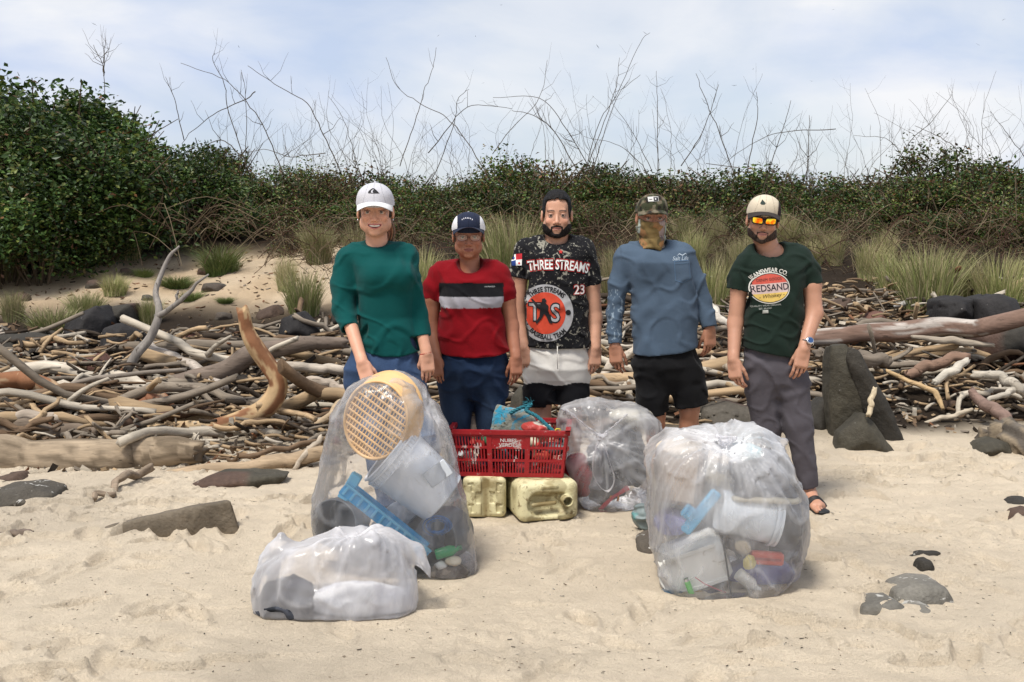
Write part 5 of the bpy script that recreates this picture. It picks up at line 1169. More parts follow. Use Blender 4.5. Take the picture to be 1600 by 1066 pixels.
def woman_red():
    Y = 5.9; q = PX(Y); s = SCL(Y); base = q(742, 770); base[2] = ground_at(base[0], Y)
    p = person(tuple(base), "woman in glasses, navy and white cap and red T-shirt with black and grey bands")
    h = Head(q(732, 369, 0), 1.0, yaw=3, pitch=4, skin=SK2, w=1.03, jaw=1.08, fem=True, neck_to=q(735, 420), neck_r=.052, chest=.11, lip=(.23, .07, .065))
    hv = h.finish(brows=(.04, .02, .015))
    a1 = arm([q(688, 434, .03), q(676, 466, .02), q(674, 512, .02), q(682, 560, -.06)], [.046, .046, .039, .027], (.06, -.15, -1), (.4, .8, 0), (1, -.5, 0), SK2, .95, .65)
    a2 = arm([q(779, 434, .03), q(792, 466, .02), q(799, 510, .02), q(806, 558, -.05)], [.046, .046, .039, .028], (.05, -.15, -1), (-.4, .8, 0), (-1, -.5, 0), SK2, .95, .65)
    c0 = core([q(735, 430, .04), q(738, 500, .03), q(740, 560, .02), q(740, 600, .02)], [.07, .09, .09, .09], SK2); fs = [core([q(714, 600), q(714, 690), q(722, 752)], [.06, .045, .034], SK2), core([q(767, 600), q(766, 690), q(764, 752)], [.06, .045, .034], SK2)]
    for fx in (722, 764):
        g0 = q(fx, 770); g0[2] = ground_at(g0[0], Y) + .012; fs.append(foot_geo(g0, 0, SK2, .93)); sandal(tuple(g0), 0, p)
    V, Q, C = join([hv, a1, a2, c0] + fs); child("body", V, Q, M_skin, p, C); h.eyes(p); fix_eyes(p)
    v, f = h.shell(.004, lambda x, y, z: np.maximum(-(y + .015), -(z + .03)), .002); child("hair", v, f, M_hair, p, np.tile([.03, .02, .016], (len(v), 1)))
    c, cr = cap_(h, p, (.020, .026, .05), (.018, .024, .045), (.05, .025, .02), panel=(lambda l: (np.abs(l[:, 0]) > .058) | (l[:, 1] > -.01), (.70, .70, .72)), hgt=.080, droop=.034, fwd=-.004, base_=.044); fixcap(c, p)
    pr = Print(world_bvh(cr, c), Y, c)
    for k, (a, b) in enumerate([(723.5, 343.4), (726, 342), (728.6, 341.2), (731.3, 341.2), (733.8, 341.3), (736.4, 342), (739, 343.5)]):
        pr.poly("embroidery", [(a-.9, b+1.5), (a-.3, b-1.4), (a+.5, b-.4), (a+.9, b+1.3), (a, b+.6)], (.55, .55, .60), .002)
    # spectacles
    gl = empty("glasses", tuple(Vector(tuple(h.T((0, -.1, .0)))) - Vector(world_loc(p))), None, None); gl.parent = p; o_ = np.array(world_loc(gl))
    for sd_ in (-1, 1):
        mb = MB(); pts = [h.T((sd_*.033 + .027*math.copysign(abs(math.cos(t))**.8, math.cos(t)), -.107 + .006*abs(math.cos(t)), -.002 + .017*math.sin(t))) - o_ for t in np.linspace(0, 2*PI, 25)]; mb.tube([tuple(x) for x in pts], .0012, 5, caps=False); mb.build("frame", mat("spectacle_frame", (.10, .04, .03), .3), gl, smooth=True)
        pts = pts[:-1]; mb = MB(); mb.add([tuple(x) for x in pts] + [tuple(np.mean(pts, 0) - [0, .002, 0])], [(i, (i+1) % 24, 24) for i in range(24)]); mb.build("lens", M_clearlens, gl, smooth=True)
        mb = MB(); mb.tube([tuple(h.T((sd_*.060, -.100, .002)) - o_), tuple(h.T((sd_*.078, -.05, .002)) - o_), tuple(h.T((sd_*.082, .01, .0)) - o_)], .0014, 5); mb.build("temple", M_rubber, gl, smooth=True)
    mb = MB(); mb.tube([tuple(h.T((-.008, -.108, .0)) - o_), tuple(h.T((0, -.112, .003)) - o_), tuple(h.T((.008, -.108, .0)) - o_)], .0012, 5); mb.build("bridge", M_rubber, gl, smooth=True)
    def bust(g, q, s):
        for x in (716, 758): g.ell(q(x, 470, -.07), (.062, .058, .062), k=.05)
    rows = [(411, 702, 768, .07, .03), (424, 688, 783, .10, .02), (440, 686, 787, .118, 0), (470, 686, 787, .125, 0), (500, 686, 788, .125, 0), (530, 684, 793, .135, 0), (552, 684, 796, .138, 0), (575, 684, 797, .13, 0)]
    sh = [[(722, 418, .03, 14), (690, 428, .03, 17)], [(748, 418, .03, 14), (778, 427, .03, 17)]]
    sl = [[(688, 430, .03, 18), (680, 448, .02, 17), (675, 469, .02, 16)], [(779, 430, .03, 18), (787, 448, .02, 17), (793, 470, .02, 16)]]
    def colf(V):
        C = np.tile([.175, .003, .007], (len(V), 1)); px = CX + F*V[:, 0]/Y; zb = lambda py: W(740, py, Y - .1).z
        mid = (px > 687 - 0) & (px < 787); C[mid & (V[:, 2] < zb(442)) & (V[:, 2] > zb(464))] = (.008, .008, .010); C[mid & (V[:, 2] <= zb(464)) & (V[:, 2] > zb(481))] = (.30, .29, .32); return C
    o, V, Q = shirt(p, Y, rows, sh, sl, [(680, 548), (700, 553), (740, 556), (780, 553), (800, 547)], (734, 408, -.04, .072, .10, .068), M_cotton, colf, seed=8, amp=.0042, extra=bust)
    Print(bvh_of(V, Q), Y, o).text("LOS ANGELES", 766, 446.5, 2.6, (.5, .5, .5), .003, name="chest_lettering")
    trousers(p, Y, [(525, 692, 787, .12, 0), (550, 684, 796, .13, 0), (575, 683, 795, .13, 0), (600, 690, 788, .11, 0), (622, 705, 775, .07, 0)],
             [[(711, 600, 0, 27), (714, 690, 0, 20), (722, 765, 0, 13)], [(767, 600, 0, 27), (766, 690, 0, 20), (764, 765, 0, 13)]], col=(.009, .020, .048), seed=9, fade=.25)
def glassy(name, col, alpha, rough=.05):
    m = bpy.data.materials.new(name); m.use_nodes = True; nt = m.node_tree; N = nt.nodes.new; L = nt.links.new; nt.nodes.remove(nt.nodes['Principled BSDF'])
    t = N("ShaderNodeBsdfTransparent"); g = N("ShaderNodeBsdfGlossy"); g.inputs['Roughness'].default_value = rough; g.inputs[0].default_value = (*col, 1); mx = N("ShaderNodeMixShader"); mx.inputs[0].default_value = alpha
    L(t.outputs[0], mx.inputs[1]); L(g.outputs[0], mx.inputs[2]); L(mx.outputs[0], nt.nodes['Material Output'].inputs[0]); return m
M_splat = cloth('splattered_jersey', None, spots=[(21, .575, .595, (.25, .24, .20), .9), (70, .63, .65, (.30, .29, .25), .3)])
M_clearlens = glassy("clear_lens", (1, 1, 1), .07)

def man_black():
    Y = 6.3; q = PX(Y); base = q(868, 755); base[2] = ground_at(base[0], Y)
    p = person(tuple(base), "bareheaded bearded man in printed black T-shirt and grey and black shorts")
    h = Head(q(870, 337, 0), 1.08, yaw=-2, pitch=1, skin=SK3, w=1.0, jaw=1.12, neck_to=q(870, 384), neck_r=.060, chest=.12, lip=(.33, .12, .105))
    hv = h.finish(brows=(.02, .014, .012), stub=(.35, (.10, .06, .045)))
    a1 = arm([q(822, 400, .03), q(811, 432, .02), q(809, 500, .02), q(818, 543, -.05)], [.048, .048, .044, .031], (.08, -.12, -1), (.5, .8, 0), (1, -.4, 0), SK3, 1.05, .6)
    a2 = arm([q(912, 400, .03), q(924, 444, .02), q(929, 498, .02), q(930, 543, -.04)], [.048, .048, .044, .031], (-.02, -.12, -1), (-.5, .8, 0), (-1, -.4, 0), SK3, 1.05, .65)
    c0 = core([q(868, 400, .04), q(870, 480, .03), q(870, 550, .02), q(870, 568, .02)], [.09, .11, .10, .08], SK3); lg = []
    for x, x2 in ((845, 842), (893, 896)):
        g0 = q(x2, 755); g0[2] = ground_at(g0[0], Y) + .012
        P = [q(x, 600), q(x, 655), np.array([x2*0 + g0[0], Y + .02, g0[2] + .12])]; g = Grid(np.min(P, 0) - .12, np.max(P, 0) + .12, .006); limb(g, P, [.078, .056, .036], .02); g.ell(q(x, 655, -.015), (.045, .045, .055), k=.03); g.ell(P[2]*.35 + P[1]*.65 + [0, .02, 0], (.05, .055, .11), k=.03)
        v, f = g.mesh(); lg.append((v, f, np.array(SK3)*.85*(1 + .08*vn3(v[:, 0]*20, v[:, 1]*20, v[:, 2]*20))[:, None])); lg.append(foot_geo(g0, 0, SK3, 1.02)); sandal(tuple(g0), 0, p)
    V, Q, C = join([hv, a1, a2, c0] + lg); child("body", V, Q, M_skin, p, C); h.eyes(p); fix_eyes(p)
    hl = lambda x, y, z: np.maximum(np.minimum(-(z - .062 + .18*np.abs(x) - .30*(y + .075)), 9), -(z + .01 + .5*(y*0)))      # fringe line rising at the temples
    def hair(x, y, z):
        top = .081 - .034*(np.abs(x)/.056)**2.6 + .0035*np.sin(x*190 + 1) - .006*(x > .01) - 1.1*np.clip(y + .068, 0, .06); top = np.maximum(top, -.012 - .4*np.clip(y - .02, 0, 1)*1.0)
        return top - z
    v, f = h.shell(lambda x, y, z: .0030 + .0070*sstep(.045, .085, z), lambda x, y, z: np.maximum(np.maximum(hair(x, y, z), np.where(z < .076, -.046 - y + .25*np.clip(.03 - z, -.1, .03), -1)), np.where(y < .0, -.048 - z, np.where(y < .034, .022 - z, -.055 - z)) + 0*x), .0035)
    v = v + np.clip((h.loc(v)[:, 2] - .06)/.05, 0, 1)[:, None]*np.array([0, 0, .017]); child("hair", v, f, M_hair, p, np.tile([.007, .006, .006], (len(v), 1)))
    def beard(x, y, z):
        ax = np.abs(x); lower = z + .094 - .95*np.clip(ax - .012, 0, .05)*1.08; lower = np.minimum(lower, 99)
        chin = np.maximum(lower, y - .02); must = np.maximum(np.abs(z + .0545 + .30*ax*.6) - .0040, np.maximum(ax - .026, y + .05)); side = np.maximum(np.abs(ax - .027) - .0045, np.maximum(np.abs(z + .074) - .018, y + .05))
        return np.maximum(np.minimum(np.minimum(chin, must), side), y - .012 + 1.9*np.clip(-.085 - z, 0, .04))
    v, f = h.shell(.0030, lambda x, y, z: np.maximum(beard(x, y, z), np.maximum(-(z + .128), z - .02)), .0025); child("beard", v, f, M_hair, p, np.tile([.014, .011, .010], (len(v), 1)))
    rows = [(371, 838, 902, .07, .04), (384, 822, 918, .10, .02), (400, 818, 922, .12, 0), (440, 820, 920, .13, 0), (480, 821, 920, .135, 0), (515, 822, 922, .14, 0), (538, 823, 924, .135, 0), (560, 824, 925, .13, 0)]
    sh = [[(856, 379, .03, 14), (824, 391, .03, 18)], [(884, 379, .03, 14), (908, 390, .03, 18)]]
    sl = [[(822, 395, .03, 19), (814, 414, .02, 17), (810, 434, .02, 16)], [(912, 395, .03, 19), (920, 420, .02, 17), (925, 446, .02, 15.5)]]
    def colf(V):
        return np.tile([.010, .010, .012], (len(V), 1))
    o, V, Q = shirt(p, Y, rows, sh, sl, [(818, 541), (850, 542), (900, 542), (930, 541)], (870, 366, -.03, .082, .10, .062), M_splat, colf, seed=13, amp=.0042, h=.0048)
    pr = Print(bvh_of(V, Q), Y, o); RED = (.42, .025, .02); WH = (.72, .72, .70); GR = (.33, .33, .34); BK = (.01, .01, .012); OR = (.50, .055, .025)
    # chest name in an arched band
    band = [(827 + i*4.6, 404 - 3.2*math.sin(PI*i/20) + i*.25) for i in range(21)]; low = [(x, y + 19 + .0*i) for i, (x, y) in enumerate(band)][::-1]
    TS = dict(rot=-.045, arc=230, sx=.635)
    for k_, (nm_, cc_, bb_) in enumerate((("chest_lettering_outline", RED, .10), ("chest_lettering_outline", BK, .045), ("chest_lettering", WH, .02))): pr.text("THREE STREAMS", 872, 413.5, 20.5, cc_, .0035 + .0012*k_, bold=bb_, name=nm_, **TS)
    pr.text("★", 876, 393, 7, RED, .003, name="star") if False else pr.shape("star", ([(4*math.cos(PI/2 + i*PI/5)*(1 if i % 2 == 0 else .42), 4*math.sin(PI/2 + i*PI/5)*(1 if i % 2 == 0 else .42)) for i in range(10)] + [(0, 0)], [(i, (i+1) % 10, 10) for i in range(10)]), 875, 393, RED)
    pr.text("23", 904, 452, 21, RED, .004, bold=.05, sx=.9, name="number_outline"); pr.text("23", 904, 452, 20, WH, .0055, bold=.01, sx=.9, name="number")
    cx_, cy_ = 851, 487
    pr.shape("badge_ring", disc(43, 44), cx_, cy_, GR, .0025); pr.shape("badge_disc", disc(31, 32), cx_, cy_, OR, .004)
    pr.text("THREE STREAMS", cx_+2, cy_-36.5, 10.5, BK, .0045, arc=37, bold=.03, sx=.78, name="badge_lettering"); pr.text("BASEBALL TEAM", cx_+4, cy_+37, 10.5, BK, .0045, arc=-37, bold=.03, sx=.78, name="badge_lettering")
    pr.text("T", cx_-16, cy_, 39, BK, .0055, bold=.05, sx=.8, name="badge_initial_outline"); pr.text("T", cx_-16, cy_, 37, GR, .007, bold=.01, sx=.8, name="badge_initial"); pr.text("S", cx_+15, cy_+1, 40, BK, .0055, bold=.05, sx=.85, name="badge_initial_outline"); pr.text("S", cx_+15, cy_+1, 38, GR, .007, bold=.01, sx=.85, name="badge_initial")
    pr.poly("batter_silhouette", [(846,465),(850,464),(853,468),(851,471),(856,476),(855,483),(859,492),(862,503),(857,502),(852,491),(849,488),(845,496),(838,504),(836,502),(842,492),(843,482),(838,479),(834,474),(829,466),(831,465),(839,473),(845,473)], BK, .0085, faces=[(0,1,2,3),(0,3,21),(3,4,5,21),(21,5,14,15),(15,14,13),(16,15,13,12),(5,6,14),(6,7,13,14),(7,8,9),(7,9,10,13),(13,10,11,12),(21,20,19,15)] if False else None)
    pr.shape("ball", disc(4.2, 4.2, 16), 886, 486, BK, .0045)
    # flag on the sleeve
    for nm, pts, cc in (("flag_red", [(806,397),(815.5,396),(815.5,405),(806,406)], (.45,.02,.03)), ("flag_white", [(798.5,399),(806,397),(806,406),(799,408)], WH), ("flag_blue", [(799,408),(806,406),(806,415),(799.5,415)], (.02,.05,.22)), ("flag_white", [(806,406),(815.5,405),(815,414.5),(806,415)], WH), ("flag_star", [(801,403),(803,401),(804.5,403),(803,405)], (.02,.05,.22)), ("flag_star", [(809,411),(811,409),(813,411),(811,413)], (.45,.02,.03))):
        pr.poly(nm, pts, cc, .003 if 'star' not in nm else .0045)
    shorts = trousers(p, Y, [(528, 826, 918, .12, 0), (545, 818, 924, .13, 0), (575, 817, 924, .13, 0), (592, 824, 916, .11, 0), (606, 838, 902, .07, 0)], [[(843, 590, 0, 26), (842, 615, 0, 25.5), (842, 634, 0, 25)], [(895, 590, 0, 26), (894, 615, 0, 25.5), (893, 632, 0, 25)]], m=M_cotton, col=(.60, .58, .54), name="shorts", seed=15, h=.0055)
    a = shorts.data.color_attributes["Col"]; vz = np.empty(len(shorts.data.vertices)*3); shorts.data.vertices.foreach_get("co", vz); vz = vz.reshape(-1, 3) + np.array(world_loc(p)); cc = np.empty(len(vz)*4); a.data.foreach_get("color", cc); cc = cc.reshape(-1, 4); zz = vz[:, 2]
    lo = W(870, 601, Y - .1).z - .018*np.cos((vz[:, 0] - W(870, 600, Y).x)*14)**2 + .01; cc[zz < lo, :3] = (.009, .009, .011); a.data.foreach_set("color", cc.ravel())
    mb = MB(); x0 = q(871, 541, -.145); mb.tube([tuple(x0), tuple(x0 + [0, -.004, -.06]), tuple(x0 + [.002, 0, -.13])], .0028, 5); child("drawstring", np.array(mb.v), mb.f, mat("drawstring", (.6, .58, .54), .8), p)

def man_blue():
    Y = 6.2; q = PX(Y); base = q(1050, 765); base[2] = ground_at(base[0], Y)
    p = person(tuple(base), "man in camouflage cap and neck gaiter with blue long sleeve shirt and black shorts")
    h = Head(q(1018, 341, 0), 1.04, yaw=2, pitch=2, skin=SK4, w=1.0, jaw=1.1, neck_to=q(1021, 388), neck_r=.060, chest=.11)
    hv = h.finish(brows=(.02, .014, .012))
    a1 = arm([q(977, 412, .03), q(958, 485, .02), q(961, 540, -.02)], [.044, .034, .029], (.05, -.15, -1), (.5, .8, 0), (1, -.5, 0), SK4, 1.03, .75)
    a2 = arm([q(1069, 408, .03), q(1098, 465, .02), q(1109, 513, -.02)], [.044, .034, .029], (.03, -.1, -1), (-.5, .8, 0), (-1, -.5, 0), SK4, 1.03, .7)
    c0 = core([q(1022, 400, .04), q(1030, 480, .03), q(1040, 550, .02), q(1045, 568, .02)], [.09, .11, .10, .08], SK4); lg = []
    for x, x2, kn in ((1024, 1027, 640), (1077, 1077, 632)):
        g0 = q(x2, 765); g0[2] = ground_at(g0[0], Y) + .012
        P = [q(x, 590), q(x, kn+8), np.array([g0[0], Y + .02, g0[2] + .12])]; g = Grid(np.min(P, 0) - .12, np.max(P, 0) + .12, .006); limb(g, P, [.078, .054, .036], .02); g.ell(q(x, kn+8, -.015), (.044, .045, .055), k=.03); g.ell(P[2]*.35 + P[1]*.65 + [0, .02, 0], (.052, .055, .11), k=.03)
        v, f = g.mesh(); lg.append((v, f, np.array(SK4)*(1 + .08*vn3(v[:, 0]*20, v[:, 1]*20, v[:, 2]*20))[:, None])); lg.append(foot_geo(g0, 0, SK4, 1.02)); sandal(tuple(g0), 0, p)
    V, Q, C = join([hv, a1, a2, c0] + lg); child("body", V, Q, M_skin, p, C); h.eyes(p); fix_eyes(p)
    # gaiter over nose, cheeks and neck
    v, f = h.shell(.0055, lambda x, y, z: np.maximum(z + .006 + .012*np.cos(x*18) - .012*sstep(.04, .08, np.abs(x)), -(z + .12)), .0)
    g = Grid(h.pos - [.14, .16, .22], h.pos + [.14, .16, .06], .004); g.cone(h.T((0, .01, -.05)), h.T((0, .012, -.11)), .078, .070, .02); g.cone(h.T((0, .012, -.11)), h.T((0, .0, -.150)), .070, .082, .02); g.ell(h.T((0, -.045, -.125)), (.05, .045, .035), k=.03)
    g.all(lambda X, Y_, Z: np.maximum(Z - (h.pos[2] - .03), (h.pos[2] - .170) - Z), mode='i'); folds(g, .009, 4, 1.0, .04); v2, f2 = g.mesh(); v2 = relax(v2, f2, 1)
    Vg, Qg, Cg = join([(v, f, np.zeros((len(v), 3))), (v2, f2, np.zeros((len(v2), 3)))])
    lq = h.loc(Vg); n1 = fbm3(lq[:, 0]*22, lq[:, 1]*14, lq[:, 2]*16, 3); n2 = fbm3(lq[:, 0]*30 + 9, lq[:, 1]*20, lq[:, 2]*22, 3)
    Cg = np.tile([.20, .14, .058], (len(Vg), 1)); Cg[n1 > .16] = (.11, .085, .04); Cg[n2 > .40] = (.30, .16, .07); r_ = (lq[:, 0] > .012 + .3*(-.03 - lq[:, 2])) & (lq[:, 0] < .06) & (n2 < .3); Cg[r_] = (.33, .25, .23); Cg[r_ & (n1 > .15)] = (.13, .10, .09)
    gr = np.abs(lq[:, 0]) > .066; Cg[gr & (n1 < .3)] = (.30, .34, .30)
    gt = child("neck_gaiter", Vg, Qg, M_cotton, p, Cg)
    cam_cols = [(.045, .050, .028), (.085, .060, .038), (.022, .020, .016), (.15, .13, .09)]
    c, cr = cap_(h, p, (.05, .05, .03), (.05, .05, .03), (.02, .02, .018), hgt=.084, droop=.020, brimlen=.06); fixcap(c, p)
    for o in c.children:
        a = o.data.color_attributes["Col"]; n = len(o.data.vertices); co = np.empty(n*3); o.data.vertices.foreach_get("co", co); co = co.reshape(-1, 3); k1 = fbm3(co[:, 0]*28, co[:, 1]*28, co[:, 2]*28, 2); k2 = fbm3(co[:, 0]*34 + 5, co[:, 1]*34, co[:, 2]*34, 2)
        cc = np.ones((n, 4)); cc[:, :3] = cam_cols[0]; cc[k1 > .15, :3] = cam_cols[1]; cc[k2 > .30, :3] = cam_cols[3]; cc[k2 < -.30, :3] = cam_cols[2]; a.data.foreach_set("color", cc.ravel())
    pr = Print(world_bvh(cr, c), Y, c); pr.poly("patch", [(1009, 308.5), (1025.5, 308), (1025.5, 315.5), (1009.5, 316)], (.50, .50, .48), .003); pr.poly("patch_square", [(1017.5, 309.2), (1024.8, 309), (1024.8, 314.8), (1017.8, 315)], (.012, .014, .02), .0045); pr.shape("patch_dot", disc(1.3, 1.3, 8), 1020.6, 312, (.5, .5, .5), .006); pr.poly("patch_line", [(1011, 312), (1015.5, 311.8), (1015.5, 312.8), (1011, 313)], (.05, .05, .06), .0045)
    rows = [(380, 990, 1052, .07, .04), (392, 975, 1070, .10, .02), (410, 978, 1078, .125, 0), (440, 982, 1086, .135, 0), (480, 986, 1089, .14, 0), (520, 987, 1090, .14, 0), (545, 987, 1092, .14, 0), (570, 987, 1094, .13, 0)]
    sh = [[(1006, 389, .03, 14), (982, 400, .03, 18)], [(1038, 387, .03, 14), (1064, 396, .03, 18)]]
    sl = [[(978, 405, .03, 19), (967, 445, .02, 16), (960, 490, .02, 13.5), (961, 538, -.02, 12)], [(1068, 400, .03, 19), (1087, 440, .02, 16), (1099, 470, .02, 14), (1108, 512, -.02, 12)]]
    def colf(V):
        C = np.tile([.068, .100, .145], (len(V), 1)); ch = np.array(q(1014, 432, -.13)); w = np.exp(-(((V[:, 0] - ch[0])/.10)**2 + ((V[:, 2] - ch[2])/.07)**2))*(V[:, 1] < Y)*(.7 + .5*fbm3(V[:, 0]*9, V[:, 1]*9, V[:, 2]*9, 2)); C = C*(1 - .42*np.clip(w*1.3, 0, 1))[:, None]
        px = CX + F*V[:, 0]/Y; py = CY - 0; z1, z2 = W(955, 452, Y).z, W(955, 530, Y).z; n = vn3(V[:, 0]*60, V[:, 1]*60, V[:, 2]*22); sl_ = (px < 972) & (V[:, 2] < z1) & (V[:, 2] > z2) & (np.abs(n) < .055); C[sl_] = (.22, .28, .34); return C
    o, V, Q = shirt(p, Y, rows, sh, sl, [(984, 552), (1010, 554), (1060, 549), (1096, 539)], (1021, 378, -.02, .078, .095, .05), M_cotton, colf, seed=23, amp=.0045)
    pr = Print(bvh_of(V, Q), Y, o); DK = (.075, .13, .21); LT = (.38, .45, .52)
    pr.poly("pocket_seam", [(1048, 407), (1073.5, 406), (1073.5, 407.2), (1048, 408.2)], DK, .003); pr.poly("pocket_seam", [(1048, 411), (1073.5, 410), (1073.5, 410.6), (1048, 411.6)], DK, .003)
    pr.poly("pocket_seam", [(1048, 407), (1049, 407), (1050.4, 437), (1049.4, 437)], DK, .003); pr.poly("pocket_seam", [(1072.8, 406), (1073.6, 406), (1074, 434), (1073.2, 434)], DK, .003); pr.poly("pocket_seam", [(1049.4, 436), (1062, 440), (1074, 433.4), (1074, 434.5), (1062, 441.2), (1049.4, 437.2)], DK, .003)
    pr.text("Salt Life", 1059, 403.5, 8.5, LT, .003, shear=.35, rot=.03, name="chest_script"); pr.poly("chest_scribble", [(1053, 400), (1058, 395.5), (1063, 398), (1068, 395), (1071, 398), (1068, 396.5), (1063, 399.5), (1058, 397)], LT, .003, faces=[(0,1,7),(1,2,6,7),(2,3,5,6),(3,4,5)])
    trousers(p, Y, [(528, 990, 1088, .12, 0), (545, 987, 1092, .13, 0), (570, 987, 1095, .13, 0), (590, 994, 1094, .11, 0), (612, 1010, 1084, .07, 0)], [[(1018, 590, 0, 27), (1019, 620, 0, 26), (1021, 648, 0, 24.5)], [(1072, 585, 0, 28), (1077, 612, 0, 27), (1081, 634, 0, 27)]], m=M_cotton, col=(.008, .008, .009), name="shorts", seed=25)

def man_green():
    Y = 5.85; q = PX(Y); base = q(1230, 798); base[2] = ground_at(base[0], Y)
    p = person(tuple(base), "bearded man in mirrored sunglasses, cream cap, green T-shirt and long grey trousers")
    h = Head(q(1192, 345, 0), 1.03, yaw=-9, pitch=2, roll=5, skin=SK5, w=1.0, jaw=1.06, neck_to=q(1206, 395), neck_r=.057, chest=.11, lip=(.33, .13, .115))
    hv = h.finish(brows=(.03, .02, .015), stub=(.4, (.09, .055, .04)))
    a1 = arm([q(1166, 424, .03), q(1155, 452, .02), q(1149, 505, .02), q(1146, 562, -.06)], [.046, .044, .041, .029], (.08, -.18, -1), (.6, .7, 0), (.8, -.7, 0), SK5, 1.02, .8)
    a2 = arm([q(1251, 412, .02), q(1268, 446, .0), q(1272, 490, -.02), q(1256, 545, -.13)], [.050, .050, .045, .029], (-.18, -.12, -1), (0, 1, 0), (-1, -.1, 0), SK5, 1.02, .55)
    c0 = core([q(1206, 405, .04), q(1207, 480, .03), q(1207, 560, .02), q(1208, 600, .02)], [.09, .10, .11, .10], SK5)
    g1 = q(1200, 790, .05); g1[2] = ground_at(g1[0], Y+.05) + .014; g2 = q(1264, 790, -.03); g2[2] = ground_at(g2[0], Y) + .014
    fs = [core([q(1190, 600), q(1197, 665, .02), q(1201, 778, .05)], [.07, .048, .034], SK5), core([q(1237, 600), q(1247, 660, -.03), q(1264, 778, -.03)], [.07, .048, .034], SK5), foot_geo(g1, -8, SK5, 1.0), foot_geo(g2, 6, SK5, 1.0)]; sandal(tuple(g1), -8, p); sandal(tuple(g2), 6, p)
    V, Q, C = join([hv, a1, a2, c0] + fs); child("body", V, Q, M_skin, p, C); h.eyes(p); fix_eyes(p)
    v, f = h.shell(.004, lambda x, y, z: np.maximum(np.maximum(-(y + .010 - .0*z), -(z + .012 + .5*np.clip(y, 0, .1))), z - .06), .002); child("hair", v, f, M_hair, p, np.tile([.014, .011, .010], (len(v), 1)))
    def beard(x, y, z):
        ax = np.abs(x); lower = z + .093 - .95*np.clip(ax - .010, 0, .055)*1.0; chin = np.maximum(lower, y - .012); must = np.maximum(np.abs(z + .0545 + .2*ax) - .0028, np.maximum(ax - .024, y + .05)); side = np.maximum(np.abs(ax - .026) - .0032, np.maximum(np.abs(z + .074) - .018, y + .05)); return np.maximum(np.minimum(np.minimum(chin, must), side), y - .004 + 2.2*np.clip(-.080 - z, 0, .04))
    v, f = h.shell(.0020, lambda x, y, z: np.maximum(beard(x, y, z), np.maximum(-(z + .125), z - .01)), .002); child("beard", v, f, M_hair, p, np.array([.040, .026, .020])[None]*(1 + .5*vn3(v[:, 0]*150, v[:, 1]*150, v[:, 2]*60))[:, None])
    c, cr = cap_(h, p, (.56, .49, .38), (.035, .028, .025), (.03, .02, .018), panel=(lambda l: (l[:, 0] > .064) | (l[:, 1] > .0), (.028, .018, .018)), hgt=.088, droop=.026); fixcap(c, p)
    pr = Print(world_bvh(cr, c), Y, c); pr.poly("logo", [(1185.2, 312.4), (1187.4, 316), (1189.2, 318.6), (1187.2, 320.8), (1183.2, 320.8), (1181.2, 318.6), (1183, 316)], (.02, .035, .03), .002)
    gl = empty("sunglasses", tuple(Vector(tuple(h.T((0, -.1, .0)))) - Vector(world_loc(p))), None, None); gl.parent = p; o_ = np.array(world_loc(gl))
    for sd_ in (-1, 1):
        pts = []
        for t in np.linspace(0, 2*PI, 29)[:-1]:
            ct, st = math.cos(t), math.sin(t); x = .0325 + .0270*math.copysign(abs(ct)**.45, ct); z = .0005 + .0165*math.copysign(abs(st)**.5, st) + .003*ct; pts.append((sd_*x, -.109 + .5*max(0, x - .04)**1.0*.6, z))
        W_ = [h.T(a) - o_ for a in pts]; mb = MB(); mb.tube([tuple(a) for a in W_ + W_[:1]], .0034, 6, caps=False); mb.build("frame", mat("glossy_black_plastic", (.008, .008, .009), .25), gl, smooth=True)
        mb = MB(); ce = np.mean(W_, 0) + np.array(h.R @ Vector((0, -.004, 0))); mb.add([tuple(a) for a in W_] + [tuple(ce)], [(i, (i+1) % 28, 28) for i in range(28)]); mb.build("lens", M_mirror, gl, smooth=True)
        mb = MB(); mb.box((0, 0, 0), (.004, .10, .012), bev=.001); mb.v = [tuple(h.T((sd_*.074 + v[0], -.045 + v[1], .006 + v[2])) - o_) for v in mb.v]; mb.build("temple", M_rubber, gl)
    mb = MB(); mb.tube([tuple(h.T((-.009, -.110, .006)) - o_), tuple(h.T((0, -.113, .008)) - o_), tuple(h.T((.009, -.110, .006)) - o_)], .004, 6); mb.build("bridge", M_rubber, gl, smooth=True)
    rows = [(385, 1176, 1240, .07, .04), (398, 1160, 1258, .10, .02), (415, 1160, 1260, .12, 0), (445, 1164, 1259, .13, 0), (480, 1164, 1256, .13, 0), (515, 1162, 1252, .13, 0), (545, 1159, 1251, .135, 0), (575, 1158, 1252, .13, 0)]
    sh = [[(1190, 397, .03, 15), (1166, 416, .03, 18)], [(1224, 390, .03, 14), (1248, 402, .02, 18)]]
    sl = [[(1166, 418, .03, 19.5), (1158, 436, .02, 19), (1154, 454, .02, 18.5)], [(1250, 406, .02, 21), (1262, 425, .01, 19), (1269, 447, .0, 17.5)]]
    o, V, Q = shirt(p, Y, rows, sh, sl, [(1154, 541), (1180, 547), (1210, 553), (1240, 557), (1256, 558)], (1203, 386, -.03, .080, .095, .062), M_cotton, lambda V: np.tile([.011, .021, .016], (len(V), 1)), seed=33, amp=.005)
    pr = Print(bvh_of(V, Q), Y, o); WH = (.62, .60, .55); rt = .10
    pr.text("JEANSWEAR CO.", 1193.0, 421.5, 9.2, WH, .003, rot=rt + .04, bold=.02, arc=42, sx=.85, name="print_lettering")
    pr.shape("print_oval", disc(30, 24), 1195, 448.5, WH, .0028, rot=rt)
    pr.shape("print_rim", disc(28.6, 22.6), 1195, 448.5, (.015, .015, .012), .0036, rot=rt)
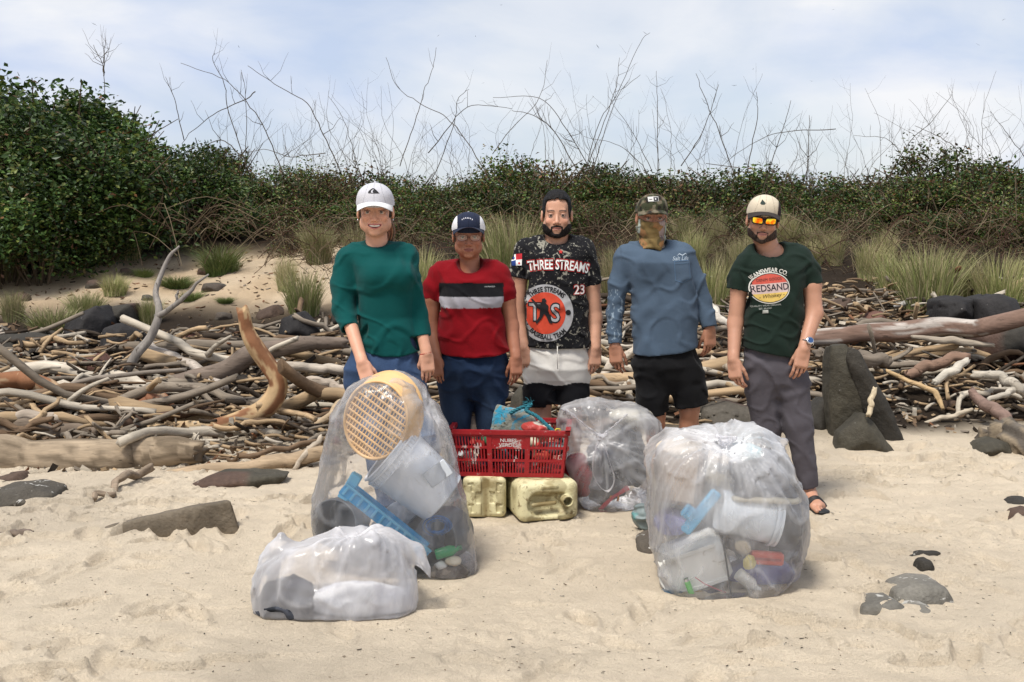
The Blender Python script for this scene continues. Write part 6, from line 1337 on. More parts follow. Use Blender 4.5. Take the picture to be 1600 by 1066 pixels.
    def band(z0, z1, nm, col, lf):
        rx, rz = 27.6, 21.6; up = [(rx*math.sqrt(max(0, 1 - (z/rz)**2)), z) for z in np.linspace(z0, z1, 9)]; V_ = up + [(-a, b) for a, b in up[::-1]]; pr.shape(nm, (V_, [tuple(range(len(V_)))]), 1195, 448.5, col, lf, rot=rt)
    band(7.0, 21.5, "print_band", (.50, .085, .06), .0044); band(-8.0, 7.0, "print_band", (.52, .40, .38), .0044); band(-21.5, -8.0, "print_band", (.62, .44, .12), .0044)
    pr.text("DENIM GOODS", 1193.6, 435.6, 6.0, (.05, .02, .02), .0055, rot=rt, sx=.9, name="print_lettering"); pr.text("REDSAND", 1195, 448.6, 14.5, (.012, .012, .02), .0055, rot=rt, bold=.01, sx=.86, name="print_lettering"); pr.text("- Whiskey -", 1197, 460.5, 8.0, (.05, .03, .01), .0055, rot=rt+.05, shear=.3, name="print_script")
    pr.text("QUALITY WEAR ORIGINAL", 1190, 475.5, 3.6, (.35, .36, .33), .003, rot=rt, name="print_lettering"); pr.text("EST. BRAND", 1188, 480, 3.4, (.35, .36, .33), .003, rot=rt, name="print_lettering")
    pr.poly("print_flag", [(1184, 482.6), (1192, 482), (1192, 487), (1184, 487.6)], (.35, .36, .33), .003)
    trousers(p, Y, [(515, 1166, 1246, .11, 0), (545, 1159, 1252, .125, 0), (572, 1160, 1258, .12, 0), (596, 1166, 1258, .105, 0), (618, 1182, 1246, .07, 0)],
             [[(1188, 598, 0, 27), (1197, 665, .02, 22.5), (1203, 760, .05, 17)], [(1238, 598, -.01, 27), (1247, 660, -.03, 23), (1264, 762, -.03, 14.5)]], m=M_cotton, col=(.080, .073, .084), seed=35, amp=.0042)
    # wrist watch
    wv = Vector(tuple(q(1261, 536, -.125))); we = empty("wrist_watch", tuple(wv - Vector(world_loc(p))), None, None); we.parent = p; ax = (Vector(tuple(q(1272, 490, -.02))) - Vector(tuple(q(1256, 545, -.13)))).normalized(); Rm = ax.to_track_quat('Z', 'Y').to_matrix()
    mb = MB(); mb.tube([tuple(Rm @ Vector((.032*math.cos(t), .030*math.sin(t), 0))) for t in np.linspace(0, 2*PI, 22)], .0035, 6, caps=False); mb.build("band", M_metal, we, smooth=True)
    fd = Vector((0, -1, 0)); fd = (fd - ax*fd.dot(ax)).normalized(); Rf = fd.to_track_quat('Z', 'Y').to_matrix(); mb = MB(); mb.lathe([(0, .040), (.019, .040), (.021, .037), (.021, .030), (.0, .030)], Rf, 24); mb.build("case", M_metal, we, smooth=True)
    mb = MB(); mb.lathe([(0, .0412), (.015, .0412)], Rf, 24); mb.build("dial", mat("watch_dial", (.03, .07, .18), .2), we)
    mb = MB(); w = Vector(tuple(q(1243.5, 571, -.155)))
def mirror_mat():
    m = bpy.data.materials.new("orange_mirror_lens"); m.use_nodes = True; nt = m.node_tree; N = nt.nodes.new; L = nt.links.new; b = nt.nodes['Principled BSDF']; b.inputs['Metallic'].default_value = 1; b.inputs['Roughness'].default_value = .06
    lw = N("ShaderNodeTexCoord"); n = N("ShaderNodeTexNoise"); n.inputs['Scale'].default_value = 45; L(lw.outputs['Object'], n.inputs['Vector']); r = N("ShaderNodeValToRGB"); e = r.color_ramp.elements; e[0].position = .42; e[0].color = (.95, .16, .01, 1); e[1].position = .6; e[1].color = (.95, .75, .05, 1); L(n.outputs[0], r.inputs[0]); L(r.outputs[0], b.inputs['Base Color']); return m
M_mirror = mirror_mat()
import time as _t
for fn in (woman_teal, woman_red, man_black, man_blue, man_green):
    t0 = _t.time(); fn(); print(fn.__name__, round(_t.time() - t0, 1))
# ================================================================== crate, jugs, bags and what is in them
def film(name, base=.20, edge=.55, tint=(.80, .80, .84), streak=.25, scale=(3, 3, 1.2), bump=.007):
    m = bpy.data.materials.new(name); m.use_nodes = True; nt = m.node_tree; N = nt.nodes.new; L = nt.links.new; nt.nodes.remove(nt.nodes['Principled BSDF']); out = nt.nodes['Material Output']
    tc = N("ShaderNodeTexCoord"); at = N("ShaderNodeVertexColor"); at.layer_name = "Col"; sep = N("ShaderNodeSeparateColor"); L(at.outputs[0], sep.inputs[0])
    mp = N("ShaderNodeMapping"); mp.inputs['Scale'].default_value = scale; L(tc.outputs['Object'], mp.inputs[0])
    n1 = N("ShaderNodeTexNoise"); n1.inputs['Scale'].default_value = 3.2; n1.inputs['Detail'].default_value = 5; n1.inputs['Roughness'].default_value = .55; n1.inputs['Distortion'].default_value = 1.6; L(mp.outputs[0], n1.inputs['Vector'])
    bp = N("ShaderNodeBump"); bp.inputs['Distance'].default_value = bump; L(n1.outputs[0], bp.inputs['Height'])
    lw = N("ShaderNodeLayerWeight"); lw.inputs[0].default_value = .5; L(bp.outputs[0], lw.inputs['Normal'])
    pw = N("ShaderNodeMath"); pw.operation = 'POWER'; pw.inputs[1].default_value = 2.2; L(lw.outputs['Facing'], pw.inputs[0])
    a = N("ShaderNodeMath"); a.operation = 'MULTIPLY_ADD'; a.inputs[1].default_value = edge; a.inputs[2].default_value = base; L(pw.outputs[0], a.inputs[0])
    mr = N("ShaderNodeMapRange"); mr.inputs[1].default_value = .52; mr.inputs[2].default_value = .74; mr.inputs[3].default_value = 0; mr.inputs[4].default_value = streak; L(n1.outputs[0], mr.inputs[0])
    b = N("ShaderNodeMath"); b.operation = 'ADD'; L(a.outputs[0], b.inputs[0]); L(mr.outputs[0], b.inputs[1]); c = N("ShaderNodeMath"); c.operation = 'ADD'; c.use_clamp = True; L(b.outputs[0], c.inputs[0]); L(sep.outputs[0], c.inputs[1])
    df = N("ShaderNodeBsdfDiffuse"); df.inputs[0].default_value = (*tint, 1); L(bp.outputs[0], df.inputs['Normal']); tl = N("ShaderNodeBsdfTranslucent"); tl.inputs[0].default_value = (*tint, 1)
    d = N("ShaderNodeMixShader"); d.inputs[0].default_value = .45; L(df.outputs[0], d.inputs[1]); L(tl.outputs[0], d.inputs[2])
    tr = N("ShaderNodeBsdfTransparent"); tr.inputs[0].default_value = (.97, .97, .98, 1); mx = N("ShaderNodeMixShader"); L(c.outputs[0], mx.inputs[0]); L(tr.outputs[0], mx.inputs[1]); L(d.outputs[0], mx.inputs[2])
    gl = N("ShaderNodeBsdfGlossy"); gl.inputs['Roughness'].default_value = .19; L(bp.outputs[0], gl.inputs['Normal']); fr = N("ShaderNodeFresnel"); fr.inputs[0].default_value = 1.40; L(bp.outputs[0], fr.inputs['Normal']); fm = N('ShaderNodeMath'); fm.operation = 'MULTIPLY'; fm.inputs[1].default_value = .8; L(fr.outputs[0], fm.inputs[0])
    m2 = N("ShaderNodeMixShader"); L(fm.outputs[0], m2.inputs[0]); L(mx.outputs[0], m2.inputs[1]); L(gl.outputs[0], m2.inputs[2]); L(m2.outputs[0], out.inputs[0]); return m
def hull_grid(pts, h, k=60, pad=.05):
    bm = bmesh.new()
    for p in pts: bm.verts.new(p)
    bmesh.ops.convex_hull(bm, input=bm.verts); bm.normal_update(); pl = [(np.array(f.normal), float(Vector(f.normal).dot(f.verts[0].co))) for f in bm.faces if f.calc_area() > 1e-7]; bm.free()
    pts = np.array(pts); cc = pts.mean(0); pl = [(n, q) if n @ cc < q else (-n, -q) for n, q in pl]; g = Grid(pts.min(0) - pad, pts.max(0) + pad, h)
    X, Y, Z = g.ax[0][:, None, None], g.ax[1][None, :, None], g.ax[2][None, None, :]; ds = [n[0]*X + n[1]*Y + n[2]*Z - q for n, q in pl]; mx = np.max(ds, axis=0); S = 0
    for d in ds: S = S + np.exp(np.clip(k*(d - mx), -30, 0))
    g.D = (mx + np.log(S)/k).astype(np.float32); return g
def bag(name, outline, Y, thick, knot, m, label, bulge=.5, h=.010, rays=34, amp=.012, seed=0, extra=None, zmin=None, haze=0.0):
    P = [np.array(tuple(W(a, b, Y))) for a, b in outline]; c = np.mean(P, 0); pts = []
    for p in P:
        for t, y in ((1, 0), (.90, thick*.38), (.62, thick*.62)): q = c + (p - c)*t; q[1] = Y + y; pts.append(q)
        for t, y in ((.97, -thick*bulge*.55), (.80, -thick*bulge*.9), (.5, -thick*bulge*1.02)): q = c + (p - c)*t; q[1] = Y + y; pts.append(q)
    pts.append(c + [0, -thick*bulge, 0]); g = hull_grid(pts, h, 70, .07); g.D -= .030
    K = np.array(tuple(W(knot[0], knot[1], Y + knot[2]))); ax = Vector(tuple(c - K)).normalized(); e1 = ax.cross(Vector((0, 1, 0.01))).normalized(); e2 = ax.cross(e1); ax, e1, e2 = map(np.array, (ax, e1, e2))
    def dis(x, y, z):
        d = np.stack([x, y, z], -1) - K; R = np.linalg.norm(d, axis=-1) + 1e-6; a = np.arctan2(d @ e2, d @ e1); ra = vn3(np.cos(a)*rays/6.3 + seed, np.sin(a)*rays/6.3, R*1.5 + seed); rb = 1 - np.abs(vn3(np.cos(a)*rays/3.5 + seed, np.sin(a)*rays/3.5, R*2.2))
        w = np.exp(-R/.45); r = -amp*(1.0*ra*(.35 + w) + 1.0*sstep(.6, 1, rb)*(.10 + w)); cr = 1 - np.abs(fbm3(x*5 + seed, y*5, z*5, 2)); c2 = 1 - np.abs(fbm3(x*10 + seed, y*8, z*9 + 3, 2)); r = r - amp*1.1*sstep(.7, 1, cr) - amp*.7*sstep(.75, 1, c2) - amp*.9*fbm3(x*7, y*7 + seed, z*7, 2)
        return r + .055*np.exp(-(R/.10)**2)*(1 if rays else 0)
    g.displace(dis, .09)
    if extra: extra(g, K)
    V, Q = g.mesh(); V = relax(V, Q, 1, .4)
    zg = zbase(V[:, 0], V[:, 1]) + .004 if zmin is None else np.full(len(V), zmin); fl = V[:, 2] < zg; V[fl, 2] = zg[fl]
    dK = np.linalg.norm(V - K, axis=1); w = .55*np.exp(-(dK/.10)**2); a = np.arctan2((V - K) @ e2, (V - K) @ e1); rb = 1 - np.abs(vn3(np.cos(a)*rays/3.5 + seed, np.sin(a)*rays/3.5, dK*2.2)); w = w*.8 + .30*sstep(.74, 1, rb)*np.exp(-dK/.22)*(1 if rays else 0)
    cr = 1 - np.abs(fbm3(V[:, 0]*5 + seed, V[:, 1]*5, V[:, 2]*5, 2)); w = w + .14*sstep(.88, 1, cr)
    w = w + haze*np.exp(-(dK/.30)**2)*(.6 + .5*fbm3(V[:, 0]*8, V[:, 1]*8, V[:, 2]*8, 2)); C = np.stack([w]*3, 1); b = np.array([c[0], Y, max(V[:, 2].min(), 0)]); e = empty(name, tuple(b), label, "bag"); mesh_np("film", V - b, Q, m, e, col=C); return e, K, b
def local(mb, b): mb.v = [tuple(np.array(v) - b) for v in mb.v]; return mb
M_film = film("clear_bag_film", .15, .36, (.98, .98, 1.0), .12); M_filmw = film("milky_bag_film", .30, .50, (.98, .97, 1.0), .12, (2, 2, 1.2), .008); M_filmd = film("clear_grey_bag_film", .08, .30, (.98, .98, 1.0), .14)
def plastic(name, col, rough=.4, dirt=0, **k):
    return mat(name, col, rough, spec=.4, noise=(6, .08), spots=[(14, .62, .74, (.25, .19, .11), .5)] if dirt else [], bump=(60, .0012), **k)
def thing_mesh(name, mb, m, label, cat, base, smooth=False, sharp=40, parent=None):
    mb.v = [tuple(np.array(v) - np.array(base)) for v in mb.v]; o = mb.build(name, m, parent, sharp=sharp)
    o.location = base if parent is None else (0, 0, 0)
    if label: tag(o, label, cat)
    return o
def frame(px, py, Y, ax, up=(0, 0, 1)):
    """matrix: local z along ax, origin at the pixel"""
    z = Vector(ax).normalized(); x = z.cross(Vector(up)).normalized(); y = z.cross(x); M = Matrix((x, y, z)).transposed().to_4x4(); M.translation = W(px, py, Y); return M
def lathe_thing(name, prof, M, m, label, cat, parts=(), n=36, jag=None):
    """prof in the local frame of M; the first mesh is the body, parts: (name, prof or builder, material)"""
    base = Vector(M.translation); e = empty(name, tuple(base), label, cat)
    def mk(nm, pr, mm):
        mb = MB(); 
        if callable(pr): pr(mb, M)
        else: mb.lathe(pr, M, n)
        mb.v = [tuple(Vector(v) - base) for v in mb.v]; o = mb.build(nm, mm, e, sharp=45)
        return o
    mk("body", prof, m)
    for nm, pr, mm in parts: mk(nm, pr, mm)
    return e
def crumple(name, px, py, Y, r, m, label, cat, amp=.25, f=9, h=.007, seed=0, col=None, M=None, C2=None):
    """a soft crumpled lump with radii r in metres"""
    c = np.array(tuple(W(px, py, Y))); R = max(r); g = Grid(c - R*1.35 - .02, c + R*1.35 + .02, h); g.ell(c, r, M=M, k=0)
    g.displace(lambda x, y, z: -amp*min(r)*(.7*fbm3(x*f + seed, y*f, z*f, 3) + .8*sstep(.6, 1, 1 - np.abs(vn3(x*f*.9 + seed*2, y*f*.9, z*f*1.3))) - .3), .06); V, Q = g.mesh(); V = relax(V, Q, 1, .3)
    zg = zbase(V[:, 0], V[:, 1]) + .006; V[:, 2] = np.maximum(V[:, 2], zg); V[:, 2] = np.maximum(V[:, 2], zg)
    n = fbm3(V[:, 0]*14 + seed, V[:, 1]*14, V[:, 2]*14, 3); C = np.array(col or (.5, .5, .5))[None]*(1 + .25*n)[:, None]
    if C2: w = sstep(.1, .25, n)[:, None]; C = C*(1 - w) + np.array(C2)*w
    return tag(mesh_np(name, V, Q, m, col=C, origin=(c[0], c[1], V[:, 2].min())), label, cat)
M_vc = mat("plastic_scrap", attr=True, rough=.5, spec=.35, bump=(50, .002)); M_fab = mat("old_fabric", attr=True, rough=.9, spec=.1, bump=[(30, .004), (300, .001)])

def build_crate():
    W_, D_, H_ = .555, .36, .245; c0 = W(799, 752, 5.60); zb = .2165; base = Vector((c0.x, 5.60 + D_/2, zb)); e = empty("crate", tuple(base), "red slotted plastic crate with white lettering standing on two yellow jugs", "crate", None, math.radians(-4.5))
    def P(x, y, z): t = 1 + .055*z/H_*2; return Vector((x*t, y*t, z))
    def wall(mb, L, off, side):
        # local wall coordinates u along the wall, z up
        def B(u0, u1, z0, z1, d0=-.004, d1=.004, bev=.0015):
            P8 = []
            for z in (z0, z1):
                t = 1 + .10*z/H_
                for u, d in ((u0, d0), (u1, d0), (u1, d1), (u0, d1)):
                    a = (u*t, (off + d)*t if side in 'fb' else 0, z)
                    P8.append({'f': (u*t, -(off - d)*t, z), 'b': (u*t, (off + d)*t, z), 'l': (-(off - d)*t, u*t, z), 'r': ((off + d)*t, u*t, z)}[side])
            mb.add(P8, [(0, 3, 2, 1), (4, 5, 6, 7), (0, 1, 5, 4), (1, 2, 6, 5), (2, 3, 7, 6), (3, 0, 4, 7)])
        h = L/2; B(-h, h, 0, .020, -.006, .006); B(-h-.012, h+.012, H_ - .022, H_, -.012, .012); B(-h, h, H_ - .034, H_ - .022, -.004, .004)
        for z in (.080, .148): B(-h, h, z, z + .012, -.0055, .0055)
        cols = 4 if side in 'fb' else 3; us = np.linspace(-h, h, cols); 
        for i, u in enumerate(us): B(max(u - .012, -h), min(u + .012, h), .020, H_ - .034, -.006, .006)
        for i in range(cols - 1):
            for r, (z0, z1) in enumerate(((.020, .080), (.092, .148), (.160, H_ - .034))):
                if side == 'f' and i == 1 and r == 2: B(us[i] + .012, us[i+1] - .012, z0, z1, -.003, .003); continue
                n = 11 if side in 'fb' else 9; a, b = us[i] + .012, us[i+1] - .012
                for k in range(1, n): u = a + (b - a)*k/n; B(u - .0032, u + .0032, z0, z1, -.0035, .0035)
    for side, L, off, nm in (('f', W_, D_/2, 'front_panel'), ('b', W_, D_/2, 'back_panel'), ('l', D_, W_/2, 'side_panel'), ('r', D_, W_/2, 'side_panel')):
        mb = MB(); wall(mb, L, off, side); mb.build(nm, M_crate, e)
    mb = MB(); mb.box((0, 0, .005), (W_ - .014, D_ - .014, .009)); mb.build("base", M_crate, e)
    for k, t in enumerate(("NUBES", "VERDES")):
        V, Fc = text_poly(t, .012); t_ = 1 + .10*.19/H_; mb = MB(); mb.add([(x*.030*.95 + .0, -(D_/2 - (-.0045))*(1 + .10*(.196 - k*.022 + y*.026)/H_) - .001, .192 - k*.024 + y*.026) for x, y in V], Fc); mb.build("lettering", M_whitepaint, e)
    # things in it
    o = rock([(762,682),(768,652),(775,631),(783,646),(800,640),(822,640),(838,656),(843,684)], 5.80, .05, (.33, .34, .29), "torn grey and blue woven sack sticking up from the red crate", name="woven_sack", seed=61, h=.006, m=M_sack, sink=False); o["category"] = "sack"
    mb = MB(); pts = [tuple(W(*t)) for t in ((797, 646, 5.78), (812, 638, 5.76), (830, 632, 5.75), (822, 641, 5.74), (838, 650, 5.72), (852, 662, 5.69), (866, 676, 5.67), (878, 690, 5.72))]; C = catmull(np.array(pts), 70); T = np.gradient(C, axis=0); T /= np.linalg.norm(T, axis=1)[:, None]; u = np.cross(T, [0, 1, 0.2]); u /= np.linalg.norm(u, axis=1)[:, None]; v = np.cross(T, u)
    rp = empty("rope", pts[-1], "frayed teal twisted rope hanging over the red crate", "rope")
    for s_ in range(3):
        a = np.arange(70)*.75 + s_*2*PI/3; P3 = C + .0055*(np.cos(a)[:, None]*u + np.sin(a)[:, None]*v); mb = MB(); mb.tube([tuple(q) for q in P3], .0055, 6); mb.v = [tuple(np.array(q) - np.array(pts[-1])) for q in mb.v]; mb.build("strand", M_teal_rope, rp, smooth=True)
    mb = MB(); 
    for s_ in range(14): a = Vector(pts[2]); d = Vector((random.uniform(-.05, .03), random.uniform(-.02, .02), random.uniform(0, .04))); mb.tube([a, a + d*.5 + Vector((0, 0, .01)), a + d], .0012, 4)
    mb.v = [tuple(np.array(q) - np.array(pts[-1])) for q in mb.v]; mb.build("frayed_end", M_teal_rope, rp)
    def simple(name, px, py, Y, dim, R, m, label, cat, bev=.004):
        mb = MB(); b = W(px, py, Y); mb.box((0, 0, 0), dim, R, bev); mb.box((dim[0]*.1, 0, dim[2]*.2), (dim[0]*.5, dim[1]*1.3, dim[2]*.4), R, bev*.5); o = mb.build(name, m, sharp=40); o.location = b; return tag(o, label, cat)
    simple("board", 752, 664, 5.9, (.14, .014, .085), basis(0, -20, 4), M_scrapwood, "grey brown splintered board leaning inside the red crate", "board")
    rnd = random.Random(4); cols = [((.55, .55, .52), "white"), ((.35, .02, .02), "red"), ((.03, .16, .08), "green"), ((.03, .16, .22), "teal"), ((.03, .03, .035), "black"), ((.42, .38, .28), "cream"), ((.5, .08, .05), "orange red"), ((.10, .12, .13), "dark grey")]
    for k, (col, cn) in enumerate(cols):
        x = -.22 + .44*k/7; M = (Matrix.Translation(base + Vector((x, -.09 + .05*(k % 2), .075 + .045*(k % 3)))) @ Euler((1.3 + rnd.uniform(-.5, .5), rnd.uniform(-.6, .6), rnd.uniform(-1, 1))).to_matrix().to_4x4())
        lathe_thing("bottle", [(.001, -.09), (.033, -.09), (.036, -.08), (.036, .03), (.030, .055), (.014, .075), (.013, .09)], M, plastic("bottle_plastic", col), f"{cn} plastic bottle seen through the slots of the red crate", "bottle", (("cap", [(.015, .085), (.015, .105), (.001, .106)], plastic("cap_plastic", (.4, .05, .04) if k % 2 else (.5, .5, .5))),), 16)
    crumple("plastic_scrap", 838, 668, 5.72, (.07, .05, .03), M_vc, "crumpled scraps of red and pale plastic by the rope", "scrap", .4, 20, .005, 9, (.42, .05, .04), C2=(.45, .42, .36))
    mb = MB(); b = W(872, 675, 5.68); mb.tube([b + Vector(q) for q in ((-.012, 0, -.02), (-.02, 0, .0), (-.008, 0, .016), (.008, 0, .015), (.014, 0, -.002), (.006, 0, -.01))], .005, 6); thing_mesh("rope_loop", mb, mat("yellow_rope", (.55, .42, .05), .8), "small yellow rope loop at the corner of the red crate", "rope", tuple(b))
M_sack = mat('woven_sack', attr=True, rough=.9, spec=.1, spots=[(14, .48, .56, (.05, .32, .48), .8), (40, .60, .66, (.10, .09, .06))], bump=[(35, .008), (160, .003)])
M_crate = mat("red_crate_plastic", (.30, .012, .016), .42, spec=.4, noise=(8, .15), spots=[(9, .615, .64, (.48, .36, .34), .8), (45, .62, .70, (.30, .16, .14))], bump=(80, .0008))
M_whitepaint = mat("white_paint", (.62, .58, .56), .7, noise=(80, .2)); M_teal_rope = mat("teal_rope", (.03, .15, .19), .9, spec=.1, noise=(120, .4), bump=(300, .002)); M_scrapwood = mat("scrap_board", (.21, .165, .13), .9, stretch=(.5, 3, 3), noise=(12, .3), bump=(30, .003))
def jug_mat():
    return mat("stained_yellow_plastic", attr=True, rough=.5, spec=.35, noise=(7, .12), spots=[(9, .52, .72, (.26, .20, .09), .5), (26, .56, .70, (.15, .10, .04), .5), (90, .62, .70, (.08, .055, .025))], bump=[(40, .002), (150, .001)])
def build_jugs():
    M = jug_mat()
    def finish(g, name, label, c, dirt):
        V, Q = g.mesh(); V = relax(V, Q, 1, .4); C = np.tile([.64, .59, .36], (len(V), 1)); w = dirt(V)[:, None]; C = C*(1-w) + np.array([.20, .15, .065])*w
        e = empty(name, (c[0], c[1], c[2]), label, "jug"); mesh_np("body", V - np.array(c), Q, M, e, col=C); return e
    # left: its moulded base faces the camera
    c = W(757, 783, 5.60); z0 = zt(c.x, 5.8) + .002; cx = c.x; hw, hh, hd = .112, .107, .19; cy_ = 5.575 + hd; cz = z0 + hh
    g = Grid((cx-.15, 5.53, z0-.02), (cx+.15, 6.05, z0+.26), .0042); g.box((cx, cy_, cz), (hw, hd, hh), .03)
    g.box((cx+.004, cy_-hd, cz), (.020, .012, hh*1.1), .004, k=.004, mode='s')
    for s_ in (-1, 1):
        g.box((cx + .004 + s_*.033, cy_-hd, cz), (.016, .008, .030), .004, k=.004, mode='s')
        for zz in (.055, -.055): g.box((cx + .004 + s_*.066, cy_-hd, cz+zz), (.008, .007, .024), .002, k=.002, mode='s'); g.box((cx + .004 + s_*.074, cy_-hd, cz+zz+.016), (.014, .006, .006), .002, k=.002, mode='s')
    e1 = finish(g, "jug", "yellow plastic jug lying with its grooved base in front, under the crate's left end", (cx, cy_, z0), lambda V: np.clip(.85*np.exp(-((V[:, 0]-cx-.004)/.024)**2)*(V[:, 1] < cy_-hd*.9) + .45*sstep(.1, .5, fbm3(V[:, 0]*16, V[:, 1]*16, V[:, 2]*16, 3)), 0, 1))
    e1["label"] = "upright grooved yellow jug under the crate, beside the peach basket bag"
    # right: end with handle recess and round mouth
    c = W(853, 790, 5.50); z0 = zt(c.x, 5.7) + .002; cx = c.x; hw, hh, hd = .160, .106, .20; cy_ = 5.49 + hd; cz = z0 + hh; Mr = Matrix.Rotation(math.radians(14), 3, 'Z'); cc = np.array((cx - .03, cy_, cz)); T = lambda p: cc + np.array(Mr @ Vector(p))
    g = Grid((cx-.27, 5.40, z0-.02), (cx+.24, 6.02, z0+.25), .0042); g.box(cc, (hw, hd, hh), .045, M=Mr)
    g.cone(T((-.055, -hd-.002, -.01)), T((.055, -hd-.002, -.01)), .062, .058, .008, 's', flat=((0, 1, 0), .62)); g.cone(T((-.085, -hd+.004, -.012)), T((.028, -hd+.004, -.006)), .0105, .0105, .006)
    g.cone(T((.088, -hd+.035, .006)), T((.088, -hd-.022, .006)), .030, .030, .004); g.cone(T((.088, -hd+.01, .006)), T((.088, -hd-.05, .006)), .023, .023, .001, 's')
    for zz in (.078, -.082): g.box(T((.0, -hd, zz)), (.045, .004, .008), .002, M=Mr, k=.002)
    e2 = finish(g, "jug", "stained yellow jug with round open mouth and finger recess, under the crate", (cc[0], cc[1], z0), lambda V: np.clip(.8*np.exp(-(((V - T((0, -hd, -.01))) @ np.array(Mr @ Vector((1, 0, 0))))/.085)**2)*np.exp(-((V[:, 2]-cz+.01)/.05)**2)*(((V - cc) @ np.array(Mr @ Vector((0, 1, 0)))) < -hd+.03) + .5*sstep(.0, .5, fbm3(V[:, 0]*16, V[:, 1]*16, V[:, 2]*16, 3)), 0, 1))
build_jugs(); build_crate()

def build_basket_bag():
    Y = 4.80; s = SCL(Y); M_peach = plastic("peach_plastic", (.68, .43, .20), .45); M_white = plastic("white_bucket_plastic", (.76, .79, .82), .35, 1); M_blue = plastic("blue_plastic", (.02, .36, .68), .4); M_lblue = plastic("light_blue_plastic", (.14, .50, .74), .4)
    M_grey = plastic("grey_plastic", (.19, .20, .21), .5, 1)
    # laundry basket: its lattice base faces the camera, the rim leans to the upper left
    n = Vector((-.42, -.90, -.10)).normalized(); M = frame(587, 657, Y - .12, -n, (.55, 0, .83)); base = Vector(M.translation); e = empty("laundry_basket", tuple(base), "peach plastic laundry basket with lattice base inside the tall front bag", "basket")
    R1, R2 = .152, .186
    def loc(mb): mb.v = [tuple((M @ Vector(v)) - base) for v in mb.v]; return mb
    mb = MB(); mb.tube([(R1*.98*math.cos(t), R2*.98*math.sin(t), 0) for t in np.linspace(0, 2*PI, 49)], .0075, 8, caps=False); mb.lathe([(1.0, -.004), (1.04, .02), (1.08, .085), (1.13, .09), (1.13, .102), (1.06, .102), (1.02, .02), (.97, .004)], None, 48, sx=R1, sy=R2); loc(mb).build("wall", M_peach, e, sharp=50)
    mb = MB()
    for i in range(-5, 6): y = i*.031; L = R1*math.sqrt(max(0, 1 - (y/R2)**2)); mb.box((0, y, 0), (2*L, .0085, .006), None, .001)
    for i in range(-9, 10): x = i*.0150; L = R2*math.sqrt(max(0, 1 - (x/R1)**2)); mb.box((x, 0, .001), (.0050, 2*L, .005), None, .001)
    loc(mb).build("lattice", M_peach, e)
    # white bucket
    ax = Vector((.72, .05, -.62)); M = frame(606, 708, Y - .06, ax, (0, 1, 0)); H = .31
    def rim(mb, M):
        mb.tube([M @ Vector((.150*math.cos(t), .150*math.sin(t), 0)) for t in np.linspace(0, 2*PI, 45)], .006, 6, caps=False); mb.lathe([(.150, .018), (.157, .02), (.157, .028), (.149, .03), (.149, .052), (.155, .054), (.155, .060), (.147, .062)], M, 44)
        for k in range(40): t = 2*PI*k/40; mb.box(M @ Vector((.152*math.cos(t), .152*math.sin(t), .041)), (.003, .003, .022), (M.to_3x3() @ Matrix.Rotation(t, 3, 'Z')))
    bk = lathe_thing("bucket", [(.140, 0), (.148, .0), (.147, .06), (.125, H), (.115, H+.006), (.001, H+.006)], M, M_white, "large white bucket lying on its side in the tall front bag", "bucket", (("rim", rim, M_white),), 44)
    mb = MB(); bs = W(684, 740, Y-.205); mb.box(bs - Vector(M.translation), (.11, .006, .075), basis(12, 0, -35), .003); mb.build("patch", plastic("pale_label", (.58, .62, .66)), bk, sharp=40)
    # blue tray edge
    a, b = W(535, 762, Y-.20), W(668, 868, Y-.18); d = (b - a); L = d.length; Rm = d.to_track_quat('X', 'Z').to_matrix(); mid = (a + b)/2; e = empty("tray", tuple(mid), "bright blue plastic tray with notched rim slanting in the tall front bag", "tray")
    mb = MB(); mb.box((0, 0, 0), (L, .012, .055), Rm, .003); mb.box(Rm @ Vector((0, .05, -.02)), (L*.96, .10, .006), Rm, .002); mb.box(Rm @ Vector((0, .10, .0)), (L*.96, .01, .05), Rm, .002); mb.build("tray_body", M_blue, e, sharp=40)
    mb = MB(); mb.box(Rm @ Vector((0, -.010, .024)), (L, .012, .012), Rm, .002)
    for k in range(12): mb.box(Rm @ Vector((-L*.46 + L*.92*k/11, -.010, .0)), (.012, .014, .040), Rm, .002)
    mb.build("rim", M_lblue, e, sharp=40)
    mb = MB(); mb.box((0, 0, 0), (.05, .05, .12), basis(0, 0, 30), .006); mb.box((-.03, -.02, -.04), (.045, .02, .02), basis(0, 0, 30), .003); o = mb.build("plastic_bracket", M_lblue, sharp=40); o.location = W(548, 760, Y-.17); tag(o, "light blue clip bracket at the upper end of the blue tray", "bracket")
    M = frame(534, 812, Y+.02, (.2, .95, -.1)); lathe_thing("tub", [(.10, -.10), (.105, -.10), (.10, .1), (.09, .14), (.001, .14)], M, M_grey, "grey round tub in the lower left of the tall front bag", "tub", (("inner_wall", [(.098, -.095), (.092, .09), (.001, .09)], plastic("dark_inner", (.05, .05, .055))),), 36)  # inner wall in a darker grey than the outside
    M = frame(690, 836, Y+.02, (.35, .9, -.05)); lathe_thing("tub", [(.120, -.12), (.126, -.12), (.118, .08), (.11, .11), (.001, .11)], M, plastic("dark_grey_plastic", (.12, .13, .14)), "dark grey tub with blue netting in the tall front bag", "tub", (("inner_wall", [(.118, -.11), (.108, .06), (.001, .06)], plastic("dark_grey_inner", (.07, .075, .08))),), 36)  # inside coloured darker than the outer wall
    mb = MB(); b = W(683, 822, Y-.13)
    for k in range(26):
        a0 = random.uniform(0, 6.3); r = random.uniform(.03, .06); mb.tube([(r*math.cos(a0+t)*1.1, random.uniform(-.01, .01), r*.8*math.sin(a0+t)) for t in np.linspace(0, 2.2, 7)], .0016, 4)
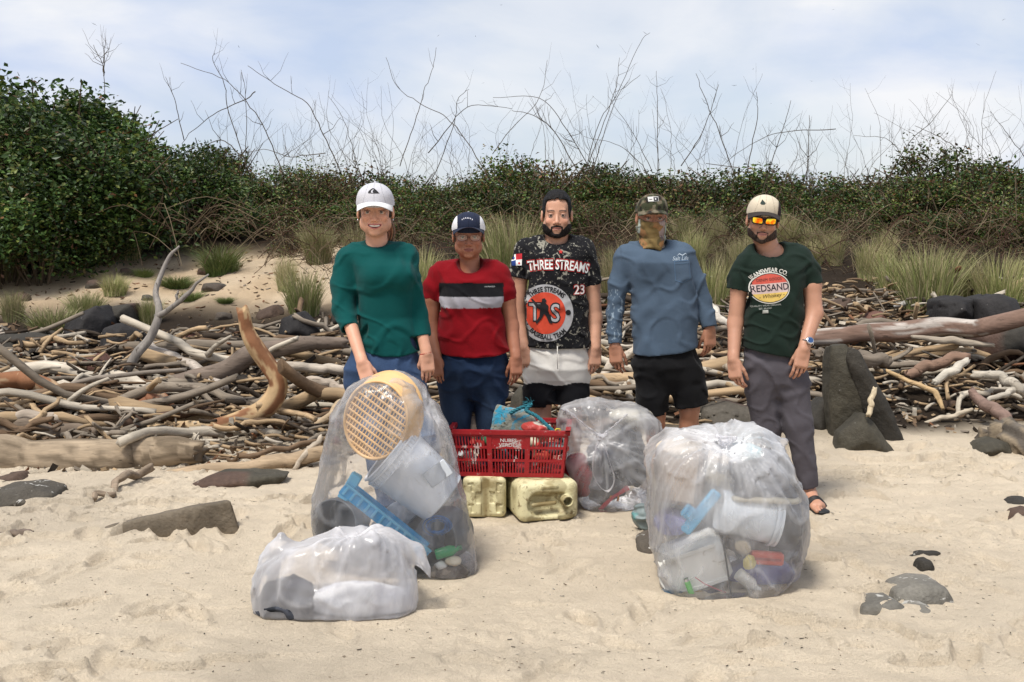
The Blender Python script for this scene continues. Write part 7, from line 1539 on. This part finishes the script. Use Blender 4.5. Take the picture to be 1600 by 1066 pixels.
    o = mb.build("fishing_net", plastic("blue_net", (.04, .16, .42)), smooth=True); o.location = b; tag(o, "bunched blue fishing net in the tall front bag", "net")
    M = frame(698, 862, Y-.13, (.95, .1, .25)); lathe_thing("bottle", [(.001, -.05), (.022, -.05), (.024, -.04), (.024, .02), (.012, .045), (.010, .06)], M, plastic("green_glassy", (.02, .26, .09), .2), "small green bottle at the bottom of the tall front bag", "bottle", (("cap", [(.012, .055), (.012, .068), (.001, .069)], plastic("green_cap", (.02, .16, .06))),), 20)
    crumple("foam_piece", 708, 876, Y-.14, (.034, .03, .022), M_vc, "orange and cream foam lump low in the tall front bag", "foam", .2, 25, .004, 2, (.58, .33, .12), C2=(.62, .55, .42))
    crumple("crumpled_wrapper", 688, 884, Y-.14, (.028, .03, .018), M_vc, "white crumpled wrapper low in the tall front bag", "wrapper", .35, 30, .004, 5, (.6, .6, .58))
    crumple("plastic_sheet", 700, 898, Y-.13, (.09, .08, .035), M_vc, "dark crumpled plastic sheeting at the foot of the tall front bag", "sheeting", .35, 16, .006, 6, (.13, .105, .09), C2=(.30, .25, .2))
    crumple("plastic_sheet", 600, 850, Y, (.14, .12, .09), M_vc, "grey film bundle behind the blue tray in the tall front bag", "sheeting", .35, 12, .007, 7, (.30, .31, .33))
    crumple("packed_film", 650, 830, Y+.12, (.17, .10, .16), M_vc, "blue grey packed film at the back of the tall front bag", "plastic", .25, 8, .009, 55, (.30, .34, .40), C2=(.46, .49, .54))
    ext = lambda g, K: [g.ell(np.array(tuple(W(515, 805, Y - .02))), (.16, .17, .15), k=.06)]
    bag("rubbish_bag", [(524,690),(526,640),(556,600),(600,584),(650,592),(690,640),(700,700),(716,740),(724,810),(742,860),(738,905),(690,908),(640,870),(560,836),(500,828),(496,790),(515,730)], Y, .42, (664, 640, -.06), M_filmd, "tall open clear bag with peach basket and white bucket, held by the teal top woman", .58, .010, 30, .006, 2)
def build_front_bag():
    Y = 4.24
    crumple("cloth_bundle", 446, 940, Y-.045, (.104, .11, .098), M_fab, "black balled up fabric inside the milky bag lying in front", "bundle", .22, 11, .006, 4, (.025, .028, .035), C2=(.06, .065, .08))
    crumple("foam_bundle", 566, 945, Y-.025, (.20, .10, .10), M_vc, "white bunched plastic and foam inside the milky bag lying in front", "plastic", .18, 7, .007, 8, (.80, .80, .80), C2=(.66, .66, .68))
    def ext(g, K):
        tail = [tuple(W(*t)) for t in ((600, 850, Y), (650, 862, Y-.02), (682, 912, Y-.06))]; g.cone(tail[0], tail[1], .06, .030, .05); g.cone(tail[1], tail[2], .030, .006, .03)
        q = np.array(tuple(W(440, 850, Y))); g.cone(q, q + [-.0, 0, .03], .05, .02, .04)
    bag("rubbish_bag", [(405,910),(418,874),(460,852),(530,834),(588,826),(624,846),(644,885),(648,940),(642,970),(620,985),(520,984),(425,978),(408,955)], Y, .36, (560, 815, .02), M_filmw, "milky translucent bag lying flat nearest the camera", .45, .010, 22, .011, 11, ext)
def knot(c, r, b, e):
    c = np.array(tuple(c)); g = Grid(c - .06, c + .06, .003); g.ell(c, (r, r*.8, r*.75), k=0); g.cone(c, c + [r*1.6, -.005, r*.6], r*.5, r*.25, .01); g.cone(c, c + [-r*1.5, -.005, r*.9], r*.5, r*.2, .01)
    g.displace(lambda x, y, z: -.006*sstep(.5, 1, 1 - np.abs(vn3(x*60, y*40, z*60))), .02); V, Q = g.mesh(); mesh_np("knot", V - b, Q, M_filmw, e, col=np.full((len(V), 3), .15))
def build_middle_bag():
    Y = 5.85; s = SCL(Y)
    crumple("jacket", 965, 715, Y, (.17, .12, .17), M_fab, "black jacket bundled in the tied bag beside the crate", "clothing", .22, 9, .008, 12, (.022, .023, .027), C2=(.07, .075, .085))
    crumple("red_cloth", 903, 742, Y-.03, (.075, .10, .125), M_fab, "red cloth pressed against the tied bag beside the crate", "clothing", .22, 10, .007, 13, (.40, .025, .035))
    crumple("grey_cloth", 950, 760, Y-.02, (.11, .12, .09), M_fab, "grey cloth at the bottom of the tied bag beside the crate", "clothing", .25, 10, .008, 14, (.13, .135, .15), C2=(.24, .25, .27))
    crumple("foam_sheet", 985, 650, Y+.08, (.12, .08, .045), M_vc, "cream foam sheet at the top of the tied bag beside the crate", "foam", .2, 8, .008, 15, (.50, .47, .38))
    mb = MB(); b = W(960, 778, Y-.12); mb.tube([b + Vector((.026*math.cos(t)*.8, .0, .030*math.sin(t))) for t in np.linspace(-.6, 3.6, 16)], .0055, 7); thing_mesh("ring_handle", mb, plastic("orange_plastic", (.60, .22, .03)), "curved orange handle low in the tied bag beside the crate", "handle", tuple(b))
    mb = MB(); b = W(945, 789, Y-.11); mb.tube([W(934, 800, Y-.09), W(945, 789, Y-.11), W(958, 776, Y-.12), W(982, 762, Y-.12)], [.009, .012, .010, .014], 8); thing_mesh("toy_handle", mb, plastic("pink_red_plastic", (.55, .03, .06)), "pinkish red plastic handle at the bottom of the tied bag", "handle", tuple(b))
    e, K, b = bag("rubbish_bag", [(872,660),(878,636),(930,626),(985,632),(1020,650),(1042,690),(1036,735),(1015,775),(975,800),(942,814),(905,780),(884,730)], Y, .38, (938, 683, -.19), M_film, "tied clear bag of dark clothes between the crate and the largest bag", .5, .010, 30, .008, 21, haze=.12)
    def rib(pts, r): mb = MB(); mb.tube([tuple(q) for q in catmull(np.array([tuple(W(*t)) for t in pts]), 22)], [r*(1 + .45*math.sin(i*1.7) + .3*math.sin(i*.6)) for i in range(22)], 8, flat=.35, jitter=.12); return local(mb, b)
    rib([(938,684,5.63),(930,705,5.615),(926,735,5.61),(935,758,5.62),(950,768,5.63),(960,750,5.63),(952,720,5.625),(944,695,5.63)], .009).build("tie_loop", M_filmw, e, smooth=True)
    rib([(938,683,5.63),(915,665,5.64),(890,645,5.68),(878,640,5.72)], .016).build("tie_tail", M_filmw, e, smooth=True); rib([(938,683,5.63),(960,665,5.64),(980,648,5.68)], .012).build("tie_tail", M_filmw, e, smooth=True)
    knot(W(938, 683, 5.625), .020, b, e)
def build_right_bag():
    Y = 4.58; M_white = plastic("off_white_plastic", (.74, .74, .70), .4, 1); M_wb = plastic("bluish_white_plastic", (.72, .77, .81), .35); M_lb = plastic("sky_blue_plastic", (.10, .50, .82), .4)
    def boxy(name, px, py, Yb, dim, R, m, label, cat, bev=.01, extra=()):
        b = W(px, py, Yb); e = empty(name, tuple(b), label, cat); mb = MB(); mb.box((0, 0, 0), dim, R, bev); mb.build("body", m, e, sharp=40)
        for nm, o, d_, mm in extra: mb = MB(); mb.box(R @ Vector(o), d_, R, min(d_)*.2); mb.build(nm, mm, e, sharp=40)
        return e
    boxy("foam_block", 1062, 738, Y-.05, (.20, .18, .24), basis(-18, 0, 6), plastic("brown_grey_foam", (.27, .20, .15), .9), "brown grey foam block in the upper part of the largest bag", "foam", .02, (("torn_face", (0, -.093, 0), (.17, .006, .2), plastic("foam_face", (.33, .26, .20), .9)),))
    crumple("float_ring", 1042, 735, Y+.02, (.06, .11, .12), M_vc, "orange tan float at the side of the largest bag", "float", .1, 8, .007, 30, (.58, .33, .12))
    # bucket lying down, mouth to the right
    M = frame(1130, 797, Y-.12, (.93, -.02, -.22)); lathe_thing("bucket", [(.001, -.02), (.080, -.02), (.083, -.012), (.094, .22), (.100, .222), (.100, .232), (.094, .234), (.090, .225), (.078, -.008)], M, M_wb, "white pail lying on its side in the middle of the largest bag", "bucket", (("rim", [(.098, .20), (.102, .20), (.102, .21), (.098, .21)], M_wb),), 36)
    # big square white container
    boxy("container", 1085, 878, Y-.12, (.27, .17, .20), basis(-8, 6, -22), M_white, "large off white square container low in the largest bag", "container", .03, (("ridge", (0, -.086, .075), (.22, .012, .018), M_white), ("ridge", (0, -.086, -.075), (.22, .012, .018), M_white)))
    # sky blue handle
    b = W(1095, 800, Y-.26); e = empty("blue_handle", tuple(b), "sky blue plastic handle with square latch in the largest bag", "clip"); R = basis(0, 0, -52); mb = MB(); mb.box((0, 0, 0), (.21, .03, .045), R, .008); mb.build("grip", M_lb, e, sharp=40); mb = MB(); mb.box(R @ Vector((-.03, -.012, .04)), (.055, .03, .05), R, .006); mb.box(R @ Vector((-.03, -.030, .04)), (.03, .01, .02), R, .002); mb.build("latch", M_lb, e, sharp=40)
    mb = MB(); b = W(1136, 880, Y-.275); mb.tube([W(1126, 828, Y-.25), W(1131, 855, Y-.265), W(1136, 885, Y-.27), W(1142, 928, Y-.24)], .008, 6, flat=.5); thing_mesh("strap", mb, plastic("black_strap", (.012, .012, .013)), "black strap running down the front of the largest bag", "strap", tuple(b))
    # shoe: cream sole, dark upper
    b = W(1200, 780, Y-.20); e = empty("sneaker", tuple(b), "dark shoe with a cream sole on the right inside the largest bag", "shoe"); g = Grid(np.array(b) - .20, np.array(b) + .20, .005); g.cone(np.array(b) + [-.11, .03, -.004], np.array(b) + [.105, .03, -.012], .034, .038, .01, flat=((0, 0, 1), .42)); v, f = g.mesh(); mesh_np("sole", v - np.array(b), f, plastic("cream_rubber", (.50, .45, .33)), e)
    g = Grid(np.array(b) - .20, np.array(b) + .20, .005); g.cone(np.array(b) + [-.10, .04, .025], np.array(b) + [.09, .04, .02], .034, .036, .02); g.cone(np.array(b) + [-.085, .04, .03], np.array(b) + [-.075, .04, .085], .036, .034, .02); folds(g, .005, 3); v, f = g.mesh(); mesh_np("upper", v - np.array(b), f, M_fab, e, col=np.tile([.10, .105, .12], (len(v), 1)))
    crumple("dark_sheet", 1225, 815, Y-.03, (.085, .13, .13), M_vc, "dark grey plastic sheet on the right of the largest bag", "sheeting", .2, 8, .007, 31, (.07, .075, .08), C2=(.12, .12, .13))
    crumple("grey_cloth", 1185, 735, Y-.02, (.13, .13, .075), M_fab, "grey crumpled cloth above the shoe in the largest bag", "clothing", .3, 10, .007, 32, (.16, .17, .19), C2=(.26, .27, .30))
    crumple("teal_wrapper", 1160, 706, Y-.10, (.08, .05, .035), M_vc, "pale turquoise wrapper under the knot of the largest bag", "wrapper", .3, 14, .005, 33, (.28, .48, .52))
    crumple("lilac_sack", 1188, 895, Y-.01, (.15, .13, .085), M_vc, "lilac blue plastic sack at the lower right of the largest bag", "sack", .18, 8, .007, 34, (.20, .20, .44), C2=(.27, .27, .52))
    crumple("lilac_wrapper", 1050, 815, Y-.04, (.07, .10, .05), M_vc, "lilac plastic wrapper beside the sky blue handle", "wrapper", .2, 9, .006, 35, (.27, .27, .48))
    boxy("plastic_block", 1198, 872, Y-.19, (.135, .04, .052), basis(0, 0, 4), plastic("red_orange_plastic", (.52, .06, .03)), "red orange plastic block in the largest bag", "block", .008, (("groove_shade", (0, -.021, 0), (.11, .004, .01), plastic("groove_shade_red", (.3, .03, .02))),))  # no groove is cut: a darker red strip stands for its shade
    crumple("yellow_scrap", 1171, 878, Y-.22, (.025, .02, .032), M_vc, "pale yellow plastic scrap beside the red orange block", "scrap", .3, 30, .004, 36, (.58, .48, .12)); crumple("tan_scrap", 1160, 855, Y-.20, (.030, .02, .028), M_vc, "tan plastic scrap above the yellow scrap", "scrap", .3, 30, .004, 37, (.40, .32, .20))
    crumple("packed_plastic", 1100, 795, Y+.13, (.20, .11, .21), M_vc, "grey and beige packed plastic filling the back of the largest bag", "plastic", .25, 7, .009, 51, (.34, .33, .31), C2=(.50, .46, .38))
    crumple("packed_plastic", 1195, 830, Y+.14, (.16, .10, .20), M_vc, "dark packed plastic behind the shoe in the largest bag", "plastic", .25, 8, .009, 52, (.10, .105, .11), C2=(.25, .25, .27))
    crumple("tan_cloth", 1165, 845, Y-.04, (.10, .10, .06), M_fab, "grey brown cloth between white pail and red orange block", "clothing", .25, 12, .006, 53, (.20, .17, .15), C2=(.33, .30, .27))
    crumple("white_wrapper", 1065, 700, Y-.06, (.10, .09, .035), M_vc, "cream plastic wrap over the brown foam block", "wrapper", .3, 10, .006, 54, (.58, .50, .40), C2=(.66, .60, .52))
    # red lettered pail low on the left
    M = frame(1060, 898, Y-.13, (-.28, -.93, .12)); e = lathe_thing("pail", [(.001, .045), (.060, .045), (.068, .042), (.072, .03), (.066, -.10), (.001, -.10)], M, plastic("pale_pail_plastic", (.50, .47, .46)), "white pail with red lettering at the lower left of the largest bag", "pail", (("rim", lambda mb, M: mb.tube([M @ Vector((.070*math.cos(t), .070*math.sin(t), .040)) for t in np.linspace(0, 2*PI, 33)], .0055, 7, caps=False), M_white),), 32)
    V, Fc = text_poly("ONG", .03); mb = MB(); mb.add([(M @ Vector((-(x*.26 + y*.97)*.040, -(-x*.97 + y*.26)*.040, .0475))) - Vector(M.translation) for x, y in V], Fc); mb.build("lettering", plastic("red_print", (.36, .012, .016)), e)
    V, Fc = text_poly("A", .03); mb = MB(); mb.add([(M @ Vector((-(x*.26 + y*.97)*.026 - .010, -(-x*.97 + y*.26)*.026 + .046, .0478))) - Vector(M.translation) for x, y in V], Fc); mb.build("lettering", plastic("red_print", (.36, .012, .016)), e)
    M = frame(1078, 921, Y-.22, (.35, .0, -.93)); lathe_thing("lighter", [(.001, -.036), (.011, -.036), (.012, -.03), (.012, .035), (.001, .036)], M, plastic("neon_green_plastic", (.12, .68, .10), .3), "neon green lighter low in the largest bag", "lighter", (("cap", [(.0105, -.048), (.0105, -.036)], M_metal),), 16)
    M = frame(1168, 908, Y-.20, (.75, .0, -.6)); lathe_thing("bottle", [(.001, -.05), (.026, -.05), (.027, .02), (.013, .04), (.011, .052), (.001, .053)], M, M_white, "small white bottle beside the black strap", "bottle", (("cap", [(.013, .045), (.013, .062), (.001, .063)], M_white),), 20)
    crumple("blue_wrapper", 1052, 940, Y-.17, (.05, .05, .028), M_vc, "blue grey wrapper scrunched under the lettered pail", "wrapper", .35, 20, .005, 38, (.12, .20, .28), C2=(.30, .32, .34)); crumple("navy_wrapper", 1115, 936, Y-.18, (.045, .05, .022), M_vc, "navy wrapper at the foot of the largest bag", "wrapper", .3, 20, .005, 39, (.02, .03, .10)); crumple("orange_scrap", 1092, 928, Y-.19, (.018, .02, .016), M_vc, "orange yellow scrap beside the neon green lighter", "scrap", .3, 30, .004, 40, (.5, .28, .05))
    mb = MB(); b = W(1110, 915, Y-.25); mb.tube([W(1086, 902, Y-.25), W(1100, 912, Y-.26), W(1118, 920, Y-.26), W(1134, 926, Y-.24)], .0022, 5); thing_mesh("cord", mb, plastic("pink_cord", (.5, .08, .12)), "thin pink cord across the container in the largest bag", "cord", tuple(b))
    def ext(g, K):
        a, b_, c_ = [np.array(tuple(W(*t))) for t in ((1180, 700, Y-.02), (1205, 690, Y-.04), (1226, 690, Y-.05))]; g.cone(a, b_, .05, .022, .04); g.cone(b_, c_, .022, .020, .02, flat=((0, 1, 0), .5))
    e, K, b = bag("rubbish_bag", [(1012,750),(1016,705),(1045,676),(1090,668),(1135,690),(1175,668),(1215,705),(1230,745),(1248,785),(1246,850),(1232,885),(1190,920),(1130,938),(1065,950),(1036,925),(1022,860)], Y, .50, (1134, 694, -.16), M_film, "largest bulging clear bag of plastic waste in front of the man in sunglasses", .62, .010, 44, .011, 41, ext, haze=.55)
    knot(Vector(K) + Vector((0, -.0, .012)), .024, b, e)
    crumple("plastic_sheet", 1006, 806, 5.32, (.055, .06, .075), M_vc, "grey teal plastic scrap standing on the sand between the two tied bags", "sheeting", .3, 14, .005, 42, (.17, .21, .21), C2=(.08, .20, .20))
build_basket_bag(); build_front_bag(); build_middle_bag(); build_right_bag()
# ================================================================== tell look-alikes apart in their labels
ORD = ["first", "second", "third", "fourth", "fifth", "sixth", "seventh", "eighth", "ninth", "tenth", "eleventh", "twelfth"] + [a + "teenth" for a in ("thir", "four", "fif", "six", "seven", "eigh", "nine")] + ["twentieth"] + ["twenty-" + a for a in ("first", "second", "third", "fourth", "fifth", "sixth", "seventh", "eighth", "ninth")]
def tell_apart():
    bpy.context.view_layer.update(); by = {}
    for o in bpy.data.objects:
        if o.parent is None and o.get("label"): by.setdefault(o["label"], []).append(o)
    for lab, L in by.items():
        if len(L) < 2 or len(L) > 29: continue
        L.sort(key=lambda o: o.location.x / max(o.location.y, .1))
        for i, o in enumerate(L):
            t = f"{lab}, {ORD[i]} from left"
            if len(t.replace(",", "").split()) <= 16: o["label"] = t
tell_apart()
